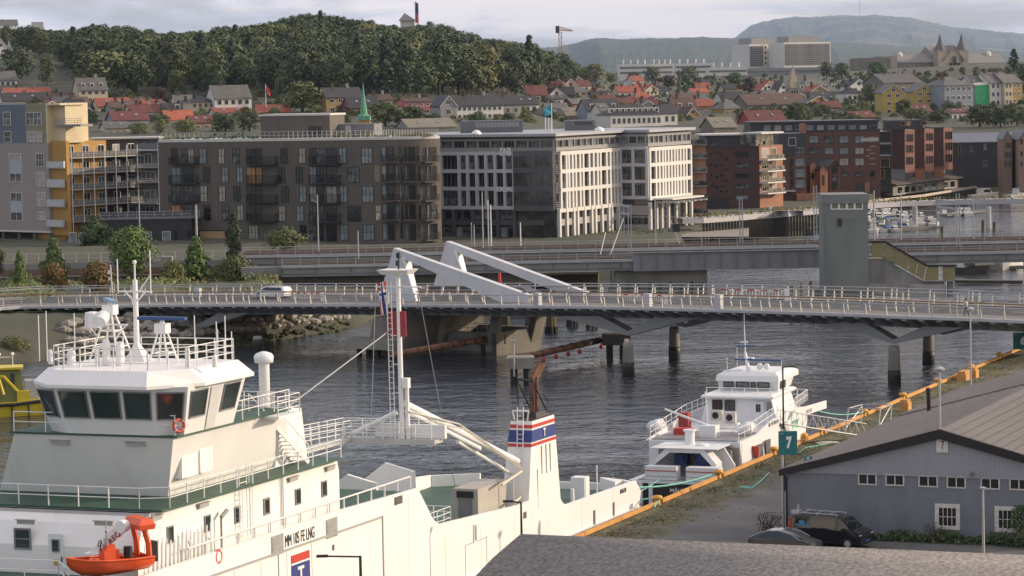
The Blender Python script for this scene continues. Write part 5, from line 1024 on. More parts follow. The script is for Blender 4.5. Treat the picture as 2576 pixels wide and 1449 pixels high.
car_body(bc,sprof,.92,M_blackcar,(-1.4,1.45),[('side_window',[(-1.5,1.0),(-.85,1.3),(.2,1.35),(.58,1.27),(1.0,1.0)]),('windscreen',[(.7,1.32),(1.22,1.0)]),('rear_window',[(-1.55,1.03),(-.95,1.35)])],.33,.78,.9)
def person(label,loc,rz,shirt,trousers,bend=0.,stride=.25,hair=(.05,.03,.02),lean=0.):
 root=thing('person',label,'person',loc,rz)
 J={'pel':(0,0,.95),'ch':(lean*.5,0,1.25),'nk':(lean*.9,0,1.48),'hd':(lean*1.15,0,1.66),'ls':(lean*.8,.19,1.42),'rs':(lean*.8,-.19,1.42),'le':(lean*.8+.10,.25,1.16),'re':(lean*.8-.10,-.25,1.16),'lw':(lean*.8+.28,.24,.98),'rw':(lean*.8-.02,-.27,.92),
'lh':(0,.10,.92),'rh':(0,-.10,.92),'lk':(stride*.55+.05,.11,.50),'rk':(-stride*.2+.03,-.11,.49),'la':(stride*.7,.11,.09),'ra':(-stride*.9,-.11,.12),'lt':(stride*.7+.17,.12,.03),'rt':(-stride*.9+.14,-.12,.03)}
 E=[('pel','ch'),('ch','nk'),('nk','hd'),('ch','ls'),('ls','le'),('le','lw'),('ch','rs'),('rs','re'),('re','rw'),('pel','lh'),('lh','lk'),('lk','la'),('la','lt'),('pel','rh'),('rh','rk'),('rk','ra'),('ra','rt')]
 rad={'pel':.15,'ch':.16,'nk':.06,'hd':.105,'ls':.075,'rs':.075,'le':.048,'re':.048,'lw':.036,'rw':.036,'lh':.095,'rh':.095,'lk':.062,'rk':.062,'la':.042,'ra':.042,'lt':.035,'rt':.035}
 ks=list(J);me=bpy.data.meshes.new('body');me.from_pydata([J[k]for k in ks],[(ks.index(a),ks.index(b))for a,b in E],[])
 o=bpy.data.objects.new('body',me);LINK(o);o.parent=root
 sk_=o.modifiers.new('skin','SKIN');o.modifiers.new('sub','SUBSURF').levels=1
 for i,k in enumerate(ks):me.skin_vertices[0].data[i].radius=(rad[k],rad[k]);me.skin_vertices[0].data[i].use_root=k=='pel'
 dg=bpy.context.evaluated_depsgraph_get();m2=bpy.data.meshes.new_from_object(o.evaluated_get(dg));o.modifiers.clear();o.data=m2
 for mm_ in(mat('skin_tone',(.45,.27,.19),.6,.05,2),shirt,trousers,mat('shoe_dark',(.03,.03,.03),.7,.1,2)):m2.materials.append(mm_)
 for pf in m2.polygons:
  c=pf.center;pf.use_smooth=True
  pf.material_index=3 if c.z<.1 else 2 if c.z<.98 and abs(c.y)<.2 else 0 if c.z>1.5 or(abs(c.y)>.2 and c.z<1.2)else 1
 MB().ball((J['hd'][0]-.02,0,1.70),.115,8,6,(1,.92,1)).build('hair',mat('hair_brown',hair,.7,.2,6),root,True);return root
sX=s_at(2416);person('person in pale top and dark trousers walking on the near bridge walkway',bp(sX,2.0,.02),bang(sX)+pi,mat('pale_shirt',(.50,.44,.38),.8,.1,3),mat('dark_trousers',(.025,.028,.04),.8,.1,3),lean=.06)
# abutment and flood wall left, under the bridge
f2=Fr(bp(s_at(200),5.0),bang(s_at(200)));m=MB();q=[f2.px(*c0(*p))for p in((-300,1010),(-300,700),(1000,690),(1000,705),(790,790),(790,725),(470,800),(210,885))]
aw=thing('abutment','tall sunlit concrete abutment wall under the left bridge end','abutment',f2.o,f2.a);m=MB();a=[f2.px(*c0(*p))for p in((-400,960),(-400,700),(800,690),(800,800),(210,885))];m.extr(a,0,3);m.build('wall',mat('abutment_concrete',(.36,.31,.24),.85,.15,.3,.2),aw)
a=[f2.px(*c0(*p))for p in((790,810),(800,700),(1010,700),(1010,730),(1190,715),(1190,735))];MB().extr(a,3.2,4.4).build('side_wall',mat('abutment_concrete2',(.38,.33,.26),.85,.15,.3,.2),aw)
# rocks of the bank
M_rock=mat('bank_rock',(.20,.18,.15),.9,.3,.8,.4,c2=(.36,.33,.29),rnd=.3);M_rockw=mat('weedy_rock',(.03,.035,.012),.8,.4,1,.4,c2=(.09,.09,.03),rnd=.3)
def rockmesh(m,seed):
 rnd=random.Random(seed);g=MB();g.lathe((0,0,0),[(.35,-.35),(.6,0),(.52,.3),(.2,.48)],7);g.v=[V((p.x*rnd.uniform(.75,1.2),p.y*rnd.uniform(.75,1.2),p.z*rnd.uniform(.8,1.2)))for p in g.v];return g.mesh('rock',m)
RK=[rockmesh(M_rock,i)for i in range(5)];RW=[rockmesh(M_rockw,9+i)for i in range(3)]
rbk=MB();
zz0=[on_z(x,interp(x,SX,[s[1]for s in SHORE]),0)for x in range(150,960,12)]
rk=thing('rock_bank','bank of rough grey boulders with weedy green foot along the left shore','bank',zz0[20])
rnd=random.Random(12);n=0
for i,p in enumerate(zz0):
 X=150+i*12
 for j in range(5):
  d_=.6+j*3.1+rnd.uniform(-.8,.8)
  if d_>15.5:continue
  Z=p.y+d_;xx=col_x(X,Z)+rnd.uniform(-.4,.4);z=ground(X,Z);s=rnd.uniform(.8,1.6)*(1.1 if j>1 else.7)
  if n<298:o=place('rock',(RK[rnd.randrange(5)]if j>1 else RW[rnd.randrange(3)]),rk,V((xx,Z,z+.1))-zz0[20],rnd.random()*6,sc=(s,s*rnd.uniform(.8,1.1),s*.8));n+=1
# pipes on caps, timber dolphins, float balls
M_tim=mat('dolphin_timber',(.035,.028,.02),.85,.4,1.2,.3,c2=(.13,.12,.05),st=(1,1,.2));M_timw=mat('timber_wet',(.01,.009,.007),.6,.3,1)
def fender_pipe(label,A_,B_,zA,zB,dist,capA,r=.38):
 a,b=on_z(*A_,zA),on_z(*B_,zB);o=thing('fender_pipe',label,'pipe',a,0,'rusty fender pipes below the bridge');d=b-a
 for k in range(9):m=MB();m.tube(d*(k/9)*1.0,d*((k+.96)/9),r,12);m.build('pipe_section',M_rust,o,True);m=MB();m.tube(d*((k+.93)/9),d*((k+1)/9),r*1.08,12);m.build('collar',mat('collar_rust',(.05,.03,.025),.8,.3,2),o)
 return a,b
def cap(label,p,L_,W_,H_,z0,rz,n=3,m=M_conc_dk):
 o=thing('pile_cap',label,'pile cap',(p.x,p.y,0),rz,'concrete pile caps in the river');q=MB();q.loft([[(-L_/2,-W_/2,z0),(L_/2,-W_/2,z0),(L_/2,W_/2,z0),(-L_/2,W_/2,z0)],[(-L_/2,-W_/2,z0+H_-.15),(L_/2,-W_/2,z0+H_-.15),(L_/2,W_/2,z0+H_-.15),(-L_/2,W_/2,z0+H_-.15)],[(-L_/2+.15,-W_/2+.15,z0+H_),(L_/2-.15,-W_/2+.15,z0+H_),(L_/2-.15,W_/2-.15,z0+H_),(-L_/2+.15,W_/2-.15,z0+H_)]]);q.build('cap_block',m,o)
 for k in range(n):
  for sy in(-.25,.25):q=MB();q.tube(((k-(n-1)/2)*L_/n*.95,sy*W_,-2),((k-(n-1)/2)*L_/n*.95,sy*W_,z0+.05),.38,9);q.build('pile',M_timw,o)
p1=fender_pipe('rusty fender pipe running from the bascule pier to a pile cap',c1(1340,1110),c1(2340,940),1.9,1.9,0,0);p2=fender_pipe('rusty fender pipe hung with red float balls behind the ferry funnel',c2(130,1140),c2(1000,945),1.9,1.9,0,0)
q=on_z(*c1(2290,1105),0);cap('dark pile cap carrying the right end of the pier pipe',q,3.4,2.6,1.2,1.3,.1,2);q=on_z(*c2(135,1395),0);cap('wide round edged pile cap with a pale pole left of the funnel pipes',q,2.9,2.2,1.25,1.75,0,2,mat('cap_concrete',(.25,.24,.21)));q=on_z(*c2(1060,1135),0);cap('dark pile cap at the right end of the red ball pipe',q,3.2,2.4,1.3,1.5,0,2)
for k,X in enumerate((345,462,578,690,908,1005)):
 a=p2[0].lerp(p2[1],(X-130)/870);tag(MB().ball((0,0,0),.27,10,6).tube((0,0,.2),(0,0,.75),.03,4).build('float_ball',M_red,loc=a-V((0,0,.78)),smooth=True),['first red float ball under the rusty pipe, beside the wide pile cap','second red float ball under the rusty pipe, on its dark half','third red float ball under the rusty pipe, on its dark half','red float ball hung where the pipe turns brighter','bright red float ball near the pipe end with pale collars','last red float ball beside the dark pile cap'][k],'float','red float balls under the fender pipe')
for x,yt,yb,l in((75,985,1395,'pale pole with small head standing on the wide pile cap'),):
 a=on_z(*c2(x,yb),0);b=on_y(*c2(x,yt),a.y-1.5);o=thing('marker_pole',l,'pole',(a.x,a.y-1.5,1.0));MB().tube((0,0,0),(0,0,b.z-1),.1,8).box((-.35,-.15,b.z-1),(.35,.15,b.z-.8)).build('pole',M_galv,o);MB().box((-.75,-.12,b.z-1.6),(-.45,.1,b.z-1.4)).build('yellow_light',mat('yellow_lens',(.5,.6,.05)),o)
def dolphin(label,x0,x1,yb,yt,k=c2,n=6):
 c=on_z(*k((x0+x1)/2,yb),0);w_=(on_z(*k(x1,yb),0)-on_z(*k(x0,yb),0)).length;zt_=min(5.5,on_y(*k((x0+x1)/2,yt),c.y).z);o=thing('timber_dolphin',label,'dolphin',(c.x,c.y,0),0,'timber pile dolphins in the river')
 for i in range(n):
  a=2*pi*i/n;R_=w_*.42;g=MB();g.tube((cos(a)*R_,sin(a)*R_,-2),(cos(a)*R_*.45,sin(a)*R_*.45,zt_),w_*.12,8);g.build('pile',M_tim,o);g=MB();g.tube((cos(a)*R_*1.0,sin(a)*R_,-2),(cos(a)*R_*.9,sin(a)*R_*.9,.9),w_*.13,8);g.build('wet_foot',M_timw,o)
dolphin('timber pile dolphin just right of the bascule pier',2395,2495,945,690,c1);dolphin('timber pile dolphin cut by the near arm foot, third from the pier',170,275,900,690);dolphin('broad timber pile dolphin with many piles',370,500,905,690,n=8);dolphin('timber pile dolphin with green stain before the fork pier',580,690,835,690);dolphin('slim timber pile dolphin second from the bascule pier',-30,40,940,690);dolphin('low timber pile dolphin partly behind the fork pier',760,880,850,700,n=5)
for x0,x1,yt,l in((310,355,430,'left of three dark mooring piles behind the bridge rail'),(408,442,420,'middle of three dark mooring piles behind the bridge rail'),(490,548,395,'tallest of three dark mooring piles beside the control tower')):dolphin(l,x0,x1,770,yt,c3,3)
# ================================================================ the railway crossing and its control tower
M_rgrey=mat('railway_steel',(.20,.205,.215),.6,.15,.3,.05,st=(1,1,.3));M_rdark=mat('ballast',(.07,.06,.055),.95,.3,1.2,.4,c2=(.13,.115,.10));M_rail2=mat('track_rail',(.16,.10,.075),.5,.2,2,metal=.3)
M_rconc=mat('railway_concrete',(.23,.225,.215),.9,.18,.3,.2,st=(1,1,.4))
YN=420.
def zx(X,y,Y=YN):p=on_y(X,y,Y);return p
xL,xT,xR=col_x(700,YN),col_x(2072,405),col_x(2700,YN)
def railbridge(name,label,y0,y1,x0,x1,zb,zt,deep=None,left_lift=None):
 o=thing(name,label,'railway bridge',(x0,y0,0));W_=x1-x0;D_=y1-y0
 m=MB();m.box((0,.0,zb+.4),(W_,D_,zt-.02));m.build('deck',M_rconc,o)
 m=MB();m.box((0,-.3,zt-.35),(W_,-.002,zt+.06));m.build('edge_beam',mat('edge_pale',(.36,.36,.365),.7,.12,.4),o)
 n=int(W_/9);m=MB();m.box((0,.15,zb),(W_,.35,zt-.36));m.box((0,-.1,zb),(W_,.6,zb+.08));m.box((0,D_-.4,zb),(W_,D_-.2,zt-.4));m.build('girder',M_rgrey,o)
 st=MB().box((0,-.0,zb+.09),(.12,.14,zt-.36)).mesh('stiffener',M_rgrey)
 for k in range(n*2):place('stiffener',st,o,(k*W_/(n*2),0,0))
 m=MB()
 for yy in(1.6,3.0,D_-3.0,D_-1.6):
  if 0<yy<D_:m.box((0,yy,zt+.18),(W_,yy+.08,zt+.32))
 m.build('track_rail',M_rail2,o);m=MB();m.box((0,.8,zt-.02),(W_,D_-.8,zt+.18));m.build('ballast',M_rdark,o)
 pm=MB().box((-.04,-.04,0),(.04,.04,1.15)).mesh('rail_post',M_galv)
 for k in range(int(W_/2.6)+1):place('rail_post',pm,o,(min(W_-.1,k*2.6+.05),-.15,zt+.06))
 m=MB();
 for z in(1.13,.75,.4):m.tube((0,-.15,zt+.06+z),(W_,-.15,zt+.06+z),.04 if z>1 else.025,5)
 m.build('handrail',M_galv,o);return o
nb_=railbridge('railway_bridge','nearer grey steel railway bridge with railing running to the control tower',YN,YN+6.5,col_x(700,YN),col_x(2069,YN),4.8,6.4)
m=MB();W0=col_x(1587,YN)-col_x(700,YN);W1=col_x(2069,YN)-col_x(700,YN);m.box((W0,-.5,4.75),(W1,-.32,7.25));m.box((W0,-.75,7.2),(W1,-.1,7.32));m.box((W0,-.75,4.7),(W1,-.3,4.8));m.build('deep_girder',M_rgrey,nb_)
sm=MB().box((-.05,-.72,4.8),(.05,-.5,7.2)).mesh('girder_rib',M_rgrey)
for k in range(12):place('girder_rib',sm,nb_,(lerp(W0,W1,(k+.5)/12),0,0))
railbridge('railway_bridge','nearer grey railway bridge continuing right of the control tower',YN,YN+6.5,col_x(2182,YN),xR,4.9,6.5);nb_['group']='railway bridges'
railbridge('railway_bridge','farther concrete railway bridge with long railing seen above the nearer one',438,446,col_x(600,438),col_x(2760,438),5.2,6.9)
# piers under the railway
for X,w,l in((1655,13,'wide concrete railway bridge pier beneath the deep girder'),):
 p=(col_x(X,424),424,0);o=thing('railway_pier',l,'bridge pier',p);MB().box((-w*.5,-2.5,-2),(w*.5,20,4.7)).box((-w*.5-.3,-2.8,-2),(w*.5+.3,20.3,.9)).build('pier_body',mat('pier_concrete',(.25,.24,.21),.9,.3,.3,.3,st=(1,1,.3)),o)
 g=MB()
 for k in range(9):u=-6.2+k*1.5;g.tube((u,-3.2,-2),(u,-3.2,2.8+.3*(k%2)),.18,6)
 g.build('fender_pile',M_tim,o)
g=thing('timber_wall','row of green stained timber piles below the railway girder','pile wall',(0,452,0));
tp=MB().tube((0,0,-2),(0,0,3.2),.32,7).mesh('pile',mat('green_timber',(.06,.055,.03),.9,.4,1,.2,c2=(.17,.16,.08),st=(1,1,.2)))
for k in range(26):place('pile',tp,g,(col_x(1380+k*4.6,452),0,random.uniform(-.2,.1)))
dq=MB();dq.box((col_x(960,450),450.5,2.4),(col_x(1500,450),470,2.75));tag(dq.build('timber_quay',mat('quay_planks',(.21,.18,.14),.9,.2,.8)),'low timber quay deck under the railway bridge','quay')
# overhead line masts
M_mast=mat('mast_galvanised',(.36,.37,.38),.5,.1,1,metal=.3)
def mast(label,X,yt,yb,Y,lattice=False,z0=6.7,r=.13,arm=0.,m=M_mast,cat='mast'):
 zt=on_y(X,yt,Y).z;p=(col_x(X,Y),Y,z0);o=thing('line_mast',label,cat,p,0,'overhead line masts by the railway');h=zt-z0;g=MB()
 if lattice:
  for a in(-.22,.22):g.box((a-.06,-.08,0),(a+.06,.08,h))
  n=int(h/.7)
  for k in range(n):s=1 if k%2 else-1;g.bar((-.2*s,0,h*k/n),(.2*s,0,h*(k+1)/n),.06,.06)
 else:g.tube((0,0,0),(0,0,h),r,8,r*.75)
 g.build('mast_body',m,o)
 if arm:q=MB();q.tube((0,0,h*.86),(arm,0,h*.92),.06);q.tube((0,0,h*.99),(arm*.8,0,h*.92),.03);q.build('cantilever',m,o)
 return o
def mb(k,lab,x,yt,yb,**kw):X=k(x,0)[0];return mast(lab,X,k(0,yt)[1],0,442. if kw.pop('far',1)else 429.,**kw)
mb(b2,'slim pale mast in front of the right white office facade',1420,880,0,r=.10);mb(b2,'lattice mast standing before the brick building forecourt',2250,870,0,lattice=True);mb(b3,'lattice mast left of the control tower top',550,760,0,lattice=True)
mb(b3,'slim mast right of the control tower',1118,810,0,r=.14);mb(b3,'slim tall mast between the control tower and the portal',1378,810,0,r=.14);mb(b3,'pale lamp mast right of the portal above the boats',2080,860,0,r=.10,arm=-.8)
mb(b0,'slim mast rising behind the big left tree',1320,640,0,r=.10,z0=5);mb(b0,'thick mast with red fitting before the brown building corner',1870,690,0,r=.2,z0=5);mb(b1,'slim leaning mast before the brown building middle',600,850,0,r=.11,arm=-.9);mb(b1,'short slim mast left of the lifting arms',985,1200,0,far=0,r=.1)
mb(b1,'slim mast before the grey office columns',2195,820,0,r=.11);mb(b2,'lattice mast with slanted stay and box below the office entrance',1520,890,0,lattice=True)
for x,yt,l in((2250,900,'pale flagpole with red stripes in front of the office columns, left of a pair'),(2275,950,'pale flagpole with red stripes in front of the office columns, right of a pair'),(2085,1120,'short pale pole with round lamp by the office'),(2110,1140,'short reddish pole beside the round lamp pole'),(2560,1120,'white flagpole at the glass corner of the office')):X=b1(x,0)[0];mast(l,X,b1(0,yt)[1],0,447,r=.10,z0=6.2,m=M_pipe if x>2200 else M_mast,cat='pole')
pt=thing('line_portal','steel portal with double crossbeams and slanted stays over the railway','portal',(col_x(1577,436),436,6.7))
for X,Y in((1562,442),(1580,430)):
 m=MB()
 for a in(-.2,.2):x=col_x(X,Y)-col_x(1577,436)+a;m.box((x-.07,Y-436-.1,0),(x+.07,Y-436+.1,on_y(X,514,Y).z-6.7))
 m.build('portal_leg',M_mast,pt)
m=MB()
for y in(517,537):a,b=on_y(1562,y,442),on_y(1583,y+3,430);o_=V((col_x(1577,436),436,6.7));m.bar(a-o_,b-o_,.25,.3)
m.build('crossbeam',M_mast,pt);m=MB();o_=V((col_x(1577,436),436,6.7));m.tube(on_y(1568,550,433)-o_,on_y(1530,655,429)-o_,.09);m.tube(on_y(1523,585,438)-o_,on_y(1510,640,436)-o_,.07);m.build('stay',M_mast,pt)
pt=thing('line_portal','steel portal with two crossbeams right of the control tower over the marina','portal',(col_x(2400,436),436,6.7));o_=V((col_x(2400,436),436,6.7))
for x,yt,Y in((1740,870,442),(1930,840,430)):
 X=b3(x,0)[0];m=MB()
 for a in(-.22,.22):px_=col_x(X,Y)-o_.x+a;m.box((px_-.07,Y-436-.1,0),(px_+.07,Y-436+.1,on_y(X,b3(0,yt)[1],Y).z-6.7))
 m.build('portal_leg',M_mast,pt)
m=MB()
for y0,y1 in((905,925),(970,990)):m.bar(on_y(*b3(1740,y0),442)-o_,on_y(*b3(1930,y1),430)-o_,.25,.3)
m.build('crossbeam',M_mast,pt)
o=mast('slanted stay post with dark box sign below the office entrance',b2(1690,0)[0],b2(0,1380)[1],0,441,r=.08);m=MB();q=V(o.location);m.tube(on_y(*b2(1690,1380),441)-q,on_y(*b2(1580,1090),441)-q,.09);m.build('stay',M_mast,o);m=MB();a,b=on_y(*b2(1602,1210),440)-q,on_y(*b2(1670,1130),440)-q;m.box((a.x,-1.2,a.z),(b.x,-.8,b.z));m.build('dark_box',M_black,o)
for k,(X0,X1,y)in enumerate(((1560,1830,520+26),(1830,2400,530),(2400,2640,528))):
 a,b=on_y(X0,y,434),on_y(X1,y,434);m=MB();m.tube(a,b,.035,4);tag(m.build('contact_wire',M_mast),('thin contact wire left of the control tower','thin contact wire passing behind the control tower','thin contact wire at the right over the boats')[k],'wire')
# control tower with stairs
TY=405.;tx0,tx1=col_x(2070,TY),col_x(2181,TY);zt_=on_y(2125,489,TY).z
M_tow=mat('tower_greygreen',(.19,.205,.19),.75,.08,.4,.05,st=(1,1,.3));weather(M_tow,(.08,.09,.08),.52,.75,.5,.35,(1,1,.12));weather(M_rgrey,(.11,.08,.06),.55,.75,.5,.4,(1,1,.2));M_tow2=mat('tower_cap',(.19,.20,.19),.7,.08,.4)
tw=thing('control_tower','square grey green bridge control tower with band of windows at the top','tower',(tx0,TY,2.4));W_=tx1-tx0;H_=zt_-2.4
c=W_*.14
m=MB();m.prism([(0,.9),(c,0),(W_,0),(W_,7),(0,7)],0,H_-1.25);m.build('shaft',M_tow,tw);m=MB();m.prism([(-.12,.8),(c-.05,-.15),(W_+.12,-.15),(W_+.12,7.2),(-.12,7.2)],H_-1.25,H_);m.build('roof_band',M_tow2,tw)
m=MB();m.prism([(.02,.88),(c+.02,-.012),(W_-.02,-.012),(W_-.02,.3),(.02,1.2)],H_-3.3,H_-1.26);m.build('window_band',M_tow2,tw)
M_twin=mat('tower_glass',(.06,.07,.05),.1,.5,.8,c2=(.22,.24,.16))
for x0,x1 in((710,788),(788,865),(865,940),(940,1020)):
 a,b=on_y(*b3(x0,995),TY-.1),on_y(*b3(x1,905),TY-.1);window(tw,((a.x+b.x)/2-tx0,-.02,(a.z+b.z)/2-2.4),b.x-a.x,b.z-a.z,M_pipe,M_twin,.13)
a,b=on_y(*b3(780,1150),TY),on_y(*b3(812,1080),TY);m=MB();m.box((a.x-tx0,-.35,a.z-2.4),(b.x-tx0,0,b.z-2.4));m.build('signal_lamp',M_black,tw)
m=MB();m.box((-.6,-.6,-2.6),(W_+.6,7.5,0));m.build('plinth',M_conc_dk,tw)
st=thing('tower_stairs','covered stair with yellow panels on a stained concrete block beside the tower','stairs',(tx1,TY,0));Yp=TY+.3
tp_=lambda x,y,dy=.3:(on_y(*c3(x,y),TY+dy).x-tx1,on_y(*c3(x,y),TY+dy).z)
M_yp=mat('stair_yellow_panel',(.24,.205,.095),.6,.12,.5,.05)
m=MB();m.extr([tp_(1105,170),tp_(1105,12),tp_(1225,12),tp_(1225,168)],.25,.33);m.build('panel',M_yp,st)
for k in range(5):
 f0,f1=k/5,(k+1)/5-.012;m=MB();A0,A1,B0_,B1_=V(tp_(1232,22)),V(tp_(1640,252)),V(tp_(1232,172)),V(tp_(1605,388));m.extr([tuple(B0_.lerp(B1_,f0)),tuple(A0.lerp(A1,f0)),tuple(A0.lerp(A1,f1)),tuple(B0_.lerp(B1_,f1))],.25,.33);m.build('panel',M_yp,st)
for x0,x1 in((1642,1750),(1790,1910)):m=MB();m.extr([tp_(x0-(30 if x0<1700 else 0),388),tp_(x0,254),tp_(x1,256),tp_(x1,386)],.25,.33);m.build('panel',M_yp,st)
m=MB();m.extr([tp_(1062,12),tp_(1230,6),tp_(1645,240),tp_(1930,240),tp_(1930,256),tp_(1640,256),tp_(1228,22),tp_(1062,26)],.1,2.2);m.build('stair_roof',M_fas,st)
m=MB();m.extr([tp_(1065,540),tp_(1065,185),tp_(1230,185),tp_(1600,395),tp_(1810,400),tp_(1810,560)],.5,4);m.build('concrete_base',mat('stair_concrete',(.13,.125,.115),.9,.35,.35,.3,c2=(.27,.26,.24),st=(1,1,.3)),st);m=MB();m.extr([tp_(1065,520),tp_(1065,420),tp_(1820,430),tp_(1820,560)],.1,.5);m.build('footing',mat('footing_concrete',(.20,.19,.17),.9,.35,.5,.3,c2=(.40,.38,.35)),st)
m=MB();m.extr([tp_(1600,392),tp_(1905,388),tp_(1905,400),tp_(1600,404)],.1,2.4);m.extr([tp_(1850,560),tp_(1850,400),tp_(1900,400),tp_(1900,560)],1.0,2.0);m.build('landing',M_rgrey,st)
# railway on the left bank: tracks, wall, fence
lx0,lx1=col_x(-120,446),col_x(705,430)
tr=MB();tr.box((lx0,428,4.2),(lx1,446,4.95));struct('track_bed',tr,M_rdark)
for k,y in enumerate((430,431.5,434.2,435.7,438.4,439.9,442.6,444.1)):
 if k%2==0:o=thing('railway_track',('nearest','second','third','farthest')[k//2]+' railway track on the left bank ballast','track',(lx0,y,4.95),0,'railway tracks');
 MB().box((0,y-o.location.y,0),(lx1-lx0,y-o.location.y+.08,.16)).build('rail',M_rail2,o)
lw=thing('track_wall','low pale concrete wall between the railway and the left buildings','wall',(lx0,448,3.5));MB().box((0,0,0),(col_x(650,448)-lx0,.4,2.3)).build('wall',M_rconc,lw)
ff=thing('track_fence','grey mesh fence with posts behind the left railway tracks','fence',(lx0,452,4));pm=MB().tube((0,0,0),(0,0,3.0),.06,6).mesh('fence_post',M_galv)
for k in range(24):place('fence_post',pm,ff,(k*(col_x(620,452)-lx0)/23,0,0))
m=MB();
for z in(.6,1.4,2.2,2.95):m.tube((0,0,z),(col_x(620,452)-lx0,0,z),.03,4)
m.build('fence_rail',M_galv,ff)
gr=MB();a=on_y(*c0(1556,285),427);b=on_y(*c0(1660,160),427);tag(MB().box((0,0,0),(b.x-a.x,1.6,b.z-a.z)).box((.2,-.03,.2),(1.1,0,b.z-a.z-.2)).build('equipment_cabinet',mat('cabinet_palegrey',(.27,.28,.27),.6,.08,1),loc=(a.x,427,a.z)),'pale grey equipment cabinet beside the tracks between two green trees','cabinet')
# concrete abutment wall of the railway with painted lettering shapes
gx0,gx1=col_x(590,418),col_x(1330,424);ab=thing('railway_abutment','concrete retaining wall under the railway with pink spray painted shapes','wall',(gx0,423,0));MB().box((0,0,2),(gx1-gx0,1,4.75)).build('wall',mat('retaining_concrete',(.20,.18,.15),.9,.3,.4,.3),ab);MB().box((0,-1,4.75),(col_x(705,423)-gx0,.5,6.1)).build('coping',M_rconc,ab)
g=MB();rnd=random.Random(3);M_pk=mat('pink_spray_paint',(.35,.05,.13),.6,.3,2,c2=(.55,.16,.25))
a=col_x(622,423)-gx0;b=col_x(688,423)-gx0
for k in range(7):
 x=lerp(a,b,(k+.5)/7);g.torus((x,-.03,3.9+rnd.uniform(-.15,.15)),(0,1,.0),.36,.13,10,4);g.box((x-.07,-.06,3.4),(x+.08,-.01,4.4))
g.build('spray_paint',M_pk,ab)
# ================================================================ buildings along the far shore
G0=3.0
PANES=[mat('pane_dark',(.010,.012,.013),.08,.4,.6,spec=.7),mat('pane_mixed',(.02,.025,.025),.10,.5,.9,c2=(.16,.17,.165),thr=(.42,.62)),mat('pane_curtain',(.20,.19,.16),.25,.3,1.1,c2=(.40,.38,.33)),mat('pane_sky',(.10,.13,.145),.08,.3,.6,c2=(.26,.30,.31))]  # last pane: reflected sky put into a pale blue-grey colour
M_pblk=mat('pane_frame_black',(.014,.014,.015),.5,.1,1);M_pwht=mat('pane_frame_white',(.62,.61,.58),.5,.08,1);M_pgry=mat('pane_frame_grey',(.20,.205,.215),.5,.1,1)
M_grainor=mat('grained_orange',(.42,.22,.08),.6,.15,1.5,st=(4,4,.5))  # orange-brown tone with upright grain, for some panes and frames
prnd=random.Random(21)
def pick(wts):return prnd.choices(range(len(wts)),wts)[0]
def wins(root,fr,k,rects,mf,wts=(4,3,1,1),mull=0,tr=0,fw=.09,w=0.,q=.15,d=.10,name='window',extra=None):
 out=[]
 for x0,y0,x1,y1 in rects:
  a,b=fr.px(*k(x0,y1),w),fr.px(*k(x1,y0),w);W_=max(.3,round(abs(b[0]-a[0])/q)*q);H_=max(.3,round((b[1]-a[1])/q)*q)
  pm=(PANES+(extra or[]))[pick(wts)]
  out.append(window(root,((a[0]+b[0])/2,w,(a[1]+b[1])/2),W_,H_,mf,pm,fw,mull,tr,d=d,name=name))
 return out
def grid(xs,ys):return[(x0,y0,x1,y1)for y0,y1 in ys for x0,x1 in xs]
def roofz(fr,k,x,y):return fr.px(*k(x,y))[1]
def balcony(root,fr,k,x0,x1,yb,yt,mslab,mrail,depth=1.5,w=0.,bars=12,solid=False):
 a,b=fr.px(*k(x0,yb),w-depth),fr.px(*k(x1,yt),w-depth);W_,H_=b[0]-a[0],b[1]-a[1]
 o=MB().box((0,0,0),(W_,depth,.2)).build('balcony',mslab,root,loc=(a[0],w-depth,a[1]));m=MB()
 if solid:m.box((0,0,.2),(W_,.05,H_));m.box((0,.05,.2),(.05,depth,H_));m.box((W_-.05,.05,.2),(W_,depth,H_))
 else:
  m.box((0,0,H_-.05),(W_,.05,H_));m.box((0,.05,H_-.05),(.05,depth,H_));m.box((W_-.05,.05,H_-.05),(W_,depth,H_))
  n=max(4,int(W_/.16));
  for i in range(n):x=W_*(i+.5)/n;m.box((x-.022,.01,.2),(x+.022,.04,H_-.05))
  for i in range(int(depth/.2)):y=.1+i*.2;m.box((0.01,y,.2),(.04,y+.04,H_-.05));m.box((W_-.04,y,.2),(W_-.01,y+.04,H_-.05))
 m.build('balcony_railing',mrail,o);return o
# ---- dark brown apartment block with a rounded sunlit end
M_brown=mat('brown_cladding',(.115,.100,.084),.75,.10,.25,st=(3,3,.15));M_cornice=mat('pale_cornice',(.55,.53,.50),.6,.08,.5)
p0,p1=(col_x(396,549),549),(col_x(965,534),534);FBr=Fr.two(p0,p1);ub=FBr.loc((*p1,0))[0];zt_=roofz(FBr,b1,0,335)
br=thing('apartment_block','dark brown clad apartment block with rounded sunlit end and black balconies','apartment block',fr=FBr)
cend=[];ca=0.;q=V((ub,0));pts=[q.copy()]
for k in range(10):ca=R(5+k*6.4);q=q+V((cos(ca),sin(ca)))*1.08;pts.append(q.copy())
pts=[V((0,0))]+pts;back=[V((pts[-1].x-5,pts[-1].y+11)),V((0,16))]
MB().prism([tuple(p)for p in pts+back],G0-1,zt_).build('wall',M_brown,br)
MB().prism([tuple(V((p.x,p.y))+V((0,-.08)))for p in pts]+[tuple(p)for p in back],zt_,zt_+.45).build('cornice',M_cornice,br)
m=MB()
for u in[k*.62 for k in range(int(ub/.62))]:m.box((u,-.025,G0+.5),(u+.05,-.001,zt_-.05))
m.build('cladding_rib',M_brown,br);br.children[-1]['kind']='stuff'
rows0=((145,295),(325,475),(505,660),(690,840),(880,1030));WT=(5,4,3,2)
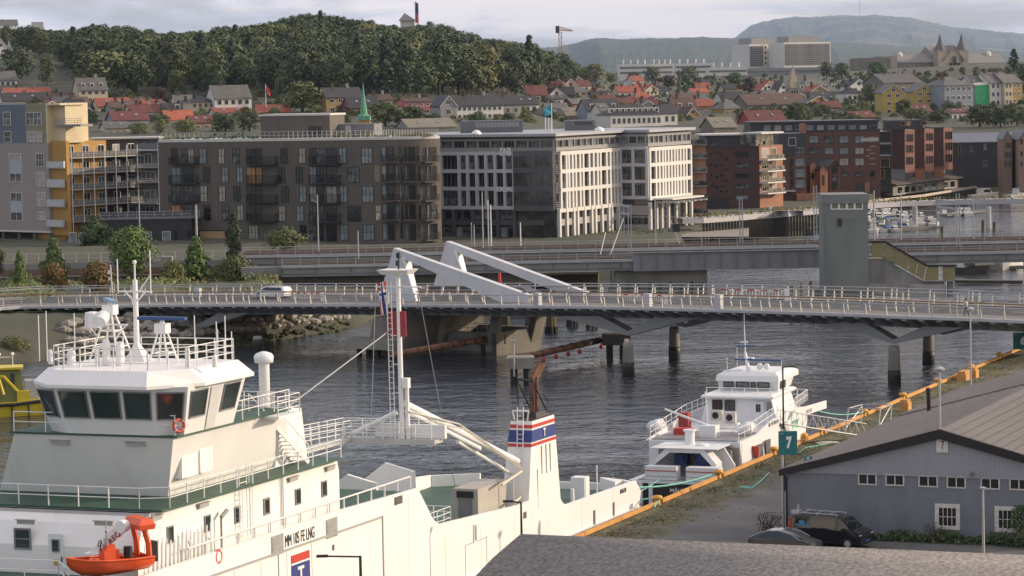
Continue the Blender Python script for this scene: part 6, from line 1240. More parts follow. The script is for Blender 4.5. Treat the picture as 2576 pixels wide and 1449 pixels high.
OR=[M_grainor]
st0=(((1655,1718),(1928,1993),(2108,2172),(2250,2312)),((1965,2028),(2142,2206),(2285,2348)),((1937,2002),(2116,2178),(2257,2320)),((1972,2036),(2150,2212),(2292,2352)))
for cs_,ys in zip(st0,rows0):wins(br,FBr,b0,[(a,ys[0],b,ys[1])for a,b in cs_],M_pblk,(4,4,3,2,3),1,1,.08,extra=OR)
rows1=((395,550),(580,737),(767,925),(955,1110),(1140,1290))
st1=(((266,330),(440,505)),((240,305),(412,478)),((275,342),(446,512)),((247,310),(418,488)),((280,345),(452,518)))
for cs_,ys in zip(st1,rows1):wins(br,FBr,b1,[(a,ys[0],b,ys[1])for a,b in cs_],M_pblk,(4,4,3,2,0),1,1,.08)
for ys in rows1:wins(br,FBr,b1,[(545,ys[0],610,ys[1]+10),(612,ys[0],680,ys[1]+10),(705,ys[0],808,ys[1]+10)],M_pblk,(6,4,3,1),1,1,.07)
for(x0,x1),ys in zip(((826,900),(908,1025),(836,910),(915,1035),(842,915)),rows1):wins(br,FBr,b1,[(x0,ys[0],x1,ys[1])],M_pblk,(3,4,2,4),1 if x1-x0<80 else 2,1,.08)
for(x0,x1),ys in zip(((1045,1150),None or(0,0),(1055,1160),(0,0),(1062,1168)),rows1):
 if x1:wins(br,FBr,b1,[(x0,ys[0],x1,ys[1])],M_pblk,(3,4,2,4),2,1,.08)
for ys in rows0[:4]:wins(br,FBr,b0,[(1660 if ys[0]>300 else 1760,ys[0],1745 if ys[0]>300 else 1815,ys[1]+10),(1775 if ys[0]>300 else 1820,ys[0],1870,ys[1]+10)],M_pblk,(5,4,3,1,2),1,1,.08,extra=OR);wins(br,FBr,b0,[(2385,ys[0],2470,ys[1]+10),(2475,ys[0],2530,ys[1]+10)],M_pblk,(8,2,2,1,2),1,1,.08,extra=OR)
wins(br,FBr,b0,[(2405,885,2495,1030)],M_pblk,(2,4,3,3),2,1)
for yb,yt in((300,225),(495,405),(668,590)):balcony(br,FBr,b0,1622,1888,yb,yt,M_black,M_pblk,1.5)
for yb,yt in((310,222),(495,408),(675,590),(855,775)):balcony(br,FBr,b0,2375,2655,yb,yt,M_black,M_pblk,1.5)
for yb,yt in((568,475),(752,662),(940,848),(1128,1035)):balcony(br,FBr,b1,530,818,yb,yt,M_black,M_pblk,1.5)
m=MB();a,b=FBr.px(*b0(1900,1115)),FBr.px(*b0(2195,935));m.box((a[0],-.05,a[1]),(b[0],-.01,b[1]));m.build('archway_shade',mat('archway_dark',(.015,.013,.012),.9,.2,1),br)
m=MB();a,b=FBr.px(*b0(1935,1040)),FBr.px(*b0(2190,945));m.box((a[0],-.10,a[1]),(b[0],-.06,b[1]))
for k in range(7):m.box((lerp(a[0],b[0],k/7),-.16,a[1]),(lerp(a[0],b[0],k/7)+.12,-.11,b[1]))
m.build('archway_woodwork',mat('pale_timber',(.42,.29,.16),.7,.15,1.5),br)  # one light brown timber tone on every face
# curved end: window doors and balconies on tangent faces
def curved(xc):
 best=None
 for a,b in zip(pts[1:],pts[2:]):
  pa,pb=FBr.wd((a.x,a.y,0)),FBr.wd((b.x,b.y,0));fr=Fr.two(pa,pb);u=fr.px(*b1(xc,900))[0]
  if-.01<=u<=(pb-pa).length+.01:return fr
 return Fr.two(FBr.wd((*pts[-2],0)),FBr.wd((*pts[-1],0)))
rel=FBr.M.inverted()
def onwall(fr):e=bpy.data.objects.new('bay',None);LINK(e);e.parent=br;e.matrix_local=rel@fr.M;return e
def curve_item(fr,mesh_objs):
 for o in mesh_objs:ml=rel@fr.M@Matrix.Translation(o.location);o.parent=br;o.matrix_local=ml
for xs,bx in(((1240,1280,1296,1355),(1240,1390)),((1462,1482,1500,1560),(1442,1600)),((1672,1692,1712,1765),(1660,1800))):
 fr=curved((bx[0]+bx[1])/2)
 for i,(ys,bb)in enumerate(zip(((385,535),(565,715),(755,895),(940,1090),(1125,1290)),((545,468),(735,650),(920,845),(1105,1030),(1300,1210)))):
  dx=i*3;q=wins(None,fr,b1,[(xs[0]+dx,ys[0],xs[1]+dx,ys[1])],M_pblk,(2,2,2,5));q+=wins(None,fr,b1,[(xs[2]+dx,ys[0],xs[3]+dx,ys[1])],M_pblk,(9,1,0,0));curve_item(fr,q)
  if i<4 or bx[0]>1600:o=balcony(None,fr,b1,bx[0]+dx,bx[1]+dx,bb[0],bb[1],mat('balcony_brown',(.09,.075,.06),.7,.1,1),M_pblk,1.3);curve_item(fr,[o])
for x0,x1,i in((1410,1432,0),(1580,1602,0),(1172,1222,1),(1376,1398,1),(1428,1440,1),(1596,1618,1),(1412,1436,2),(1586,1606,2),(1182,1228,3),(1384,1404,3),(1436,1446,3),(1602,1622,3),(1424,1446,4),(1592,1614,4)):
 ys=((378,530),(575,722),(750,892),(955,1100),(1120,1270))[i];fr=curved((x0+x1)/2);curve_item(fr,wins(None,fr,b1,[(x0,ys[0],x1,ys[1])],M_pblk,(3,2,1,4),fw=.06))
# roof house, railings, planting and cowls on the brown block
def rp(k,x,y,w):return FBr.px(*k(x,y),w)
a=rp(b1,72,312,5);b=rp(b1,368,78,5);c=rp(b1,735,66,5)
m=MB();m.box((a[0],5,zt_),(c[0],12,b[1]-.2));m.build('roof_house',M_brown,br);m=MB();m.box((a[0]-.2,4.85,b[1]-.2),(c[0]+.2,12.2,b[1]+.15));m.build('roof_house_cap',M_cornice,br)
for x0,x1,y0,y1 in((540,606,190,285),(622,658,190,285)):wins(br,FBr,b1,[(x0,y0,x1,y1)],M_pblk,(4,1,0,0),w=4.99)
for nm,w,x0,x1,n in(('roof_railing',1.0,b0(1560,0)[0],b1(1130,0)[0],44),('roof_railing',1.0,b1(1135,0)[0],b1(1770,0)[0],24)):
 a=FBr.px(x0,345,w)[0];b=FBr.px(x1,345,w)[0];b=min(b,ub+9);m=MB()
 for k in range(n+1):x=lerp(a,b,k/n);y=w+(max(0,x-ub)**2)*.028;m.tube((x,y,zt_+.4),(x,y,zt_+1.7),.04,5)
 for z in(1.0,1.7):m.path([(lerp(a,b,k/8),w+(max(0,lerp(a,b,k/8)-ub)**2)*.028,zt_+z)for k in range(9)],.035)
 m.build(nm,M_galv,br)
a=rp(b1,740,240,9);b=rp(b1,1165,165,9);m=MB();m.box((a[0],9,zt_),(b[0],13,b[1]));rg=m.build('roof_plant_room',mat('slate_grey_panel',(.16,.17,.185),.6,.1,.5,st=(2,2,.2)),br);q=rp(b1,890,230,8.9);q2=rp(b1,942,185,8.9);MB().box((q[0],8.9,zt_+.4),(q2[0],8.98,q2[1])).build('panel_door',M_galv,rg)
def planter(root,x0,x1,y,z,n,h,mats,seed,hx=.8):
 rnd=random.Random(seed);g=MB()
 for _ in range(n):
  x=rnd.uniform(x0,x1);c=V((x,y+rnd.gauss(0,hx),z+abs(rnd.gauss(0,.5))*h*(.6+.4*sin(x*1.3))));d=V((rnd.gauss(0,1),-rnd.random(),rnd.random())).normalized();t=d.orthogonal().normalized();bb=d.cross(t);s=rnd.uniform(.12,.26);g.m=rnd.randrange(len(mats));g.quad(c-t*s,c-bb*s,c+t*s,c+bb*s)
 o=g.build('roof_planting',mats,root);o['kind']='stuff';return o
planter(br,rp(b0,1560,0,2)[0],rp(b0,2500,0,2)[0],2.5,zt_+.6,700,1.2,M_lf,1);planter(br,rp(b1,740,0,3)[0],rp(b1,1700,0,3)[0],4,zt_+.5,900,1.1,M_lf+[mat('rust_heather',(.20,.11,.06),.8,.3,2)],2)
# ---- low dark brick wing with roof terrace, to the left
FLo=Fr((col_x(246,541),541),0.02);lo=thing('brick_wing','low dark brick wing with roof terrace railing between the left tower and the brown block','building',fr=FLo)
M_dbrick=mat('dark_brick',(.040,.036,.040),.85,.25,1.4,.15);wl=FLo.px(*b0(1820,0))[0];zl=roofz(FLo,b0,700,845)
MB().box((0,0,G0-1),(wl,11,zl)).build('wall',M_dbrick,lo);MB().prism([(-.2,-.2),(wl+.3,-.2),(wl+1.6,2.2),(wl+1.6,11),(-.2,11)],zl,zl+.3).build('coping',mat('coping_grey',(.16,.165,.18),.7,.1,.5),lo)
m=MB();rail(m,[(0,0,zl+.3),(wl,0,zl+.3),(wl+1.4,2.4,zl+.3)],1.1,1.6,2,.03,.045);m.build('terrace_railing',M_galv,lo);m=MB();m.box((.2,.06,zl+.4),(wl-.2,.1,zl+1.3));m.build('terrace_glass',mat('terrace_glass',(.10,.105,.12),.15,.2,.8),lo)
wins(lo,FLo,b0,[(668,955,738,1062),(762,955,830,1055),(1400,950,1465,1045),(1570,945,1645,1045)],M_pwht,(0,1,1,4));wins(lo,FLo,b0,[(1685,938,1712,1040),(1810,935,1838,1010)],M_pblk,(4,1,0,0))
planter(lo,FLo.px(*b0(800,0))[0],FLo.px(*b0(1100,0))[0],2,zl+.4,160,.8,M_lf,5)
# ---- left apartment tower: beige below, blue and olive above, ochre side with balconies
FTw=Fr.two((col_x(-190,575),575),(col_x(118.5,552),552));ut=FTw.loc((col_x(118.5,552),552,0))[0]
tw_=thing('apartment_tower','beige and blue apartment tower cut by the left picture edge','apartment block',fr=FTw)
zb,zm,ztp=FTw.px(*b0(450,945))[1],FTw.px(*b0(420,95))[1],FTw.px(*a0(410,1000))[1]
M_beige=mat('beige_panel',(.30,.265,.245),.8,.06,.3,st=(1,1,.4));M_bl=mat('slate_blue_cladding',(.12,.14,.18),.7,.08,.3,st=(4,4,.1));M_olive=mat('olive_panel',(.24,.225,.145),.75,.07,.4);M_cream=mat('cream_panel',(.62,.52,.34),.75,.08,.5);M_ochre=mat('ochre_panel',(.40,.23,.06),.75,.08,.5)
MB().box((0,0,zb),(ut,11,zm)).build('lower_wall',M_beige,tw_);ul=FTw.px(*a0(248,1100))[0]
MB().box((0,.04,zm),(ul,11,ztp-.1)).build('upper_wall',M_bl,tw_);MB().box((ul,.02,zm),(ut-.3,10,ztp)).build('olive_wall',M_olive,tw_);MB().box((ut-.3,.0,zm),(ut,10,ztp)).box((ut-.02,0,ztp-.35),(ut+3.6,6,ztp)).box((ut-.02,1.6,zm),(ut+3.2,6,ztp-.35)).build('cream_wall',M_cream,tw_)
m=MB();m.box((0,-.1,zb-.3),(ut+.05,11,zb));m.build('sill_band',M_cornice,tw_);m=MB();m.box((0,2.2,G0-1),(ut,11,zb-.3));m.build('undercroft',M_dbrick,tw_);cm=MB().box((0,0,G0-1),(.5,.5,zb-.3)).mesh('column',M_conc_dk)
for k in range(5):place('column',cm,tw_,(ut-.6-k*4.5,.3,0))
wins(tw_,FTw,b0,[(92,195,205,278),(98,385,210,467),(103,575,214,655),(107,762,218,842)],M_pwht,(3,3,1,0),1);wins(tw_,FTw,b0,[(350,192,425,322),(358,380,432,510),(362,570,436,698),(368,758,440,838)],M_pwht,(3,3,2,1),2,1)
for x0,y0,x1,y1 in((97,280,212,380),(104,660,218,755)):a,b=FTw.px(*b0(x0,y1)),FTw.px(*b0(x1,y0));MB().box((a[0],-.03,a[1]),(b[0],-.002,b[1])).build('spandrel',mat('spandrel_grey',(.38,.39,.42),.6,.05,1),tw_)
wins(tw_,FTw,a0,[(36,1080,102,1212),(42,1268,108,1375)],M_pwht,(4,1,0,2),0,1,w=.03);wins(tw_,FTw,a0,[(255,1085,400,1210),(262,1270,405,1375)],M_pwht,(3,2,1,1),3,1,w=.01)
FOc=Fr(FTw.wd((ut+2.6,1.3,0)),R(50));oc=thing('balcony_wing','ochre fronted apartment wing with stacked steel balconies right of the beige tower','apartment block',fr=FOc)
zo=FTw.px(*b0(450,75))[1]-.2;Lo=24.
MB().box((0.05,.05,G0-1),(Lo*.45,9,zo)).build('wall',M_ochre,oc);MB().box((Lo*.45,.05,G0-1),(Lo,9,zo-2.5)).build('terrace_wall',M_dbrick,oc)
for r_ in range(5):
 z=zo-1.6-r_*2.95
 for c_ in range(6):window(oc,(1.8+c_*3.8,.05,z-.2),1.7,2.1,M_pwht,PANES[pick((3,3,2,1))],.1,1,0,d=.1)
 if r_>0 or True:
  zf=zo-3.1-r_*2.95;o=MB().box((0,0,0),(Lo-2,1.7,.18)).build('balcony',mat('balcony_slab',(.36,.34,.31),.7,.1,1),oc,loc=(.4,-1.7,zf));m=MB();rail(m,[(0,0.05,.18),(Lo-2,.05,.18)],1.05,.9,2,.02,.025);m.build('balcony_railing',M_galv,o);MB().box((.1,.09,.25),(Lo-2.2,.11,1.1)).build('balcony_glass',mat('balcony_glass',(.16,.155,.15),.2,.2,1),o)
cm=MB().tube((0,0,G0),(0,0,zo-1),.07,6).mesh('balcony_post',M_pipe)
for k in range(9):place('balcony_post',cm,oc,(.6+k*2.75,-1.65,0))
# front balconies of the tower corner
for yb,yt in((338,270),(525,445),(712,640),(905,838)):balcony(tw_,FTw,b0,452,612,yb,yt,mat('balcony_slab',(.36,.34,.31)),M_galv,.4,0.,8,True)
m=MB();a,b=FTw.px(*b0(462,930)),FTw.px(*b0(612,75));m.box((ut,.6,a[1]-1),(b[0],1.4,b[1]));m.build('ochre_return',M_ochre,tw_)
FTr=FTw;a,b=FTw.px(*a0(490,1225)),FTw.px(*a0(735,1120));m=MB();m.box((a[0],1.0,a[1]),(b[0],4,a[1]+.4));rail(m,[(a[0],1,a[1]+.4),(b[0],1,a[1]+.4)],1.1,.8,3,.03,.03);m.build('top_terrace',M_grey,tw_)
# ---- grey terrace building between wing and brown block
FGr=Fr((col_x(232,566),566),.0);gr_=thing('terrace_block','grey stepped apartment building with white window doors and awning roof left of the brown block','apartment block',fr=FGr)
wg_=FGr.px(*b0(1525,0))[0];zg=roofz(FGr,b0,1200,40);M_gz=mat('grey_zinc',(.13,.135,.15),.6,.12,.4)
MB().box((0,0,G0),(wg_*.55,8,zg-2.2)).build('wall',M_dbrick,gr_);MB().box((wg_*.55,-1.2,G0),(wg_,8,zg-1.2)).build('front_wall',M_gz,gr_);m=MB();m.box((-1,-.5,zg-.3),(wg_+.3,8,zg));m.build('flat_roof',M_cornice,gr_);MB().box((0,1.2,zg-2.2),(wg_,8,zg-.3)).build('top_storey',M_gz,gr_)
wins(gr_,FGr,b0,[(1325,195,1465,300),(1325,365,1500,460),(1300,545,1500,665),(1320,700,1490,760)],M_pwht,(4,2,1,0),3,0,w=-1.2);wins(gr_,FGr,b0,[(1020,220,1110,310),(1120,215,1260,310),(1130,360,1265,460),(1130,520,1200,600)],M_pgry,(4,2,0,1),1,0);wins(gr_,FGr,b0,[(1010,75,1060,125),(1210,85,1320,120)],M_pgry,(4,1,0,0),1,0,w=1.2)
for yb,yt,x0,x1 in((340,290,1270,1530),(485,430,1215,1530),(690,630,1215,1520)):balcony(gr_,FGr,b0,x0,x1,yb,yt,mat('balcony_slab',(.36,.34,.31)),M_galv,1.4,-1.2)
m=MB();m.box((wg_*.55,-2.4,zg-2.6),(wg_+.2,-1.1,zg-2.3));m.build('awning',M_galv,gr_)
# ---- the grey and white office
kk=545.;K0=V((col_x(1395,kk),kk));eB=V((.47,.883));eA=V((-.883,.47))
K1=K0+eB*27;K2=K1-eA*5.75;K3=K2+eB*19.5;KA=K0+eA*24
of=thing('office_block','grey and white office block with deep window grids and projecting flat roof','office building',(K0.x,K0.y,0));rel_of=Matrix.Translation((-K0.x,-K0.y,0))
FA,FB2,FC,FD=Fr.two(KA,K0),Fr.two(K0,K1),Fr.two(K1,K2),Fr.two(K2,K3)
M_ofshade=mat('office_shaded_frame',(.46,.465,.50),.6,.05,.4);M_ofw=mat('office_white_frame',(.60,.575,.545),.6,.05,.4);M_ofd=mat('office_dark_metal',(.085,.088,.098),.5,.12,.5);M_ofglass=mat('office_glass',(.016,.018,.019),.07,.5,.5,c2=(.085,.08,.075),thr=(.4,.7),spec=.7)  # shade of facades A and C is put into the cooler frame colour
zr=FB2.px(*b2(495,425))[1]+.1;ztop=FB2.px(*b2(400,262))[1];zlow=FB2.px(*b2(500,985))[1]
core=[tuple(p)for p in(KA,K0,K1,K2,K3,K3+V((-18,12)),KA+V((-2,22)))]
def loc2(L_):return[(p[0]-K0.x,p[1]-K0.y)for p in L_]
MB().prism(loc2(core),G0-1,ztop-.9).build('glass_core',M_ofglass,of)
def fpart(fr,mb,name,m):o=mb.build(name,m,of);o.matrix_local=rel_of@fr.M;return o
def fwins(fr,k,rects,mf,wts,**kw):
 q=wins(None,fr,k,rects,mf,wts,**kw)
 for o in q:ml=rel_of@fr.M@Matrix.Translation(o.location);o.parent=of;o.matrix_local=ml
LA,LB,LC,LD=24.,27.,5.75,19.5
# roof slab and attic
def outset(d):return[tuple(p)for p in(KA+V((-1.6,-.6))*1,K0+V((.15,-1.7))*1,K1+V((.9,-.2)),K2+V((.4,-1.2)),K3+V((1.2,.2)),K3+V((-18,13)),KA+V((-3,23)))]
MB().prism(loc2(outset(1)),ztop-.5,ztop).build('roof_slab',mat('roof_slab_metal',(.33,.34,.37),.45,.08,.4,metal=.2),of);MB().prism(loc2([(p[0]*.995+.02,p[1])for p in core]),ztop-.9,ztop-.5).build('soffit',M_ofd,of)
atz0=zr+.25
for fr,L_,m,n,r_ in((FA,LA,M_ofshade,9,.25),(FB2,LB,M_ofw,11,.25),(FC,LC,M_ofshade,3,.2),(FD,LD,M_ofw,9,.25)):
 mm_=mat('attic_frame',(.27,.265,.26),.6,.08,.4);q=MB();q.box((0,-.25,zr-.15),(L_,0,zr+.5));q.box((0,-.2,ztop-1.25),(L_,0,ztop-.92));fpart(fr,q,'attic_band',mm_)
 cm=MB().box((-.13,-.3,zr+.5),(.13,0,ztop-1.25)).mesh('attic_column',mm_)
 for k in range(n+1):o=place('attic_column',cm,of);o.matrix_local=rel_of@fr.M@Matrix.Translation((lerp(.2,L_-.2,k/n),0,0))
 pz=(zr+.5+ztop-1.25)/2
 for k in range(n):w_=L_/n-.5;a,b=window_mesh(round(w_,1),round(ztop-1.75-zr,1),.08,M_pgry,PANES[pick((4,4,1,1))],2,0,.1);o=place('window',a,of);place('pane',b,o);o.matrix_local=rel_of@fr.M@Matrix.Translation((lerp(.2,L_-.2,(k+.5)/n),0,pz))
# facade A: grid with its shade put into the grey
ya=((465,605),(640,775),(810,945));xa=((1840,1912),(1914,1985),(2010,2065),(2095,2152),(2185,2243),(2272,2330),(2362,2422),(2455,2512))
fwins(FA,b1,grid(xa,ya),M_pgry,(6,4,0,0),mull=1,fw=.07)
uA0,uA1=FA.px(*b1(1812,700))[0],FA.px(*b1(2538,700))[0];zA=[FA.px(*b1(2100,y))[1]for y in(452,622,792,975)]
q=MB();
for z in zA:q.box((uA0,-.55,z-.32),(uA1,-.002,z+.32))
fpart(FA,q,'grid_band',M_ofshade);cuts=[1822,1998,2080,2168,2258,2345,2438,2526]
cm=MB().box((-.28,-.55,zA[3]+.32),(.28,-.003,zA[2]-.32));cms=[MB().box((-.28,-.55,z0+.32),(.28,-.003,z1-.32)).mesh('grid_post',M_ofshade)for z1,z0 in zip(zA,zA[1:])]
for x in cuts:
 for c in cms:o=place('grid_post',c,of);o.matrix_local=rel_of@FA.M@Matrix.Translation((FA.px(*b1(x,700))[0],0,0))
z2=FA.px(*b1(2100,1095))[1]
fwins(FA,b1,grid(((1815,1850),(1855,1925),(1965,2020),(2025,2100),(2150,2230),(2240,2300),(2400,2450),(2460,2530)),((1005,1085),(1165,1270))),M_pgry,(6,3,1,1),fw=.06)
q=MB();q.box((0,-.2,z2-.9),(LA*.9,-.01,z2));fpart(FA,q,'spandrel',M_ofd)
cm=MB().box((-.3,-.5,G0),(.3,-.01,zA[3]-.32)).mesh('column',M_ofd)
for x in(1825,1940,2125,2370,2530):o=place('column',cm,of);o.matrix_local=rel_of@FA.M@Matrix.Translation((FA.px(*b1(x,1000))[0],0,0))
# glass corner bay with louvred return
uc0,uc1=FA.px(*b2(95,700))[0],LA;q=MB();q.box((uc0,-1.1,zlow-.2),(uc1+.0,-.0,zr-.2));fpart(FA,q,'corner_bay',M_ofglass)
for y in(440,600,780,965):z=FA.px(*b2(230,y))[1];q=MB();q.box((uc0-.05,-1.2,z-.75),(uc1+.1,-1.1,z+.25));fpart(FA,q,'bay_band',M_ofd)
q=MB()
for k in range(8):u=lerp(uc0,uc1,k/7);q.box((u-.05,-1.18,zlow),(u+.05,-1.1,zr-.2))
fpart(FA,q,'bay_mullion',M_ofd)
lb=3.6
q=MB()
for k in range(30):z=lerp(zlow,zr,k/30);q.box((0,-.12,z),(lb,-.03,z+.12))if not any(abs(z-FB2.px(*b2(430,y))[1])<.8 for y in(520,700,885))else None
fpart(FB2,q,'louvre',mat('louvre_grey2',(.26,.26,.265),.5,.1,1))
# facade B and D: white grids in the sun
def whitegrid(fr,k,xs,rows,x0,x1,dbl):
 zz_=[fr.px(*k((x0+x1)/2,y))[1]for y in rows];u0,u1=fr.px(*k(x0,650))[0],fr.px(*k(x1,650))[0];q=MB()
 for z in zz_:q.box((u0,-.5,z-.34),(u1,-.002,z+.34))
 fpart(fr,q,'grid_band',M_ofw);n=len(xs)
 cms=[MB().box((-.33,-.5,zb_+.34),(.33,-.003,za-.34)).mesh('grid_post',M_ofw)for za,zb_ in zip(zz_,zz_[1:])]
 for x in xs:
  for c in cms:o=place('grid_post',c,of);o.matrix_local=rel_of@fr.M@Matrix.Translation((fr.px(*k(x,650))[0],0,0))
 us=[fr.px(*k(x,650))[0]for x in xs]
 for ua,ub_ in zip(us,us[1:]):
  for za,zb_ in zip(zz_,zz_[1:]):
   a,b=window_mesh(round((ub_-ua-.66)/.2)*.2 or.6,round((za-zb_-.68)/.2)*.2,.07,M_pgry,PANES[pick((6,2,0,0))],0,1,.1);o=place('window',a,of);place('pane',b,o);o.matrix_local=rel_of@fr.M@Matrix.Translation(((ua+ub_)/2,0,(za+zb_)/2))
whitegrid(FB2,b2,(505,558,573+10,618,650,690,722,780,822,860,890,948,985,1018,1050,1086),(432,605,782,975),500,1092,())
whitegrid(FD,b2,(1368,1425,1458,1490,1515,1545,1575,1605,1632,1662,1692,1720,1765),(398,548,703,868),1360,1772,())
cm=MB().box((-.3,-.6,G0),(.3,-.02,zlow)).mesh('column',M_ofw)
for x in(495,565,632,668,738,805,842,905,970,1000,1062):o=place('column',cm,of);o.matrix_local=rel_of@FB2.M@Matrix.Translation((FB2.px(*b2(x,1120))[0],0,0))
for x in(1372,1432,1480,1545,1620,1712,1768):o=place('column',cm,of);o.matrix_local=rel_of@FD.M@Matrix.Translation((FD.px(*b2(x,1000))[0],0,0))
q=MB();z=FB2.px(*b2(780,1090))[1];q.box((0,-.25,z-.6),(LB,-.02,z+.6));fpart(FB2,q,'spandrel',mat('office_spandrel',(.30,.29,.28),.6,.08,.5));q=MB();z=FC.px(*b2(1230,1000))[1];q.box((-.2,-.3,z-.9),(LC+.2,-.02,z+.9));q.box((-.1,-.2,G0),(LC,-.02,G0+1));fpart(FC,q,'spandrel',mat('office_spandrel',(.30,.29,.28)))
zz_=[FC.px(*b2(1230,y))[1]for y in(400,562,722,878)];q=MB()
for z in zz_:q.box((-.1,-.35,z-.3),(LC+.1,-.002,z+.3))
for u in(0,LC/2,LC):q.box((u-.3,-.34,zz_[-1]),(u+.3,-.003,zz_[0]))
fpart(FC,q,'grid_frame',M_ofshade);fwins(FC,b2,grid(((1122,1200),(1235,1332)),((425,545),(585,705),(742,860))),M_pgry,(4,3,0,0),mull=1,fw=.07)
oz_=thing('sidestreet_block','narrow salmon coloured balcony front squeezed right of the white office','apartment block',(K3.x,K3.y,0));MB().box((.2,1.5,G0),(3.2,12,ztop-3)).build('wall',mat('salmon_render',(.34,.19,.13),.8,.1,.5),oz_)
for k in range(6):m=MB();m.box((.1,.3,G0+2+k*2.7),(3.4,1.5,G0+2.2+k*2.7));o=m.build('balcony',M_grey,oz_);MB().box((.1,.28,G0+2.2+k*2.7),(3.4,.32,G0+3.1+k*2.7)).build('balcony_glass',PANES[1],o)
# rooftop: plant room, aerials, domes, entrance canopy
def at_roof(k,x,y):return on_z(*k(x,y),ztop)
M_plant=mat('plant_grey_panel',(.13,.14,.155),.6,.1,.4,st=(3,3,.2))
for x0,x1,y0,y1,Y,kf in((2000,2600,130,240,566,b1),(565,850,130,212,572,b2)):
 a,b=on_y(*kf(x0,y1),Y),on_y(*kf(x1,y0),Y);m=MB();m.box((a.x-K0.x,Y-K0.y,ztop),(b.x-K0.x,Y-K0.y+7,b.z));o=m.build('roof_plant_room',M_plant,of);lm=MB()
 for k in range(12):u=lerp(a.x,b.x,.25+.7*k/12)-K0.x;lm.box((u,Y-K0.y-.05,a.z+.7),(u+.55,Y-K0.y-.002,b.z-.3))
 lm.build('louvre',mat('louvre_grey2',(.26,.26,.265)),o)
m=MB()
for x in(375,405,432):a,b=on_y(*b2(x,215),556),on_y(*b2(x,108),556);m.tube((a.x-K0.x,556-K0.y,ztop),(b.x-K0.x,556-K0.y,b.z),.16,6)
m.build('aerial',M_pipe,of);dm=MB();
for kf,x,y,Y in((b1,2155,238,552),(b2,895,208,562)):a=on_y(*kf(x,y),Y);dm.lathe((a.x-K0.x,Y-K0.y,ztop),[(.95,0),(.9,.25),(.6,.6),(.1,.8)],12)
dm.build('roof_dome',M_pipe,of)
fp=on_y(*b2(436,120),553);fl=thing('roof_flagpole','white flagpole with turquoise flag on the office roof','flag',(fp.x,553,ztop));h_=on_y(*b2(440,-35),553).z-ztop;MB().tube((0,0,0),(0,0,h_),.08,6).build('pole',M_pipe,fl)
g=MB()
for i in range(4):
 for j in range(6):W_=lambda a,b:V((-.1-a*1.3+.1*b,.25*sin(a*4+b*2),h_-.3-b*1.6-a*.8));g.quad(W_(i/4,j/6),W_((i+1)/4,j/6),W_((i+1)/4,(j+1)/6),W_(i/4,(j+1)/6))
g.build('cloth',mat('flag_turquoise',(.03,.30,.36),.7,.1,2),fl)
q=MB();q.box((1.5,-4.5,8.6),(16,-.6,8.9));
for k in range(6):q.box((2+k*2.6,-5.5,8.0),(2.25+k*2.6,-.6,8.3))
fpart(FD,q,'entrance_canopy',M_ofw)
def sign_on(fr,txt,k,x0,x1,yc,h,w=-.7):
 a,b=fr.px(*k(x0,yc),w),fr.px(*k(x1,yc),w);o=lettering(txt,1,M_pipe,of,(0,0,0),wide=b[0]-a[0],high=h,name='roof_lettering',bold=.02);sc=o.scale.copy();o.matrix_local=rel_of@fr.M@Matrix.Translation(((a[0]+b[0])/2,w,(a[1]+b[1])/2))@Matrix.Rotation(pi/2,4,'X')@Matrix.Diagonal((*sc,1))
sign_on(FA,'DNB',b1,2385,2488,440,1.5);sign_on(FA,'SCALEAQ',b1,2340,2518,803,1.0)
# ---- brick blocks further right
M_br1=mat('red_brown_brick',(.115,.058,.046),.85,.2,.8,.15);M_br2=mat('dark_red_brick',(.075,.040,.036),.85,.2,.8,.15);M_br3=mat('orange_brick',(.30,.145,.085),.85,.15,.8,.15);M_zinc=mat('dark_zinc',(.035,.037,.043),.5,.15,.5);M_bal=mat('white_balcony',(.52,.51,.50),.6,.06,1)
def bldg(name,label,k,x0,x1,ytop,Y,a,m,depth=14,cat='building',zroof=None,mroof=None,par=.35):
 X0,X1=k(x0,0)[0],k(x1,0)[0];fr=Fr((col_x(X0,Y),Y),a);o=thing(name,label,cat,fr=fr);W_=fr.px(X1,k(0,ytop)[1])[0];z=fr.px(*k((x0+x1)/2,ytop))[1]
 MB().box((0,0,G0-1),(W_,depth,z)).build('wall',m,o);MB().box((-.12,-.15,z),(W_+.12,depth+.1,z+par)).build('roof',mroof or M_zinc,o);return o,fr,W_,z
o,fr,W_,z=bldg('brick_block','square dark red brick apartment block with small scattered square windows',b2,1835,2440,385,648,.05,M_br2,16,'apartment block')
wins(o,fr,b2,[(2205,432,2335,485),(2205,535,2340,590),(2208,640,2338,692),(2210,742,2340,797),(2208,852,2335,900)],M_pblk,(3,3,2,1),2)
wins(o,fr,b2,[(x-9,y-9,x+9,y+9)for x,y in((1978,455),(2028,442),(2076,456),(2125,506),(1980,556),(2028,568),(2076,558),(2125,610),(1982,660),(2030,676),(2078,662),(2126,713),(1984,763),(2030,778),(2078,766),(2078,818),(2126,818))],M_pblk,(9,0,0,0),fw=.05,name='small_window')
m=MB();a,b=fr.px(*b2(1920,985)),fr.px(*b2(2150,880));m.box((a[0],-.06,a[1]),(b[0],-.01,b[1]));m.build('entrance',M_black,o);m=MB();m.box((2,1.5,z+.3),(W_-.2,14,z+2.4));tt=m.build('penthouse',M_zinc,o);m=MB();m.box((1.2,.8,z+2.4),(W_+.3,14.5,z+2.7));m.build('penthouse_roof',M_cornice,o)
wins(o,fr,b2,[(1850,330,1940,375),(1960,330,2050,378),(2300,330,2500,370)],M_pblk,(4,2,0,2),2,w=1.49);
for i,(y0,y1)in enumerate(((430,480),(530,580),(640,690),(750,800),(850,900))):balcony(o,fr,b2,1830,1895,y1,y0+10,M_bal,M_galv,1.3)
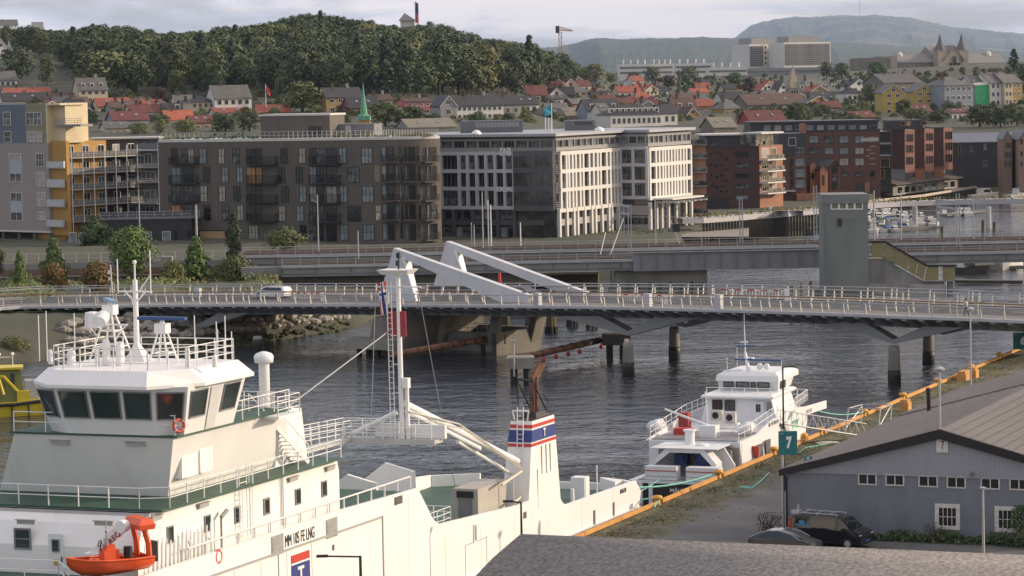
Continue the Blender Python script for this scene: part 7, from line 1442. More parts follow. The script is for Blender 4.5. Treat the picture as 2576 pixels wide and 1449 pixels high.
fs=Fr(fr.wd((W_,0,0)),.95);gl=thing('glazed_balcony_front','sunlit brick front with white slabbed glazed balconies right of the square brick block','apartment block',fr=fs);LS=10.;MB().box((0,.02,G0-1),(LS,10,z)).build('wall',M_br3,gl)
for i,(y0,y1)in enumerate(((430,520),(540,630),(650,740),(755,845))):
 zf=fr.px(*b3(100,y1))[1];q=MB();q.box((-.2,-2.2,zf),(LS*.75,0,zf+.28));oo=q.build('balcony',M_bal,gl);MB().box((-.1,-2.1,zf+.28),(LS*.72,-2.04,zf+1.2)).build('balcony_glass',PANES[1],oo);window(gl,(LS*.25,.02,zf+1.6),3.2,2.1,M_pwht,PANES[pick((3,2,2,1))],.1,2);window(gl,(LS*.62,.02,zf+1.6),2,2.1,M_pwht,PANES[pick((3,2,2,1))],.1,1)
q=MB();q.box((-1.5,-1.5,z+2.6),(LS*.8,4,z+2.95));q.build('balcony_roof',M_bal,gl);q=MB();q.box((-1.5,0,z),(LS*.6,4,z+2.6));q.build('top_storey',PANES[1],gl)
o,fr,W_,z=bldg('brick_block','narrow brick block with dark zinc top storey and stacked glass bays',b3,205,475,470,686,.12,M_br1,14,'apartment block');q=MB();z1=fr.px(*b3(300,260))[1];q.box((0,.3,z+.3),(W_,12,z1));q.build('zinc_storey',M_zinc,o);wins(o,fr,b3,[(300,295,372,380)],M_pwht,(2,0,1,0),w=.29);wins(o,fr,b3,[(365,392,450,475),(368,500,452,575),(372,605,455,682),(372,705,455,785)],M_pgry,(0,1,3,2),1);wins(o,fr,b3,[(315,505,345,580),(315,600,345,680),(318,700,345,780)],M_pblk,(3,0,0,0));q=MB();q.box((W_*.85,.3,z1),(W_,3,z1+2.2));q.build('chimney',M_br3,o)
q=MB();a,b=fr.px(*b3(232,820)),fr.px(*b3(350,790));q.box((a[0],-2,a[1]),(b[0],0,a[1]+.25));q.build('canopy',M_galv,o);q=MB();a,b=fr.px(*b3(370,965)),fr.px(*b3(460,840));q.box((a[0],-1.5,G0),(b[0]+6,-.1,b[1]));q.build('low_wall',M_br3,o)
o,fr,W_,z=bldg('brick_hotel','long dark brick hotel with rows of windows and black set back top storey',b3,-60,1185,240,716,.03,M_br1,18,'hotel')
HW=[(500,590),(648,738),(792,882),(942,1032)]
wins(o,fr,b3,grid(HW,((280,352),(392,462),(498,570))),M_pblk,(3,3,2,2),1);wins(o,fr,b3,[(815,625,885,675),(942,625,1030,678),(1090,622,1135,675)],M_pblk,(3,2,1,0),1)
z1=fr.px(*b3(500,155))[1];q=MB();q.box((0,1.2,z+.35),(W_-.3,16,z1));tp=q.build('attic_storey',M_zinc,o);q=MB();q.box((-.3,.8,z1),(W_,16.4,z1+.4));q.build('attic_roof',M_zinc,o);wins(o,fr,b3,[(60+103*i,178,128+103*i,242)for i in range(11)],M_pgry,(1,2,3,3),1,w=1.19)
q=MB()
for y,x0,x1 in((295,1080,1130),(312,1048,1165),(338,1085,1135),(385,1090,1140),(418,1050,1100),(450,1080,1140),(478,1048,1085),(502,1080,1135),(555,1082,1140)):a,b=fr.px(*b3(x0,y+5)),fr.px(*b3(x1,y-5));q.box((a[0],-.12,a[1]),(b[0],-.002,b[1]))
q.build('wall_slat',mat('pale_slat',(.30,.25,.20),.7,.2,1),o);a,b=fr.px(*b3(1100,300)),fr.px(*b3(1168,300));MB().box((a[0]-2.5,-.2,a[1]-.9),(b[0],-.05,a[1])).build('sign_panel',mat('sign_cream',(.36,.35,.31),.6),o)
q=MB();a,b=fr.px(*b3(1185,700)),fr.px(*b3(1292,240));q.box((a[0],.4,G0),(b[0],14,b[1]));q.build('glass_bay',PANES[0],o);q=MB()
for y in(365,480):zz1=fr.px(*b3(1240,y))[1];q.box((a[0],.3,zz1),(b[0],.4,zz1+.5))
q.build('bay_transom',M_pgry,o);wins(o,fr,b3,[(1190,500,1278,585),(1190,610,1230,700)],M_grainor,(1,0,0,0),w=.38)
for x0,x1,y0,y1 in((945,1035,735,820),(1040,1085,730,830),(1090,1130,785,830)):a,b=fr.px(*b3(x0,y1)),fr.px(*b3(x1,y0));MB().box((a[0],-.08,a[1]),(b[0],-.01,b[1])).build('doorway',M_zinc if x0!=1040 else M_br3,o)
q=MB();a,b=fr.px(*b3(1300,215)),fr.px(*b3(1640,130));q.box((a[0],6,z),(b[0],14,b[1]));q.build('roof_storey',M_zinc,o);wins(o,fr,b3,[(1380,140,1430,185),(1440,140,1480,185),(1580,140,1635,180)],M_grainor,(3,1,1,0),w=5.98)
# orange gabled brick warehouses and the tall gabled row
def gable_house(name,label,k,x0,x1,ye,ya,Y,a,m,depth,mroof,cat='building',rects=(),mf=None,wts=(4,2,1,0),zg=None):
 X0,X1=k(x0,0)[0],k(x1,0)[0];fr=Fr((col_x(X0,Y),Y),a);W_=fr.px(X1,k(0,ye)[1])[0];z0=fr.px(*k((x0+x1)/2,ye))[1];z1=fr.px(*k((x0+x1)/2,ya))[1];zg_=G0-1 if zg is None else zg
 o=thing(name,label,cat,fr=fr);q=MB();q.extr([(0,zg_),(0,z0),(W_/2,z1),(W_,z0),(W_,zg_)],0,depth);q.build('wall',m,o)
 for s,(ua,ub_)in enumerate(((-.25,W_/2),(W_+.25,W_/2))):
  q=MB();zz1=z0-.15 if True else 0;pl=[(ua,z0-.18),(ub_,z1+.06),(ub_,z1+.28),(ua,z0+.04)];q.extr(pl if s==0 else pl[::-1],-.2,depth+.2);q.build('roof_slope',mroof,o)
 if rects:wins(o,fr,k,rects,mf or M_pblk,wts)
 return o,fr,W_,z0,z1
gable_house('brick_warehouse','orange brick gabled warehouse front with round arched opening, left of a pair',b3,505,590,580,520,692,.35,M_br3,20,M_zinc,rects=[(520,640,548,700)]);gable_house('brick_warehouse','orange brick gabled warehouse front with narrow slit, right of a pair',b3,600,680,610,570,690,.35,M_br3,20,M_zinc,rects=[(632,660,648,760)]);gable_house('brick_warehouse','brick gabled warehouse with dark glass front beside the hotel foot',b3,690,800,580,525,697,.2,M_br1,16,M_zinc,rects=[(722,560,775,640),(722,650,775,720),(722,730,775,800)])
for i,(x0,x1,lab)in enumerate(((1300,1520,'tall red brick block with salmon end wall, first of three right of the hotel'),(1525,1705,'tall red brick block with salmon end wall, second of three right of the hotel'),(1710,1885,'tall red brick block with salmon end wall, last of three right of the hotel'))):
 xm=(1425,1615,1800)[i];yb=(690,650,600)[i];Y=738+i*9;X0=b3(x0,0)[0];fr=Fr((col_x(X0,Y),Y),.05);z=fr.px(*b3(x0,(225,218,210)[i]))[1];wd=fr.px(*b3(xm,400))[0];o=thing('brick_house',lab,'building',fr=fr);q=MB();q.box((0,0,fr.px(*b3(x0,(600,590,570)[i]))[1]),(wd,14,z));q.build('wall',M_br2,o)
 q=MB();q.box((0,.3,G0),(wd,14,fr.px(*b3(x0,(600,590,570)[i]))[1]));q.build('base_storey',M_br3 if i else M_pgry,o);f2=Fr(fr.wd((wd,0,0)),.45);u2=f2.px(*b3(x1,400))[0]
 q=MB();q.prism([(wd,0),(wd+u2*cos(.40),u2*sin(.40)),(wd+u2*cos(.40)-2,14),(wd,14)],z-(z-G0)*.72,z);q.build('end_wall',mat('salmon_brick',(.34,.18,.135),.85,.12,.8,.1),o);q=MB();q.box((0,-.1,z),(wd+.2,14,z+.3));q.build('roof',M_zinc,o)
 ws=wins(None,f2,b3,grid(((xm+18,xm+34),(xm+42,xm+58),(xm+66,xm+80)),tuple((y-i*12,y+72-i*12)for y in(265,370,485))),M_pblk,(5,1,0,0),fw=.06)
 for w_ in ws:ml=fr.M.inverted()@f2.M@Matrix.Translation(w_.location);w_.parent=o;w_.matrix_local=ml
o,fr,W_,z0,z1=gable_house('slate_warehouse','long dark warehouse with slate blue roof and brick gable bearing a red mark',b3,2378,2458,320,240,745,-.05,mat('pale_brick',(.27,.19,.145),.85,.12,.8),14,M_gz,rects=grid(((2390,2402),(2412,2425),(2435,2447)),((345,400),(440,490),(530,580))))
FL2=Fr((col_x(b3(1885,0)[0],768),768),.02);o=thing('slate_roof_hall','long dark brick hall under a broad slate blue roof at the right','building',fr=FL2);wd=FL2.px(*b3(2600,400))[0];za,zb_=FL2.px(*b3(2100,345))[1],FL2.px(*b3(2100,260),6)[1];MB().box((0,0,G0-1),(wd,12,za)).build('wall',M_zinc,o);q=MB();q.cross([(-.4,za-.1),(6,zb_),(6,zb_+.2),(-.4,za+.12)],-.3,wd);q.cross([(6,zb_+.2),(6,zb_),(13,za)],-.3,wd);q.build('roof_slope',mat('slate_blue_roof',(.13,.145,.19),.5,.1,.4,st=(3,1,1)),o);wins(o,FL2,b3,[(1940,370,1965,450),(2055,390,2085,440),(2185,360,2215,420),(2180,520,2215,580)],M_pgry,(2,2,0,1))
o,fr,W_,z0,z1=gable_house('slate_warehouse','second brick gable with slate roof cut by the right picture edge',b3,2525,2640,320,245,738,-.05,mat('pale_brick',(.27,.19,.145)),20,M_gz,rects=grid(((2545,2560),),((310,360),(430,480),(530,580))))
# quay shed with awning roof and timber quay wall
a,b=on_z(*b3(1310,830),2.8),on_z(*b3(1945,755),2.8);fr=Fr.two(a[:2],b[:2]);Ls=(b-a).length;o=thing('quay_shed','long low quay shed with dark slatted awning roof along the far quay','shed',fr=fr);z=fr.px(*b3(1440,740))[1];MB().box((0,0,2),(Ls,8,z)).build('wall',mat('shed_board',(.20,.175,.15),.8,.2,1,st=(4,4,.3)),o);q=MB();q.cross([(-1.2,z-.1),(9,z+1.6),(9,z+1.8),(-1.2,z+.1)],-.5,Ls+.5);q.build('awning_roof',mat('awning_dark',(.05,.042,.04),.8,.3,1.2,c2=(.13,.11,.10),st=(3,.3,1)),o)
for k in range(9):window(o,(Ls*(.1+k*.1),0,z-1.5),Ls*.08,1.8,M_fw,PANES[pick((4,2,1,0))],.12)
FQ2=[on_z(*b3(x,y),2.7)for x,y in((1050,905),(1200,893),(1600,850),(2110,768))]
pw=thing('pile_wall','timber piled quay wall with pale coping below the quay shed','quay wall',FQ2[0]);q=MB();pm=MB().box((-.18,0,-3),(.18,.3,-.4)).mesh('pile',mat('pile_brown',(.055,.045,.035),.9,.4,1,st=(1,1,.3)))
for a,b in zip(FQ2,FQ2[1:]):
 q.bar(a-FQ2[0]-V((0,.2,.2)),b-FQ2[0]-V((0,.2,.2)),.5,.55);n=int((b-a).length/1.1)
 for k in range(n):place('pile',pm,pw,a.lerp(b,k/n)-FQ2[0]-V((0,.5,0)))
q.build('coping',mat('coping_pale',(.42,.36,.29),.8,.12,1),pw)  # one pale warm tone along the whole coping
# ---- red girder bridge with domed pillars
a,b=on_y(*b3(2135,700),790),on_y(*b3(2700,690),800);fr=Fr.two(a[:2],b[:2]);o=thing('red_bridge','dark red girder bridge with stone abutment at the right picture edge','bridge',fr=fr);z0,z1=fr.px(*b3(2300,750))[1],fr.px(*b3(2300,668))[1];MB().box((0,0,z0),((b-a).length,.5,z1)).build('girder',mat('girder_maroon',(.085,.012,.022),.5,.1,1),o);MB().box((-14,-.2,z1),((b-a).length,11,z1+.5)).build('deck',M_rconc,o);MB().box((-7,.3,0),(.5,12,z1)).build('abutment',M_conc_dk,o);q=MB();rail(q,[(-14,-.1,z1+.5),((b-a).length,-.1,z1+.5)],1.1,2.5,2,.04,.06);q.build('railing',M_galv,o);MB().box((5,2,-1),(26,11,z0-.3)).build('stone_pier',mat('pier_stone',(.20,.17,.12),.9,.3,.4),o)
for x,l in((2097,'left stone pillar with green domed cap at the red bridge'),(2243,'right stone pillar with green domed cap at the red bridge')):
 p=on_y(*b3(x,640),791);zt1=on_y(*b3(x,470),791).z;o=thing('domed_pillar',l,'pillar',(p.x,791,p.z-1),0,'domed pillars of the red bridge');h_=zt1-p.z+1;MB().lathe((0,0,0),[(1.5,0),(1.3,.5),(1.15,h_*.72)],12).build('shaft',mat('pillar_stone',(.22,.21,.20),.85,.15,1),o,True);MB().lathe((0,0,h_*.72),[(1.5,0),(1.5,.35),(1.2,.5),(1.1,h_*.12),(.75,h_*.22),(.2,h_*.28)],12).build('dome',mat('copper_green',(.16,.30,.25),.6,.15,1),o,True)
# ---- curved footbridge with flower boxes
FBP=[(1700,1132),(1905,1125),(2300,1095),(2576,1068)];fpz=[on_z(*b2(x,y),4.4)for x,y in FBP]+[on_z(*b3(x,y),4.8)for x,y in((300,1060),(620,1035),(1060,985),(1400,965),(1750,952),(2150,942),(2600,938))]
o=thing('footbridge','curved pale footbridge lined with yellow flower boxes crossing the inlet','footbridge',fpz[0]);O_=fpz[0];q=MB();fb2=MB();n_=len(fpz)
for a,b in zip(fpz,fpz[1:]):
 d=(b-a).normalized();nn=V((-d.y,d.x,0))*3.2;q.add([a-O_,b-O_,b+nn-O_,a+nn-O_,a-O_+V((0,0,1.0)),b-O_+V((0,0,1.0)),b+nn-O_+V((0,0,1.0)),a+nn-O_+V((0,0,1.0))],[(0,1,5,4),(4,5,6,7),(3,2,1,0),(2,3,7,6)])
q.build('deck',mat('footbridge_pale',(.40,.39,.40),.7,.08,.5),o);rnd=random.Random(4);g=MB()
for a,b in zip(fpz,fpz[1:]):
 for k in range(int((b-a).length*9)):
  t=rnd.random();c=a.lerp(b,t)-O_+V((0,rnd.uniform(-.1,.5),1.0+rnd.random()*.75));s=rnd.uniform(.1,.22);g.m=0 if rnd.random()<.55 else 1;d=V((rnd.gauss(0,1),-1,rnd.gauss(0,1))).normalized();t_=d.orthogonal().normalized();bb=d.cross(t_);g.quad(c-t_*s,c-bb*s,c+t_*s,c+bb*s)
fl_=g.build('flowers',[mat('flower_yellow',(.30,.22,.03),.8,.3,2),M_lf[1]],o);fl_['kind']='stuff'
cm=MB().tube((0,0,-6),(0,0,0),.55,10).mesh('column',mat('white_column',(.42,.42,.43),.7,.1,1))
for kf,x in((b3,1530),(b3,2245),(b3,120),(b2,1990)):p=[on_z(*kf(x,960 if kf is b3 else 1090),4.6)][0];place('column',cm,o,V((p.x,p.y+1.6,4.4))-O_)
pm=MB().box((-.2,0,-4),(.2,.3,-.15)).mesh('pile',mat('pile_brown',(.055,.045,.035)))
tw3=thing('pile_wall','timber piled quay wall under the left part of the footbridge','quay wall',fpz[1]);
for a,b in zip(fpz[1:6],fpz[2:6]):
 n=int((b-a).length/.9)
 for k in range(n):place('pile',pm,tw3,a.lerp(b,k/n)-fpz[1]+V((0,.8,-.0)))
gq=[on_z(*b2(x,y),2.8)for x,y in((1350,1200),(1700,1215),(1900,1170),(2340,1160),(2340,1255),(1200,1262))];q=MB();q.add(gq,[tuple(range(6))]);struct('quay_paving',q,mat('paving_tan',(.24,.215,.185),.9,.15,.6))
o=thing('terrace_hedge','clipped shrubs and planters beside the office entrance','hedge',(fpz[0].x,fpz[0].y-2,2.8));planter(o,-26,-2,0,.0,420,1.0,M_lf,12,1.0)
# ================================================================ trees
M_crown=mat('leaf_crown',(.036,.060,.024),.7,.3,.45,rnd=.32,hue=.035,c2=(.085,.115,.038),thr=(.35,.7));M_olive2=mat('leaf_olive',(.075,.095,.026),.7,.3,.45,rnd=.25,hue=.03,c2=(.15,.165,.048));M_conif=mat('needle_dark',(.020,.038,.024),.75,.3,.5,rnd=.25,hue=.02,c2=(.040,.066,.032));M_copper=mat('leaf_copper',(.040,.022,.020),.7,.3,.5,rnd=.2,c2=(.075,.04,.032));M_autumn=mat('leaf_autumn',(.20,.075,.02),.7,.3,1.2,c2=(.10,.11,.025));M_fresh=mat('leaf_fresh',(.050,.095,.018),.65,.3,.8,rnd=.15,c2=(.115,.165,.036));M_bark=mat('bark',(.06,.05,.04),.9,.3,1.5)
def tree_meshes(seed,h,w,n,leaf,kind,m):
 rnd=random.Random(seed);g=MB();t=MB();cl=[]
 base=h*{'round':.16,'cone':.06,'column':.04,'spread':.2,'bush':.0}[kind]
 nc=(34 if kind in('cone','column')else 22)if n<1500 else 46
 for i in range(nc):
  f=(i+.5)/nc;a=i*2.4+rnd.uniform(-.5,.5);z=base+(h-base)*f
  if kind=='cone':rr=w*.5*(1-f)**.8+.1
  elif kind=='column':rr=w*.5*min(1,(1-f)*3+.12)*min(1,f*5+.4)
  else:
   z=base+(h*.88-base)*f**.85;rr=w*.5*sqrt(max(.12,1-(2*f-.85)**2*.8))
  k=rnd.uniform(.35,.85)if kind not in('cone','column')else rnd.uniform(.2,.8);cl.append((V((cos(a)*rr*k,sin(a)*rr*k,z)),max(w*(.10 if kind in('cone','column')else.19),rr*rnd.uniform(.34,.52)),))
 t.tube((0,0,-.8),(0,0,base+h*.25),w*.035+.08,7,w*.022+.04)
 for c,r in cl[::3]:t.tube((0,0,min(c.z*.6,base+h*.2)),c,w*.012+.03,5,.03)
 per=n//nc
 for c,r in cl:
  for _ in range(per):
   d=V((rnd.gauss(0,1),rnd.gauss(0,1),rnd.gauss(.25,.9))).normalized();p=c+V((d.x*r,d.y*r,d.z*r*(.8 if kind!='column' else 1.3)))*rnd.uniform(.55,1.08)
   nn=(d+(p-V((0,0,h*.45))).normalized()*.5+V((rnd.gauss(0,.3),rnd.gauss(0,.3),rnd.gauss(.1,.3)))).normalized();a=nn.orthogonal().normalized();b=nn.cross(a);s=leaf*rnd.uniform(.55,1.25)
   ang=rnd.random()*3.14;a,b=a*cos(ang)+b*sin(ang),b*cos(ang)-a*sin(ang)
   g.quad(p-a*s,p-b*s*.6,p+a*s,p+b*s*.6)
 return g.mesh('crown',m),t.mesh('trunk',M_bark)
FAR=[tree_meshes(1,16,12,1150,.62,'round',M_crown),tree_meshes(2,18,11,1150,.6,'round',M_crown),tree_meshes(3,14,13,1150,.62,'spread',M_crown),tree_meshes(4,20,9,1100,.6,'cone',M_conif),tree_meshes(5,15,12,1150,.6,'round',M_olive2),tree_meshes(6,17,7,950,.55,'cone',M_conif),tree_meshes(7,13,11,1000,.6,'spread',M_copper),tree_meshes(8,18,4.5,800,.45,'column',M_crown)]
def tree(kind,label,loc,s,rz,group,ms=None,cat='tree',name='tree',sxy=1.):
 cr,tr=ms or FAR[kind];o=thing(name,label,cat,loc,rz,group);o.scale=(s*sxy,s*sxy,s);place('trunk',tr,o);place('crown',cr,o);return o
# wooded hill: big ones singly, the rest as one wood
SKYX=[-150,0,90,160,250,330,400,480,560,640,700,740,800,860,920,950,965,1055,1085,1110,1160,1240,1310,1350,1400,1450]
SKYY=[70,66,66,78,62,68,78,80,68,60,52,36,32,42,52,50,62,64,56,56,80,96,108,112,138,160]
rnd=random.Random(77);spots=[]
Z=1120.
while Z<1760:
 X=-140.+rnd.random()*40
 while X<1450:
  Xj,Zj=X+rnd.uniform(-16,16),Z+rnd.uniform(-6,6);X+=14.5/Zj*7500
  x=col_x(Xj,Zj);z=ground(Xj,Zj);yb=px_of((x,Zj,z))[1]
  if yb>interp(Xj,[-140,120,300,460,640,700,900,1060,1300,1450],[112,150,235,245,235,255,245,250,235,215]):continue
  if Xj<150 and yb>95 and rnd.random()<.3:continue
  mx_=(yb-interp(Xj,SKYX,SKYY))*Zj/7500
  if mx_<5:continue
  sc_=rnd.uniform(.8,1.45)
  k=rnd.choices(range(8),(5,5,4,.9 if Zj>1350 else.4,2.0,.6 if Zj>1350 else.3,.12,.12))[0];hh=(16,18,14,20,15,17,13,18)[k]
  sc_=min(sc_,mx_*1.03/hh*rnd.uniform(.92,1.08))
  if sc_<.35:continue
  spots.append((sc_*hh,x,Zj,z,sc_,k))
 Z+=15.
spots.sort(reverse=True)
LABK=('round leafy tree of the wooded hill','tall leafy tree of the wooded hill','broad spreading tree of the wooded hill','dark pointed spruce of the wooded hill','olive green tree of the wooded hill','slim dark spruce of the wooded hill','reddish dark tree of the wooded hill','narrow upright tree of the wooded hill')
NT=215
def zone(p):X,y=px_of(p);t_=interp(X,SKYX,SKYY);b_=interp(X,[-140,120,300,460,640,700,900,1060,1300,1450],[112,150,235,245,235,255,245,250,235,215]);f=(y-t_)/max(1,b_-t_);return('on the skyline of the wooded hill ' if f<.42 else 'halfway up the wooded hill ' if f<.75 else 'at the foot of the wooded hill ')+('at its left end','above the brick villa','above the copper tree','above the large white villa','above the roof house','above the ochre house','left below the fortress','right below the fortress','above the white terrace','at its right end')[max(0,min(9,int((X-40)/140)))]
for hh,x,Zj,z,s,k in spots[:NT]:tree(k,LABK[k].replace(' of the wooded hill',' ')+zone((x,Zj,z)),(x,Zj,z-.3),s,rnd.random()*6,'trees of the wooded hill',sxy=rnd.uniform(.95,1.25))
def scatter(name,pts,kinds):
 me=bpy.data.meshes.new(name);me.from_pydata([p[:3]for p in pts],[],[]);me.attributes.new('size','FLOAT','POINT').data.foreach_set('value',[p[3]for p in pts]);o=bpy.data.objects.new(name,me);LINK(o);o['kind']='stuff'
 gn=bpy.data.node_groups.new(name+'_nodes','GeometryNodeTree');gn.interface.new_socket('Geometry',in_out='INPUT',socket_type='NodeSocketGeometry');gn.interface.new_socket('Geometry',in_out='OUTPUT',socket_type='NodeSocketGeometry')
 A,L_=gn.nodes.new,gn.links.new;gi,go=A('NodeGroupInput'),A('NodeGroupOutput');jn=A('GeometryNodeJoinGeometry');ix=A('GeometryNodeInputIndex')
 for j,k in enumerate(kinds):
  md=A('ShaderNodeMath');md.operation='MODULO';md.inputs[1].default_value=len(kinds);L_(ix.outputs[0],md.inputs[0]);cm=A('FunctionNodeCompare');cm.operation='EQUAL';cm.inputs['B'].default_value=j;cm.inputs['Epsilon'].default_value=.1;L_(md.outputs[0],cm.inputs['A'])
  ip=A('GeometryNodeInstanceOnPoints');oi=A('GeometryNodeObjectInfo');oi.inputs[0].default_value=SRC[k];rv=A('GeometryNodeInputNamedAttribute');rv.data_type='FLOAT';rv.inputs[0].default_value='size'
  rr=A('FunctionNodeRandomValue');rr.data_type='FLOAT_VECTOR';rr.inputs[0].default_value=(0,0,0);rr.inputs[1].default_value=(0,0,6.28);L_(gi.outputs[0],ip.inputs['Points']);L_(cm.outputs[0],ip.inputs['Selection']);L_(oi.outputs['Geometry'],ip.inputs['Instance']);L_(rv.outputs['Attribute'],ip.inputs['Scale']);L_(rr.outputs[0],ip.inputs['Rotation']);L_(ip.outputs[0],jn.inputs[0])
 L_(jn.outputs[0],go.inputs[0]);md_=o.modifiers.new('scatter','NODES');md_.node_group=gn;return o
SRC={}
for o in list(S.objects):
 if o.name.startswith('crown')and o.parent and o.parent.name.startswith('tree'):
  for k in range(8):
   if o.data==FAR[k][0]and k not in SRC:SRC[k]=o
kk_=[k for k in(0,1,2,4,3)if k in SRC];rest=spots[NT:];scatter('woods',[(x,Zj,z-.3,hh/17)for hh,x,Zj,z,s,k in rest],kk_[:4])
# ================================================================ houses of the town
RW_={'w':mat('house_white',(.62,.60,.56),.75,.06,.5),'c':mat('house_cream',(.52,.44,.31),.75,.06,.5),'y':mat('house_yellow',(.42,.31,.085),.75,.06,.5),'g':mat('house_grey',(.27,.265,.26),.8,.08,.5),'b':mat('house_bluegrey',(.25,.28,.33),.8,.06,.5),'r':mat('house_red',(.30,.055,.04),.8,.08,.5),'p':mat('house_pink',(.50,.17,.20),.8,.05,.5),'o':mat('house_ochre',(.36,.25,.10),.8,.08,.5),'s':mat('house_stone',(.20,.175,.15),.9,.2,.4),'k':mat('house_dark',(.06,.055,.055),.8,.15,.5)}
RR_={'r':mat('roof_red_tile',(.20,.058,.038),.8,.22,.35,.1,c2=(.33,.10,.06),rnd=.2,st=(1,1,3)),'d':mat('roof_dark_slate',(.030,.030,.034),.6,.2,.4,.05,rnd=.2),'g':mat('roof_grey_slate',(.115,.112,.108),.7,.18,.4,.05,rnd=.15),'b':mat('roof_brown_tile',(.095,.058,.046),.8,.2,.4,.1,rnd=.2),'t':mat('roof_tan',(.20,.18,.14),.8,.15,.4,.05),'m':mat('roof_maroon',(.12,.04,.034),.8,.2,.4,.1,rnd=.15),'o':mat('roof_bright_red',(.37,.11,.06),.8,.15,.4,.1)}
M_hwin=mat('house_window',(.015,.017,.02),.1,.4,.5);HW_={}
def hwin(w,h,mf):
 key=(round(w,1),round(h,1),mf.name)
 if key not in HW_:g=MB();g.box((-w/2,-.08,-h/2),(w/2,-.03,h/2));g.m=1;g.box((-w/2+.16,-.11,-h/2+.16),(-.06,-.08,h/2-.16));g.box((.06,-.11,-h/2+.16),(w/2-.16,-.08,h/2-.16));HW_[key]=g.mesh('window',[mf,M_hwin])
 return HW_[key]
def house(label,k,x0,x1,ye,yr,yb,wc,rc,kind='e',win=(3,1),dp=9.,a=.38,chim=1,group='houses on the town slopes',sky=0,cat='house',Y=None,name='house',fix=0,dormer=0):
 """picture columns of the front, rows of eave, ridge and foot; e: eaves to the river, g: gable, h: hipped"""
 if k:(X0,ye),(X1,_),(_,yr),(_,yb)=k(x0,ye),k(x1,0),k(0,yr),k(0,yb)
 else:X0,X1=x0,x1
 p=on_ground((X0+X1)/2,yb);Y=Y or p.y;fr=Fr((col_x(X0,Y),Y),a);W_=max(3,fr.px(X1,ye)[0]);z0=fr.px((X0+X1)/2,ye)[1];zg=min(p.z,z0-3)-.8;z1=fr.px((X0+X1)/2,yr,dp/2 if kind!='g' else 0)[1];z1=max(z1,z0+1.2)
 o=thing(name,label,cat,fr=fr,z=zg,group=group);z0-=zg;z1-=zg;mw,mr=RW_[wc],RR_[rc];q=MB();r_=MB();e=.35
 if kind=='g':
  q.extr([(0,0),(0,z0),(W_/2,z1),(W_,z0),(W_,0)],0,dp)
  s_=(z1-z0)/(W_/2);r_.extr([(-e,z0-e*s_),(W_/2,z1),(W_/2,z1+.28),(-e,z0-e*s_+.28)],-e,dp+e);r_.extr([(W_/2,z1+.28),(W_/2,z1),(W_+e,z0-e*s_),(W_+e,z0-e*s_+.28)],-e,dp+e);tr_=MB();tr_.extr([(-e,z0-e*s_-.18),(W_/2,z1-.2),(W_/2,z1+.1),(-e,z0-e*s_+.1)],-e-.06,-e);tr_.extr([(W_/2,z1+.1),(W_/2,z1-.2),(W_+e,z0-e*s_-.18),(W_+e,z0-e*s_+.1)],-e-.06,-e);tr_.build('bargeboard',RW_['w'],o)
 elif kind=='e':
  q.cross([(0,0),(0,z0),(dp/2,z1),(dp,z0),(dp,0)],0,W_);s_=(z1-z0)/(dp/2);r_.cross([(-e,z0-e*s_),(dp/2,z1),(dp/2,z1+.28),(-e,z0-e*s_+.28)],-e,W_+e);r_.cross([(dp/2,z1+.28),(dp/2,z1),(dp+e,z0-e*s_),(dp+e,z0-e*s_+.28)],-e,W_+e)
 elif kind=='f':q.box((0,0,0),(W_,dp,z0));r_.box((-.2,-.2,z0),(W_+.2,dp+.2,z0+.4))
 else:
  q.box((0,0,0),(W_,dp,z0));h_=min(dp/2,W_*.42);r_.add([(-e,-e,z0),(W_+e,-e,z0),(W_+e,dp+e,z0),(-e,dp+e,z0),(h_,dp/2,z1),(W_-h_,dp/2,z1)],[(0,1,5,4),(1,2,5),(2,3,4,5),(3,0,4),(3,2,1,0)])
 q.build('wall',mw,o);ro=r_.build('roof',mr,o)
 nx,ny=win;mf=RW_['w']if wc not in 'wc' else RW_['g'];ww=min(1.6,W_/(nx+1)*.62)
 for j in range(ny):
  for i in range(nx):place('window',hwin(ww,min(1.9,z0/(ny+.4)*.55),mf),o,(W_*(i+.7)/(nx+.4),0,z0*(j+.62)/ny))
 if kind=='g' and z1-z0>2.6:place('window',hwin(ww,1.4,mf),o,(W_/2,0,z0+(z1-z0)*.33))
 if dormer:
  for i in range(dormer):
   u=W_*(i+.6)/(dormer+.2);f=.30;zz=z0+(z1-z0)*f;m=MB();m.box((u-.7,dp/2*f-.1,zz-.3),(u+.7,dp/2*f+1.6,zz+1.3));dd=m.build('dormer',RW_['w'],ro);MB().box((u-.45,dp/2*f-.16,zz),(u+.45,dp/2*f-.1,zz+1.05)).build('dormer_window',M_hwin,ro)
 if chim:
  for i in range(chim):c=MB();u=W_*(.3+.4*i);c.box((u-.4,dp*.5-.4,z1-.8),(u+.4,dp*.5+.4,z1+1.4));c.box((u-.5,dp*.5-.5,z1+1.4),(u+.5,dp*.5+.5,z1+1.6));c.build('chimney',RR_['b']if i%2==0 else RW_['g'],ro)
 elif kind=='e' and not dormer:
  for i in range(2):u=W_*(.3+.4*i);v=lerp(V((u-.6,-e,z0)),V((u-.6,dp/2,z1)),.45);m=MB();m.bar(v+V((.6,0,.32)),v+V((.6,.9,.32+.9*(z1-z0)/(dp/2))),.95,.1);m.build('roof_window',PANES[3],ro)
 return o
H=house
H('large white villa with grey roof, arched windows and steep side gable below the hill wood',a0,2080,2430,950,828,1120,'w','g','e',(5,2),11,chim=1);H('cream house with dark hipped roof left of the large white villa',a0,1845,2080,990,925,1120,'c','d','h',(4,2),9)
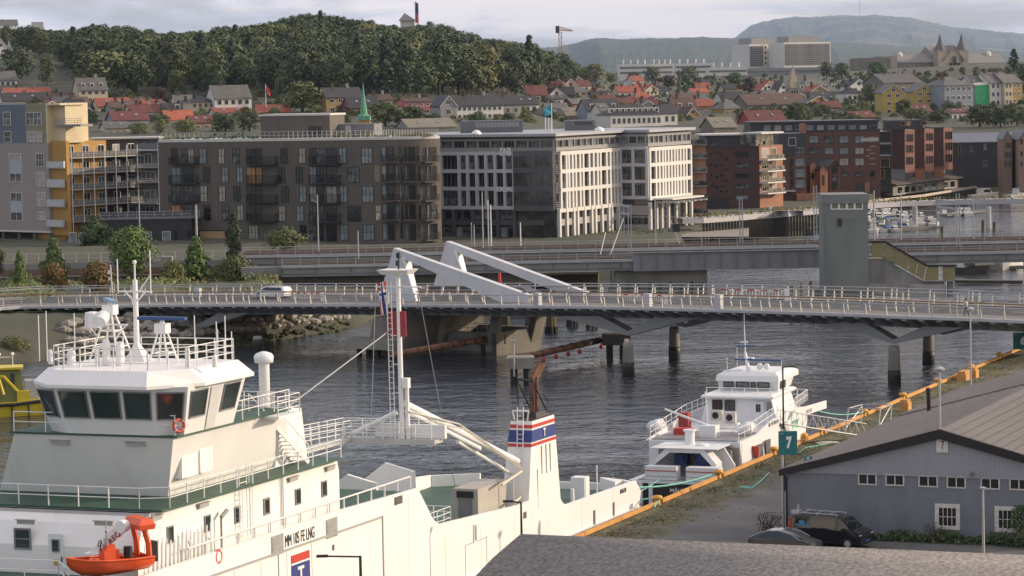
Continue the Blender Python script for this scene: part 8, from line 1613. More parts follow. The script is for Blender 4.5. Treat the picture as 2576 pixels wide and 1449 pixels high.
H('brick villa with pale arched dormers and two chimneys under the lime tree',a0,770,1040,870,755,985,'c','g','e',(4,2),10,chim=2,dormer=3);H('white gabled house at the left edge below the wood',a0,0,165,775,690,830,'w','g','e',(3,1),9)
H('long red roofed house at the left behind the blue tower',a0,60,500,905,850,930,'w','r','e',(4,1),10,chim=2);H('pink grey roofed house left of the brick villa',a0,500,760,960,900,990,'b','b','e',(3,1),9);H('dark roofed house just above the blue tower',a0,30,460,975,900,1000,'w','d','e',(4,1),8,chim=0)
H('cream house with bright red tiled roof and roof windows below the brick villa',a0,950,1270,1025,950,1080,'c','r','e',(4,1),9,chim=0);H('brown roofed house right of the bright red roof',a0,1250,1480,1010,950,1060,'g','b','e',(3,1),8);H('dark shed roofed house before the cream red house',a0,880,1140,1045,1000,1075,'k','d','e',(4,1),8)
H('long brown red roofed house with blue side gable',a0,1090,1440,1160,1080,1200,'b','m','e',(4,1),9,chim=0);H('orange red roofed house with pale wall in the left middle',a0,1610,1880,1160,1070,1190,'w','o','e',(3,1),8);H('dark gabled house with white dormer behind the orange roof',a0,1600,1850,1065,1000,1100,'w','d','e',(3,1),8,dormer=1);H('red brown roofed house with round dormer in the left middle',a0,1260,1560,1085,1010,1130,'w','m','e',(4,1),8,chim=2)
H('small brown roofed house with two skylights below the trees',a0,1850,2060,1185,1120,1230,'o','m','e',(2,1),8,chim=0);H('red roofed white house right of the large villa',a0,2080,2420,1090,1045,1130,'w','r','e',(3,1),8,chim=0);H('tan and grey low roofs beside the left planted terrace',a0,1020,1250,1240,1180,1280,'c','g','e',(3,1),8,chim=0)
H('dark house with slate roof between the tower and red roofs',a0,660,830,1040,960,1110,'w','d','e',(2,1),8);H('low dark brown house front left of the long brown roof',a0,760,950,1110,1040,1130,'k','b','g',(2,1),9)
H('white house high on the left hill under the sky',a0,0,175,245,190,275,'w','g','e',(5,1),9,group='houses high on the left hill');H('grey flat roofed house high on the left hill',a0,340,420,215,190,270,'g','g','f',(2,1),8,chim=0,group='houses high on the left hill');H('cream block high on the left hill among trees',a0,350,430,270,262,350,'c','t','f',(2,2),8,chim=0,group='houses high on the left hill');H('pale house with tall dark roof and red chimneys on the left hill',a0,130,310,440,365,500,'w','d','e',(3,1),9,chim=2,group='houses high on the left hill');H('white arched gable house at the left picture edge on the hill',a0,-60,90,470,370,570,'w','m','g',(2,2),9,group='houses high on the left hill')
H('ochre house with slate roof, skylights and pale gable in the middle below the hill',a1,708,1060,940,850,1085,'o','d','e',(4,2),10,chim=2);H('red house with black roof and skylights beside the ochre house',a1,935,1220,1040,940,1110,'r','d','e',(4,1),9,chim=0);H('red gabled house end right of the black roof',a1,1090,1225,1035,935,1060,'r','d','g',(1,1),9,chim=0);H('brown roofed house with white chimneys behind the red gable',a1,1150,1350,970,915,1000,'c','b','e',(3,1),9,chim=2)
H('pink house with flat eaves among the trees',a1,1470,1725,985,955,1090,'p','b','e',(4,2),9,chim=2);H('dark roofed white house right of the pink house',a1,1690,1860,1000,945,1080,'w','d','e',(4,1),9);H('grey gable end of the long white terrace',a1,1810,1965,1020,925,1150,'g','d','g',(1,1),9,chim=0);H('long white terrace with black roof and rows of skylights in the centre',a1,1960,2415,1020,925,1145,'w','d','e',(9,2),10,chim=3);H('grey gabled house with round window right of the white terrace',a1,2330,2590,1010,920,1130,'g','d','e',(3,1),9)
H('bright red roofed hut with white wall near the left flagpole',a1,60,360,1085,1015,1100,'w','r','e',(3,1),8,chim=0);H('long low green gabled roof behind the office plant room',a1,1500,1960,1230,1150,1260,'g','t','e',(0,1),12,chim=0,cat='building')
H('dark gabled house with lit gable left of the turquoise flag',a2,0,150,1040,930,1070,'b','d','g',(2,1),9);H('black roofed white house with skylights left of the turquoise flag',a2,100,310,1010,930,1080,'w','d','e',(3,1),9,chim=0);H('white house with black roof below the conifers',a2,400,610,960,925,1020,'w','d','e',(3,1),9,chim=0);H('white gabled house with small round window right of the conifers',a2,400,570,930,850,960,'w','d','g',(2,1),9);H('red roofed house with white walls at the wood edge',a2,210,400,920,830,960,'w','m','e',(3,1),9);H('brown roofed pale gabled house below the crane',a2,540,700,840,760,880,'c','b','g',(2,1),9)
H('grey roofed cream house in the middle distance with two windows rows',a2,590,840,890,840,960,'c','g','h',(4,2),9);H('red roofed house with gable right of the grey roofed cream house',a2,820,990,910,850,940,'g','r','g',(2,1),9);H('red roofs row house with many white chimneys, left one',a2,1080,1300,890,835,940,'w','r','e',(3,1),8,chim=3);H('orange roofed house with skylights behind the red roofs',a2,1260,1410,850,810,880,'w','o','e',(3,1),8);H('bright red hipped roof house in the centre of the red roofs',a2,1220,1440,960,880,990,'w','r','h',(3,1),9,chim=3);H('black roofed house with white band before the purple tree',a2,1410,1560,880,830,910,'w','d','e',(3,1),8,chim=2)
H('red gabled house with pale bargeboards in front of the red roofs',a2,1380,1510,1000,940,1010,'r','m','g',(1,1),8,chim=0);H('dark red roofed house left of the pale bargeboards',a2,1060,1390,1000,945,1020,'w','m','e',(5,1),9,chim=2);H('slate blue roofed white town house with dormers',a2,780,1110,1065,960,1150,'b','d','e',(4,2),10,chim=1,dormer=3);H('white side block of the slate blue town house',a2,910,1000,1075,1000,1180,'w','g','e',(2,2),9,chim=0)
H('long white town house with black hipped roof and twelve dormers in the centre right',a2,1005,1505,1110,1005,1230,'w','d','h',(10,1),12,chim=0,dormer=9);H('cream right wing of the long dormer house',a2,1505,1650,1095,1010,1210,'w','d','e',(2,1),10,chim=1);H('tan roofed row with black gable left of the white town houses',a2,530,770,1120,1040,1150,'c','t','e',(4,1),9,chim=0);H('black roofed cream row behind the office roof masts',a2,330,560,1115,1050,1150,'c','d','e',(5,1),9,chim=0)
H('brown roofed warehouse like house with dormers behind the brick block',a2,1630,1850,1060,950,1120,'b','b','e',(3,1),9,dormer=2);H('grey pyramid roofed ochre house, left of two alike',a2,1850,2040,1005,910,1040,'o','g','h',(3,1),11);H('grey pyramid roofed ochre house, right of two alike',a2,2100,2270,1050,955,1090,'o','g','h',(3,1),11);H('long brown roofed house above the grey pyramid roofs',a2,1630,1830,960,910,990,'c','b','e',(4,1),8);H('red roofed long house with white chimneys beside the tall round tree',a2,1800,1960,895,855,920,'w','r','e',(4,1),8,chim=3)
H('tan roofed warehouse with steep side beside the brick block roof',a2,2000,2220,1230,1135,1290,'s','t','e',(0,1),10,chim=0,cat='building');H('dark barn like house with white gable trims right of the red roofs',a2,2080,2310,960,890,1000,'w','d','e',(3,1),9);H('large stone church nave with brown roof left of the stone spire',a2,2330,2900,1010,910,1060,'s','b','e',(4,1),14,chim=0,cat='church',name='church_nave');H('orange gabled house between dark roofs behind the brick block',a2,1740,1860,1105,1035,1140,'o','b','g',(1,1),9,chim=0)
H('maroon roofed long house behind the hotel attic',a2,2350,2700,1175,1070,1200,'r','m','e',(2,1),9,chim=0);H('white gabled house with red roof behind the church',a3,30,200,870,785,895,'w','r','g',(2,1),9);H('white gable peeking left of the stone spire',a3,210,300,870,790,900,'w','d','g',(1,1),9,chim=0);H('big grey slate mansard building with white dormers right of the spire',a3,420,790,885,755,930,'g','g','h',(8,1),14,dormer=6,chim=3);H('white gabled house with black roof below the stone college',a3,900,1070,830,765,920,'w','d','g',(2,1),9,chim=2)
H('white hip roofed house left of the yellow gables',a3,860,1030,905,845,990,'w','d','h',(3,1),9);H('dark brick row below the mansard building',a3,420,760,935,890,960,'r','d','e',(4,1),9,chim=0);H('black roofed house with white open gable',a3,610,790,975,920,1000,'w','d','e',(2,1),8,chim=0);H('red roofed house with skylights before the trees',a3,620,820,1040,980,1080,'s','m','e',(3,1),9);H('red roofed house right behind the hotel attic end',a3,930,1150,1135,1080,1165,'s','m','e',(3,1),9,chim=0);H('red gabled house with white trims below the yellow gables',a3,1520,1690,1080,1015,1100,'w','m','e',(2,1),8,chim=0);H('pale flat house with dark windows among the right trees',a3,1880,2040,1090,1060,1150,'w','m','e',(3,1),8,chim=0)
H('yellow gabled apartment house with dark windows, left of two alike',a3,1215,1415,895,815,1100,'y','g','g',(2,3),12,.12,0);H('yellow gabled apartment house with dark windows, right of two alike',a3,1515,1715,885,800,1060,'y','g','g',(2,3),12,.12,0);H('big grey stone gabled block behind the yellow gables',a3,1230,1590,800,715,960,'s','g','e',(5,1),18,chim=3)
H('white corner town house with grey mansard roof left of the green scaffold',a3,1810,2085,825,740,1060,'b','g','h',(5,3),16,chim=1);H('pale pink town house right of the green scaffold',a3,2250,2400,800,705,1020,'w','g','e',(3,3),14,chim=1);H('cream town house with balconies right of the pink town house',a3,2390,2470,800,705,1010,'c','g','e',(2,3),14,chim=1);H('ochre town house at the right end of the mansard row',a3,2460,2560,800,720,1000,'o','g','e',(2,3),14,chim=1)
o=H('town house wrapped in green scaffold netting',a3,2085,2250,840,740,1030,'w','g','e',(0,3),12,chim=0);W_=max(v.co.x for v in o.children[0].data.vertices);zz=max(v.co.z for v in o.children[0].data.vertices)
m=MB();n=10
for i in range(n):
 for j in range(8):f=lambda i,j:(W_*i/n,-1.2-.18*((i*7+j*3)%3),zz*.72*j/8);m.quad(f(i,j),f(i+1,j),f(i+1,j+1),f(i,j+1))
m.build('scaffold_netting',mat('green_netting',(.03,.30,.12),.7,.25,1.2,c2=(.10,.46,.24)),o);m=MB();m.box((-.2,-1.5,zz*.72),(W_+.2,-.1,zz*.8));m.build('scaffold_top',RW_['w'],o)
# fill-in roofs between the listed ones
rnd=random.Random(31);FW_=('white','cream','grey','red','ochre');FRn={'r':'red tiled','d':'black','g':'grey','b':'brown','m':'maroon'}
near_l=('left of the large white villa','below the brick villa','beside the left town trees','near the green spire','below the pink house','above the office roof','below the conifers','between the centre red roofs','under the tall round tree','near the pyramid roofs','left of the stone spire','right of the stone spire')
fc={}
for i in range(46):
 X=rnd.choice((rnd.uniform(130,640),rnd.uniform(1360,2120),rnd.uniform(1360,1960)));yb=rnd.uniform(268,292)if X<700 else rnd.uniform(212,285);w_=rnd.uniform(34,60)*(1.1 if yb>250 else.75);h_=rnd.uniform(9,15);rf=rnd.uniform(13,20)*(1 if yb>250 else.8)
 wc=rnd.choice('wwcgro');rc=rnd.choice('rrdgbm');kd=rnd.choice('eeg');c={'w':'white','c':'cream','g':'grey','r':'red','o':'ochre'}[wc];wh_=near_l[min(11,int((X-100)/165))];lab=f"small {c} {'gabled' if kd == 'g' else 'long sided'} house with {FRn[rc]} roof {wh_}";fc[lab]=fc.get(lab,0)+1
 if fc[lab]>1:lab=lab.replace('small','another small')
 H(lab,None,X-w_/2,X+w_/2,yb-h_,yb-h_-rf,yb,wc,rc,kd,(rnd.randrange(2,4),1),rnd.uniform(7,9),rnd.uniform(.0,.6),1)
# ================================================================ landmarks
hp=on_y(*a1(1490,250),1735);ft=thing('fortress_tower','white fortress tower with grey pyramid roof on top of the wooded hill','tower',(hp.x,1735,hp.z-14));a,b=on_y(*a1(1432,200),1735),on_y(*a1(1570,200),1735);z=a.z-hp.z+14;w2=(b.x-a.x)/2;MB().box((-w2,0,0),(w2,20,z)).build('wall',RW_['w'],ft);ap=on_y(*a1(1470,125),1745);lft=on_y(*a1(1404,192),1735).x-hp.x;rgt=on_y(*a1(1575,188),1735).x-hp.x;MB().add([(lft,-2,z),(rgt,-2,z),(rgt,22,z),(lft,22,z),((lft+rgt)/2-2,10,ap.z-hp.z+14)],[(0,1,4),(1,2,4),(2,3,4),(3,0,4),(3,2,1,0)]).build('roof',RR_['g'],ft)
def flag(label,k,x,yt,yb,Y,m,fl=(.6,2.5),drop=0):
 p=on_y(*k(x,yb),Y);z1=on_y(*k(x,yt),Y).z-p.z;o=thing('flagpole',label,'flag',p);MB().tube((0,0,0),(0,0,z1),.16,6,.1).build('pole',RW_['w'],o);g=MB();W_,H_=fl
 for i in range(3):
  for j in range(4):F_=lambda a,b:V((a*W_,.4*sin(a*5+b*2),z1-.4-b*H_-a*drop));g.m=1 if i==1 or j==1 else 0;g.quad(F_(i/3,j/4),F_((i+1)/3,j/4),F_((i+1)/3,(j+1)/4),F_(i/3,(j+1)/4))
 g.build('cloth',[M_red,m],o)
flag('tall flagpole with hanging red and blue flag beside the fortress tower',a1,1565,5,230,1733,M_blue,(2.0,12.),1.5);flag('white flagpole with red pennant above the bright red roofed hut',a1,122,810,1020,1000,M_red,(1.6,2.4),1.5)
cp=on_y(1410,130,2300);ct=on_y(1410,80,2300);cn=thing('tower_crane','yellow orange tower crane rising behind the end of the wooded hill','crane',(cp.x,2300,cp.z-15));M_cr=mat('crane_orange',(.50,.24,.08),.6,.1,.3);h_=ct.z-cp.z+15;g=MB()
for x in(-1.1,1.1):
 for y in(-1.1,1.1):g.tube((x,y,0),(x,y,h_),.28,5)
for k in range(14):s=1 if k%2 else-1;g.tube((-1.1*s,-1.1,h_*k/14),(1.1*s,-1.1,h_*(k+1)/14),.2,4)
g.build('tower',M_cr,cn);g=MB();jx=on_y(1441,86,2300).x-cp.x;g.tube((-3,0,h_+1.5),(jx,0,h_+.5),.4,5);g.tube((-3,0,h_+4.5),(jx*.9,0,h_+1),.35,5)
for k in range(8):g.tube((lerp(-3,jx,k/8),0,h_+1.5),(lerp(-3,jx,(k+.5)/8),0,h_+4-k*.35),.22,4)
g.build('jib',M_cr,cn);MB().box((-3.5,-1.5,h_-1),(-.5,1.5,h_+4.5)).build('counterweight',RW_['k'],cn)
def slab(label,X0,X1,yt,yb,Y,a,side,rows,cat='high rise',mw='w',mat_=None):
 fr=Fr((col_x(X0,Y),Y),a);W_=fr.px(X1,yt)[0];zt=fr.px((X0+X1)/2,yt)[1];zb=fr.px((X0+X1)/2,yb)[1]-10;o=thing('high_rise',label,cat,fr=fr,z=zb);MB().box((0,0,0),(W_,side,zt-zb)).build('wall',mat_ or RW_[mw],o);m=MB();n=rows
 bm_=MB().box((1,-.5,0),(W_-1,-.02,1.6)).mesh('window_band',M_hwin2)
 for k in range(n):place('window_band',bm_,o,(0,0,10+(zt-zb-12)*(k+.4)/n))
 m=MB();m.box((W_*.15,4,zt-zb),(W_*.8,side-3,zt-zb+5));m.build('roof_storey',RW_['g'],o);return o,W_,zt-zb
M_hwin2=mat('band_window',(.10,.10,.11),.3,.3,.1,c2=(.22,.21,.20));M_hr=mat('highrise_pale',(.62,.60,.57),.8,.06,.05)
o,W_,h_=slab('pale concrete high rise slab in the distance, left and lower of two',1886,1972,111,168,2500,.5,26,9,mat_=M_hr);MB().box((W_*.40,-.6,0),(W_*.86,-.51,h_)).build('blank_panel',mat('highrise_cream',(.62,.57,.48),.8,.05,.05),o)
for i in range(4):MB().box((W_*.44,-.75,12+i*4.4),(W_*.48,-.6,14+i*4.4)).build('window',M_hwin,o)
slab('pale concrete high rise slab in the distance, right and taller of two',1974,2089,106,165,2480,.42,26,10,mat_=M_hr)
for i,(X0,X1,yt,yb,Y,lab)in enumerate(((1560,1640,162,178,2350,'low pale campus block with white roof vents left of the high rises, leftmost'),(1640,1700,161,176,2380,'low pale campus block with white roof vents, second from the left'),(1700,1790,160,178,2330,'low pale campus block with white vents behind the tall round tree'),(1785,1880,170,188,2150,'broad white flat roofed block left of the high rises'),(1880,2110,172,195,2250,'long low grey block below the high rises'),(2160,2240,146,172,2280,'brown brick block left of the stone college'))):
 fr=Fr((col_x(X0,Y),Y),.06);W_=fr.px(X1,yt)[0];zt=fr.px(X0,yt)[1];zb=fr.px(X0,yb)[1]-8;o=thing('campus_block',lab,'building',fr=fr,z=zb);MB().box((0,0,0),(W_,18,zt-zb)).build('wall',(M_hr,M_hr,M_hr,RW_['w'],RW_['g'],RW_['s'])[i],o);bb=MB().box((.5,-.3,0),(W_-.5,-.02,1.5)).mesh('window_band',M_hwin2)
 for k in range(2):place('window_band',bb,o,(0,0,zt-zb-3.5-4*k))
 if i<4:
  vm=MB().lathe((0,0,0),[(.6,0),(.6,3),(.4,3.4)],8).mesh('roof_vent',RW_['w'])
  for k in range(4):place('roof_vent',vm,o,(W_*(.15+.22*k),6,zt-zb))
# stone college with two spires
Yc=2350.;fr=Fr((col_x(2368,Yc),Yc),.34);co=thing('stone_college','long grey stone college with central gable and two slim spires on the far ridge','college',fr=fr);M_col=mat('college_stone',(.30,.255,.205),.9,.2,.08,.1);M_colr=mat('college_roof',(.20,.19,.18),.8,.12,.08)
T3=lambda x,y,w=0.:fr.px(*a3(x,y),w);zb=T3(1900,730)[1]-8
for x0,x1,ye,yr,nm in((1365,1800,570,530,'left'),(2015,2390,575,525,'right')):
 u0,z0=T3(x0,ye+40,12);u1,_=T3(x1,ye,12);_,z1=T3((x0+x1)/2,yr,22);m=MB();m.cross([(12,zb),(12,z0),(24,z1),(36,z0),(36,zb)],u0,u1);m.build('wing',M_col,co);m=MB();m.cross([(11,z0-.5),(24,z1),(24,z1+1),(11,z0+.5)],u0-1,u1+1);m.build('wing_roof',M_colr,co);wm=MB().box((-1.1,-.4,-4),(1.1,0,4)).mesh('window',M_hwin2)
 for k in range(9):place('window',wm,co,(lerp(u0,u1,(k+.7)/9.4),12,z0-7))
u0,z0=T3(1650,540,22);u1,_=T3(1900,540,22);_,z1=T3(1780,455,26);m=MB();m.cross([(16,zb),(16,z0),(28,z1),(40,z0),(40,zb)],u0,u1);m.build('hall',M_col,co);m=MB();m.cross([(15,z0),(28,z1),(28,z1+1),(15,z0+1)],u0,u1);m.build('hall_roof',M_colr,co)
u0,z0=T3(1812,580);u1,_=T3(1990,580);_,z1=T3(1905,450);m=MB();m.extr([(u0,zb),(u0,z0),((u0+u1)/2,z1),(u1,z0),(u1,zb)],0,26);m.build('central_gable',M_col,co);m=MB();
for s in(1,-1):c=(u0+u1)/2;h2=(u1-u0)/2;m.extr([(c-s*(h2+1),z0-1),(c,z1),(c,z1+1.2),(c-s*(h2+1),z0+.3)][::s],-.6,26)
m.build('gable_roof',M_colr,co)
for x,y,w_,h_ in((1870,690,2,14),(1908,690,2,14),(1942,690,2,14),(1905,600,3,9)):u,z=T3(x,y);MB().box((u-w_/2,-.5,z-h_/2),(u+w_/2,-.02,z+h_/2)).build('window',M_hwin,co)
for x,yt in((1775,330),(1982,328)):
 u,zt=T3(x,yt,2);_,zs3=T3(x,480,2);m=MB();m.box((u-4,0,zb),(u+4,8,zs3));m.build('turret',M_col,co);m=MB();m.lathe((u,4,zs3),[(5,0),(2.2,(zt-zs3)*.45),(.3,zt-zs3)],8);m.build('spire',mat('spire_slate',(.12,.12,.125),.8,.1,.1),co)
for x0,x1,yt,w in((970,1200,565,-20),(1200,1350,545,-5)):u0,z=T3(x0,yt,w);u1,_=T3(x1,yt,w);MB().box((u0,w,zb-6),(u1,w+14,z)).build('annex',RW_['s']if x0<1000 else M_colr,co)
for x,y in((1378,500),(2232,490)):u,z=T3(x,y+30,22);m=MB();m.lathe((u,22,z-2),[(2.2,0),(2.2,2),(1.6,3.4),(.3,4.2)],10);m.build('dome',RW_['w'],co)
# stone church spire and green copper spire
sp=on_ground(a3(345,0)[0],a3(0,1020)[1]);Ys=sp.y;fr=Fr((sp.x,Ys),.3);T3=lambda x,y:fr.px(*a3(x,y));o=thing('church_spire','pale stone church tower with pointed spire and slit openings','church tower',fr=fr,z=sp.z-6);zb=sp.z-6;z1,z2,z3=[T3(345,y)[1]-zb for y in(940,850,635)];hw=(T3(425,900)[0]-T3(265,900)[0])/2*.62
m=MB();m.box((-hw*1.15,-hw,0),(hw*1.15,hw*1.2,z1));m.box((-hw,-hw*.85,z1),(hw,hw,z2));m.build('shaft',mat('church_stone',(.27,.245,.20),.9,.2,.3,.1),o);m=MB();m.loft([[(-hw*1.05,-hw*.95,z2),(hw*1.05,-hw*.95,z2),(hw*1.05,hw,z2),(-hw*1.05,hw,z2)],[(-.1,-.1,z3),(.1,-.1,z3),(.1,.1,z3),(-.1,.1,z3)]]);m.build('spire',mat('church_stone2',(.31,.28,.22),.9,.15,.3),o)
for x in(-.5,0,.5):MB().box((hw*x-.25,-hw*.85-.1,z1+1),(hw*x+.25,-hw*.85,z2-1)).build('slit_opening',M_hwin,o)
for x in(-.9,.9):MB().lathe((hw*x,-hw*.8,z2),[(.5,0),(.4,1.5),(.05,3.2)],6).build('pinnacle',M_col,o)
Yg=760.;p=on_y(*a1(1068,1170),Yg);o=thing('green_spire','thin green copper spire with gold foot among the trees behind the brown block','spire',(p.x,Yg,p.z-6));zt=on_y(*a1(1052,800),Yg).z-p.z+6;zz=on_y(*a1(1060,1100),Yg).z-p.z+6;M_cop=mat('spire_copper',(.10,.30,.20),.6,.12,1);MB().box((-1.6,-1.4,0),(1.6,1.4,6.3)).build('foot',mat('spire_gold',(.40,.27,.08),.6,.1,1),o);MB().lathe((0,0,6.3),[(1.9,0),(1.7,1.0),(1.2,1.3),(.95,zz-6.3),(.3,(zt-6.3)*.72),(.06,zt-6.3)],8).build('spire',M_cop,o);MB().box((-1.0,-1.6,6.3),(1.6,1.5,zz-.5)).build('belfry',M_cop,o)
# ================================================================ town trees, one by one
TT=[(a0,185*0+710,1290,480,905,4,'big yellow green lime tree behind the brick villa'),(a0,0,330,440,800,0,'broad dark tree at the left edge of the slope'),(a0,375,540,520,835,4,'olive tall tree left of the lime tree'),(a0,1470,1640,830,1000,6,'dark copper red tree in the left town'),(a0,1640,1760,880,1020,0,'small green tree right of the copper tree'),(a0,800,960,1060,1200,0,'round tree above the balcony wing'),(a0,1230,1440,1170,1300,4,'yellow green tree above the grey terrace block'),(a0,1680,1900,1140,1290,4,'yellow green tree above the planted terrace'),(a0,2020,2340,1090,1280,0,'dark broad tree below the red roofed house'),(a0,2300,2520,1070,1270,0,'dark tree left of the roof house'),(a0,1480,1620,1150,1290,4,'small light tree between the terrace trees'),
(a1,290,660,780,1085,4,'bright green two topped tree beside the roof house'),(a1,820,1030,600,920,4,'golden green tree before the hill wood'),(a1,990,1140,620,900,0,'dark round tree right of the golden green tree'),(a1,1100,1450,970,1220,0,'broad dark tree behind the roof planting, left'),(a1,1350,1700,1010,1220,0,'broad dark tree behind the roof planting, right'),(a1,780,950,1000,1120,6,'dark tree at the foot of the ochre house'),(a1,2370,2590,1080,1170,0,'low trees before the grey gabled house'),
(a2,110,340,365,850,3,'tall dark conifer at the right end of the hill wood'),(a2,420,640,500,800,0,'round tree below the crane'),(a2,580,720,590,800,0,'round tree right of the crane tree'),(a2,660,800,640,790,4,'small olive tree before the distant hill'),(a2,760,950,610,820,4,'olive tree right of the small olive tree'),(a2,0,190,680,930,0,'dark tree at the foot of the hill wood end'),(a2,990,1100,800,920,4,'yellow green tree between pale houses'),(a2,220,330,830,940,0,'small dark tree before the red roofed wood edge house'),(a2,1170,1310,690,820,0,'grey green tree in the far row, left'),(a2,1320,1500,640,800,0,'broad tree in the far row, middle'),(a2,1480,1650,720,860,6,'dark purple tree in the far row'),(a2,1640,1880,630,870,1,'tall round tree in the far row before the campus'),(a2,1640,1690,680,900,7,'thin dark poplar left of the tall round tree'),(a2,1880,2040,720,850,0,'tree right of the tall round tree'),(a2,2010,2150,780,900,4,'light green tree below the campus'),(a2,2120,2300,690,880,0,'tree cluster below the white campus block, left'),(a2,2260,2420,740,910,6,'brown tree below the high rises'),(a2,2190,2350,1030,1170,0,'dark round tree right of the pyramid roofs'),(a2,2450,2570,1090,1180,4,'light small tree above the hotel attic'),(a2,600,700,900,1010,0,'dark small tree by the black roofed white house'),(a2,940,1080,700,800,4,'far row olive tree'),(a2,1060,1180,660,760,6,'far row reddish tree'),
(a3,600,740,590,750,0,'round tree right of the high rises, left of a pair'),(a3,730,900,600,750,0,'round tree right of the high rises, right of a pair'),(a3,1060,1260,585,790,0,'tree before the stone college annex'),(a3,1010,1190,800,1010,0,'dark tree left of the yellow gables'),(a3,40,300,1010,1180,0,'dark low trees above the hotel, left'),(a3,250,500,980,1170,0,'dark low trees above the hotel, middle'),(a3,530,720,990,1120,4,'mixed tree above the hotel plant'),(a3,800,1010,1000,1120,4,'light tree right of the skylight red roof'),(a3,1330,1500,950,1120,0,'dark tree before the left yellow gable'),(a3,1380,1590,1030,1160,4,'bright green tree below the yellow gables'),(a3,1640,1850,740,980,4,'olive tree between yellow gable and mansard row'),(a3,1700,1860,690,800,0,'tree above the olive tree below the college'),(a3,1590,1900,1060,1190,0,'dark tree row before the mansard row, left'),(a3,2000,2300,1000,1230,0,'big dark tree right below the green netting'),(a3,2250,2450,1030,1230,0,'big dark tree near the right edge'),(a3,2400,2620,1010,1220,0,'big dark tree at the right picture edge'),(a3,2390,2570,480,700,3,'dark conifer group right of the stone college'),(a3,2500,2640,600,800,0,'round tree at the right edge below the college'),(a3,430,540,920,1010,4,'small tree right of the stone spire'),(a3,960,1040,900,1000,4,'small light tree by the hip roofed house')]
for k,x0,x1,yt,yb,kd,lab in TT:
 (X0,yt_),(X1,_),(_,yb_)=k(x0,yt),k(x1,0),k(0,yb);p=on_ground((X0+X1)/2,yb_);w_=(X1-X0)*p.y/7500;h_=(yb_-yt_)*p.y/7500;h0,w0=((16,12),(18,11),(14,13),(20,9),(15,12),(17,7),(13,11),(18,4.5))[kd];s=h_/h0*1.05;tree(kd,lab,(p.x,p.y,p.z-.3),s,rnd.random()*6,'trees in the town',sxy=max(.6,min(2.2,w_*1.08/w0/s)))
pts=[]
for _ in range(1300):
 X=rnd.uniform(60,1340)if rnd.random()<.35 else rnd.uniform(1340,2620);y=rnd.uniform(240,310)if X<1340 else 178+132*rnd.random()**1.2;p=on_ground(X,y);pts.append((p.x,p.y,p.z-2.5,rnd.uniform(.17,.40)))
scatter('garden_foliage',pts,kk_[:4])
# ================================================================ left bank: near trees, lawn, shrubs
NEAR={'big':tree_meshes(21,9,8.5,5200,.26,'round',M_fresh),'con':tree_meshes(22,6.5,5.8,4200,.24,'cone',M_fresh),'pop':tree_meshes(23,9,2.6,3200,.2,'column',M_crown),'shr':tree_meshes(24,3,4,2600,.2,'bush',M_autumn),'dk':tree_meshes(25,6,5.5,3200,.28,'round',M_crown),'yb':tree_meshes(26,3,6.5,2600,.22,'bush',M_olive2)}
for ms,X0,X1,yt,yb,Y,lab in(('big',265,398,566,702,436*0+426,'large yellow green tree on the left bank behind the antenna mast'),('con',443,548,598,706,424,'cone shaped green tree on the left bank beside the grey cabinet'),('pop',568,613,536,692,447,'slim dark poplar before the brown block archway'),('con',92,182,602,700,424,'young green tree behind the orange shrub'),('con',22,80,635,720,412,'small green tree near the left edge on the bank'),('shr',100,172,662,724,408,'orange red autumn shrub on the left bank'),('shr',205,285,658,722,408,'orange and green shrub right of the pale lamp mast'),('dk',196,285,548,640,530,'dark tree before the brick wing at the left'),('yb',662,768,578,622,470,'wide yellow green bush before the brown block'),('dk',-40,16,608,700,424,'tree cut by the left picture edge on the bank'),('yb',545,640,648,712,425,'low yellowish bush right of the cone tree'),('yb',400,470,660,715,420,'low bush between the big tree and the cone tree')):
 cr,tr=NEAR[ms];h0,w0={'big':(9,8.5),'con':(6.5,5.8),'pop':(9,2.6),'shr':(3,4),'dk':(6,5.5),'yb':(3,6.5)}[ms];p=on_y((X0+X1)/2,yb,Y);h_=on_y((X0+X1)/2,yt,Y).z-p.z;w_=(X1-X0)*Y/7500;tree(0,lab,(p.x,Y,p.z),h_/h0,rnd.random()*6,'trees on the left bank',(cr,tr),'shrub' if ms in('shr','yb')else 'tree','shrub' if ms in('shr','yb')else 'tree',sxy=w_/w0/(h_/h0))
p=on_y(35,880,352);tree(0,'yellow green bush below the left end of the bridge',(p.x,352,p.z-.5),.62,1,None,NEAR['yb'],'bush','shrub')
g=MB();cs=list(range(-150,701,10));zs5=[372+k*2.4 for k in range(24)]
for Z in zs5:
 for X in cs:g.v.append(V((col_x(X,Z),Z,max(ground(X,Z),2.5)+.10+.9*sin(X*.021)*sin((Z-372)/56*pi))))
n=len(cs)
for i in range(len(zs5)-1):
 for j in range(n-1):
  if zs5[i]<interp(cs[j],SX,SZ)+18:continue
  a=i*n+j;g.f.append([a,a+1,a+n+1,a+n]);g.mi.append(0)
struct('lawn',g,mat('rough_grass',(.06,.085,.022),.95,.3,.25,.4,c2=(.17,.15,.055),det=8),True)
g=MB()
for _ in range(5200):
 X,Z=rnd.uniform(-120,690),rnd.uniform(385,426)
 if Z<interp(X,SX,SZ)+18 or sin(X*.03)+sin(Z*.21+X*.011)<-.3:continue
 c=V((col_x(X,Z),Z,max(ground(X,Z),2.5)+.9*sin(X*.021)*sin((Z-372)/56*pi)+.2+rnd.random()*.8));d=V((rnd.gauss(0,1),-rnd.random(),rnd.random())).normalized();t=d.orthogonal().normalized();b=d.cross(t);s=rnd.uniform(.12,.3);g.m=rnd.choice((0,0,1,2));g.quad(c-t*s,c-b*s,c+t*s,c+b*s)
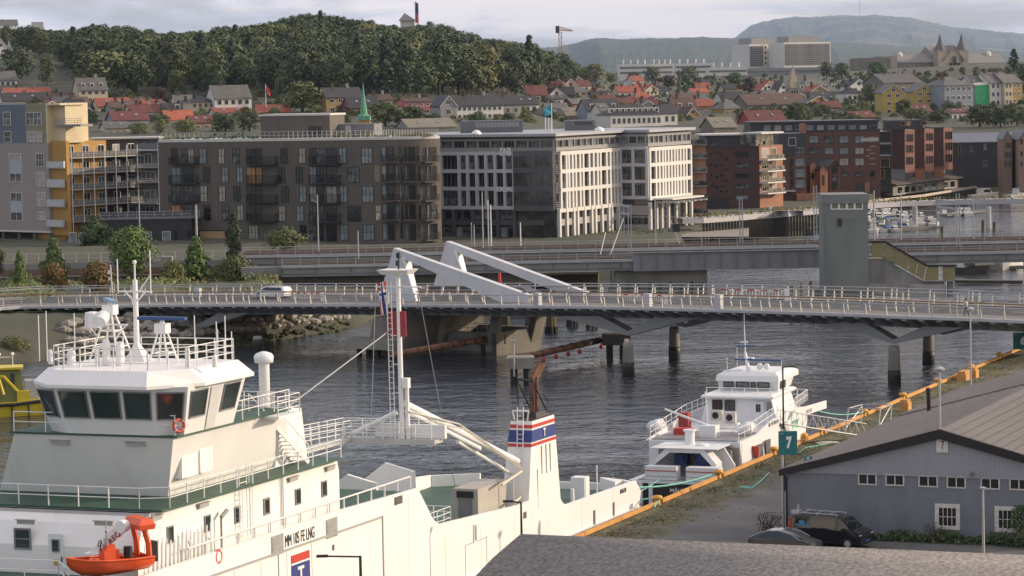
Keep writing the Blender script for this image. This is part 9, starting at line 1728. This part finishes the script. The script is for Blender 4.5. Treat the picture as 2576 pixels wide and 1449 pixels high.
o=g.build('undergrowth',[M_fresh,M_olive2,mat('reddish_scrub',(.13,.075,.03),.8,.3,1)]);o['kind']='stuff'
# ================================================================ marina boats
def boat_mesh(seed):
 rnd=random.Random(seed);L_=7.;h=MB();h.loft([[(x,-w,z),(x,-w*.8,0),(x,w*.8,0),(x,w,z)]for x,w,z in((-L_/2,1.2,.9),(0,1.3,.95),(L_*.32,.8,1.1),(L_/2,.06,1.3))]);c=MB();c.loft([[(-1.4,-.9,.9),(1.5,-.75,.9),(1.5,.75,.9),(-1.4,.9,.9)],[(-1.2,-.8,2.1),(.7,-.65,2.1),(.7,.65,2.1),(-1.2,.8,2.1)]]);w=MB();w.box((-1.0,-.84,1.35),(.7,.84,1.8));w.box((.75,-.6,1.3),(1.2,.6,1.75));return h.mesh('hull',RW_['w']),c.mesh('cabin',RW_['w']),w.mesh('cabin_window',M_hwin)
BM=[boat_mesh(i)for i in range(2)];M_cov=[mat('boat_cover_blue',(.03,.09,.25),.7,.1,1),mat('boat_cover_dark',(.04,.045,.05),.7,.1,1)]
bpos=[]
for r_,(y,xa,xb,st)in enumerate(((1045,1065,1340,38),(1080,1070,1300,46),(1120,1075,1230,52),(1060,1370,1660,52),(1105,1380,1520,44),(1140,1570,1740,70),(1160,1320,1500,55),(1195,1065,1330,66),(1040,1790,2060,80),(1210,350,620,66))):
 x=xa
 while x<xb:bpos.append((r_,b3(x+rnd.uniform(-6,6),y+rnd.uniform(-7,7))));x+=st
side_l=('in the far pontoon row','in the second pontoon row','in the third pontoon row','right of the slim tall mast, far row','right of the slim tall mast, near row','in the near row before the open water','beside the white footbridge column','in the nearest row over the railway','at the far right pontoon','left of the control tower')
for i,(r_,(X,y))in enumerate(bpos):
 p=on_z(X,y,.3);h,c,w=BM[i%2];cv=i%3;o=thing('motor_boat',f"{'white cabin boat' if cv else 'open boat with dark cover'} moored {side_l[r_]}",'boat',(p.x,p.y,0),rnd.choice((1.3,1.7,1.9,-1.4))+rnd.uniform(-.25,.25),'small boats in the marina');o.scale=[rnd.uniform(.6,.85)]*3;place('hull',h,o)
 if cv:place('cabin',c,o);place('cabin_window',w,o)
 else:MB().loft([[(-3,-1.1,.95),(2,-.9,1.0),(2,.9,1.0),(-3,1.1,.95)],[(-2.6,-.3,1.5),(1.5,-.2,1.4),(1.5,.2,1.4),(-2.6,.3,1.5)]]).build('cover',M_cov[i%2],o)
for i,(k,x,y,lab,cv)in enumerate(((c3,2165,300,'dark hulled boat with grey awning right of the stair tower',1),(c3,2365,270,'boat with bright blue cover at the right',0),(b3,2200,880,'white cabin cruiser under the red bridge',2),(b3,2540,880,'white cabin cruiser at the right edge under the red bridge',2))):
 p=on_z(*k(x,y),.3);o=thing('motor_boat',lab,'boat',(p.x,p.y,0),.6,'larger boats at the right');h,c,w=BM[0];o.scale=[1.3]*3;place('hull',h if cv!=1 else MB().loft([[(x_,-w_,z_),(x_,-w_*.8,0),(x_,w_*.8,0),(x_,w_,z_)]for x_,w_,z_ in((-4,1.2,.9),(0,1.3,.95),(2.2,.8,1.1),(3.5,.06,1.3))]).mesh('hull',M_hullblk),o)
 if cv==2:place('cabin',c,o);place('cabin_window',w,o)
 else:MB().loft([[(-2,-1,1.),(1.5,-.9,1.),(1.5,.9,1.),(-2,1,1.)],[(-1.6,-.7,2.3),(.8,-.6,2.2),(.8,.6,2.2),(-1.6,.7,2.3)]]).build('cover',M_cov[cv],o)
M_pont=mat('pontoon_planks',(.15,.14,.13),.9,.2,1)
for(k,x0,y0,x1,y1,lab)in((b3,1060,1065,1400,1062,'floating pontoon of the far boat row'),(b3,1300,1190,1760,1165,'floating pontoon of the near boat row'),(b3,1800,1050,2200,1005,'floating pontoon at the right before the footbridge'),(c3,1920,400,2576,405,'dark floating pontoon right of the stair tower'),(b3,100,1215,620,1160,'floating pontoon left of the control tower'),(c3,2250,265,2600,262,'floating pontoon with the blue covered boat')):
 a,b=on_z(*k(x0,y0),.4),on_z(*k(x1,y1),.4);m=MB();m.bar(V((0,0,0)),b-a,1.8,.5);o=tag(m.build('pontoon',M_pont,loc=a),lab,'pontoon')
for x,y0,y1,l in((2175,1095,1220,'left leaning mooring pile beside the footbridge column'),(2285,1110,1220,'right leaning mooring pile beside the footbridge column'),(1780,1155,1260,'short dark mooring pile before the railway')):
 a=on_z(*b3(x,y1),0);b=on_y(*b3(x+5,y0),a.y);tag(MB().tube((0,0,-2),(b-a).to_tuple(),.32,7).build('mooring_pile',M_tim,loc=a),l,'pile')
if HAZE_ON:haze()
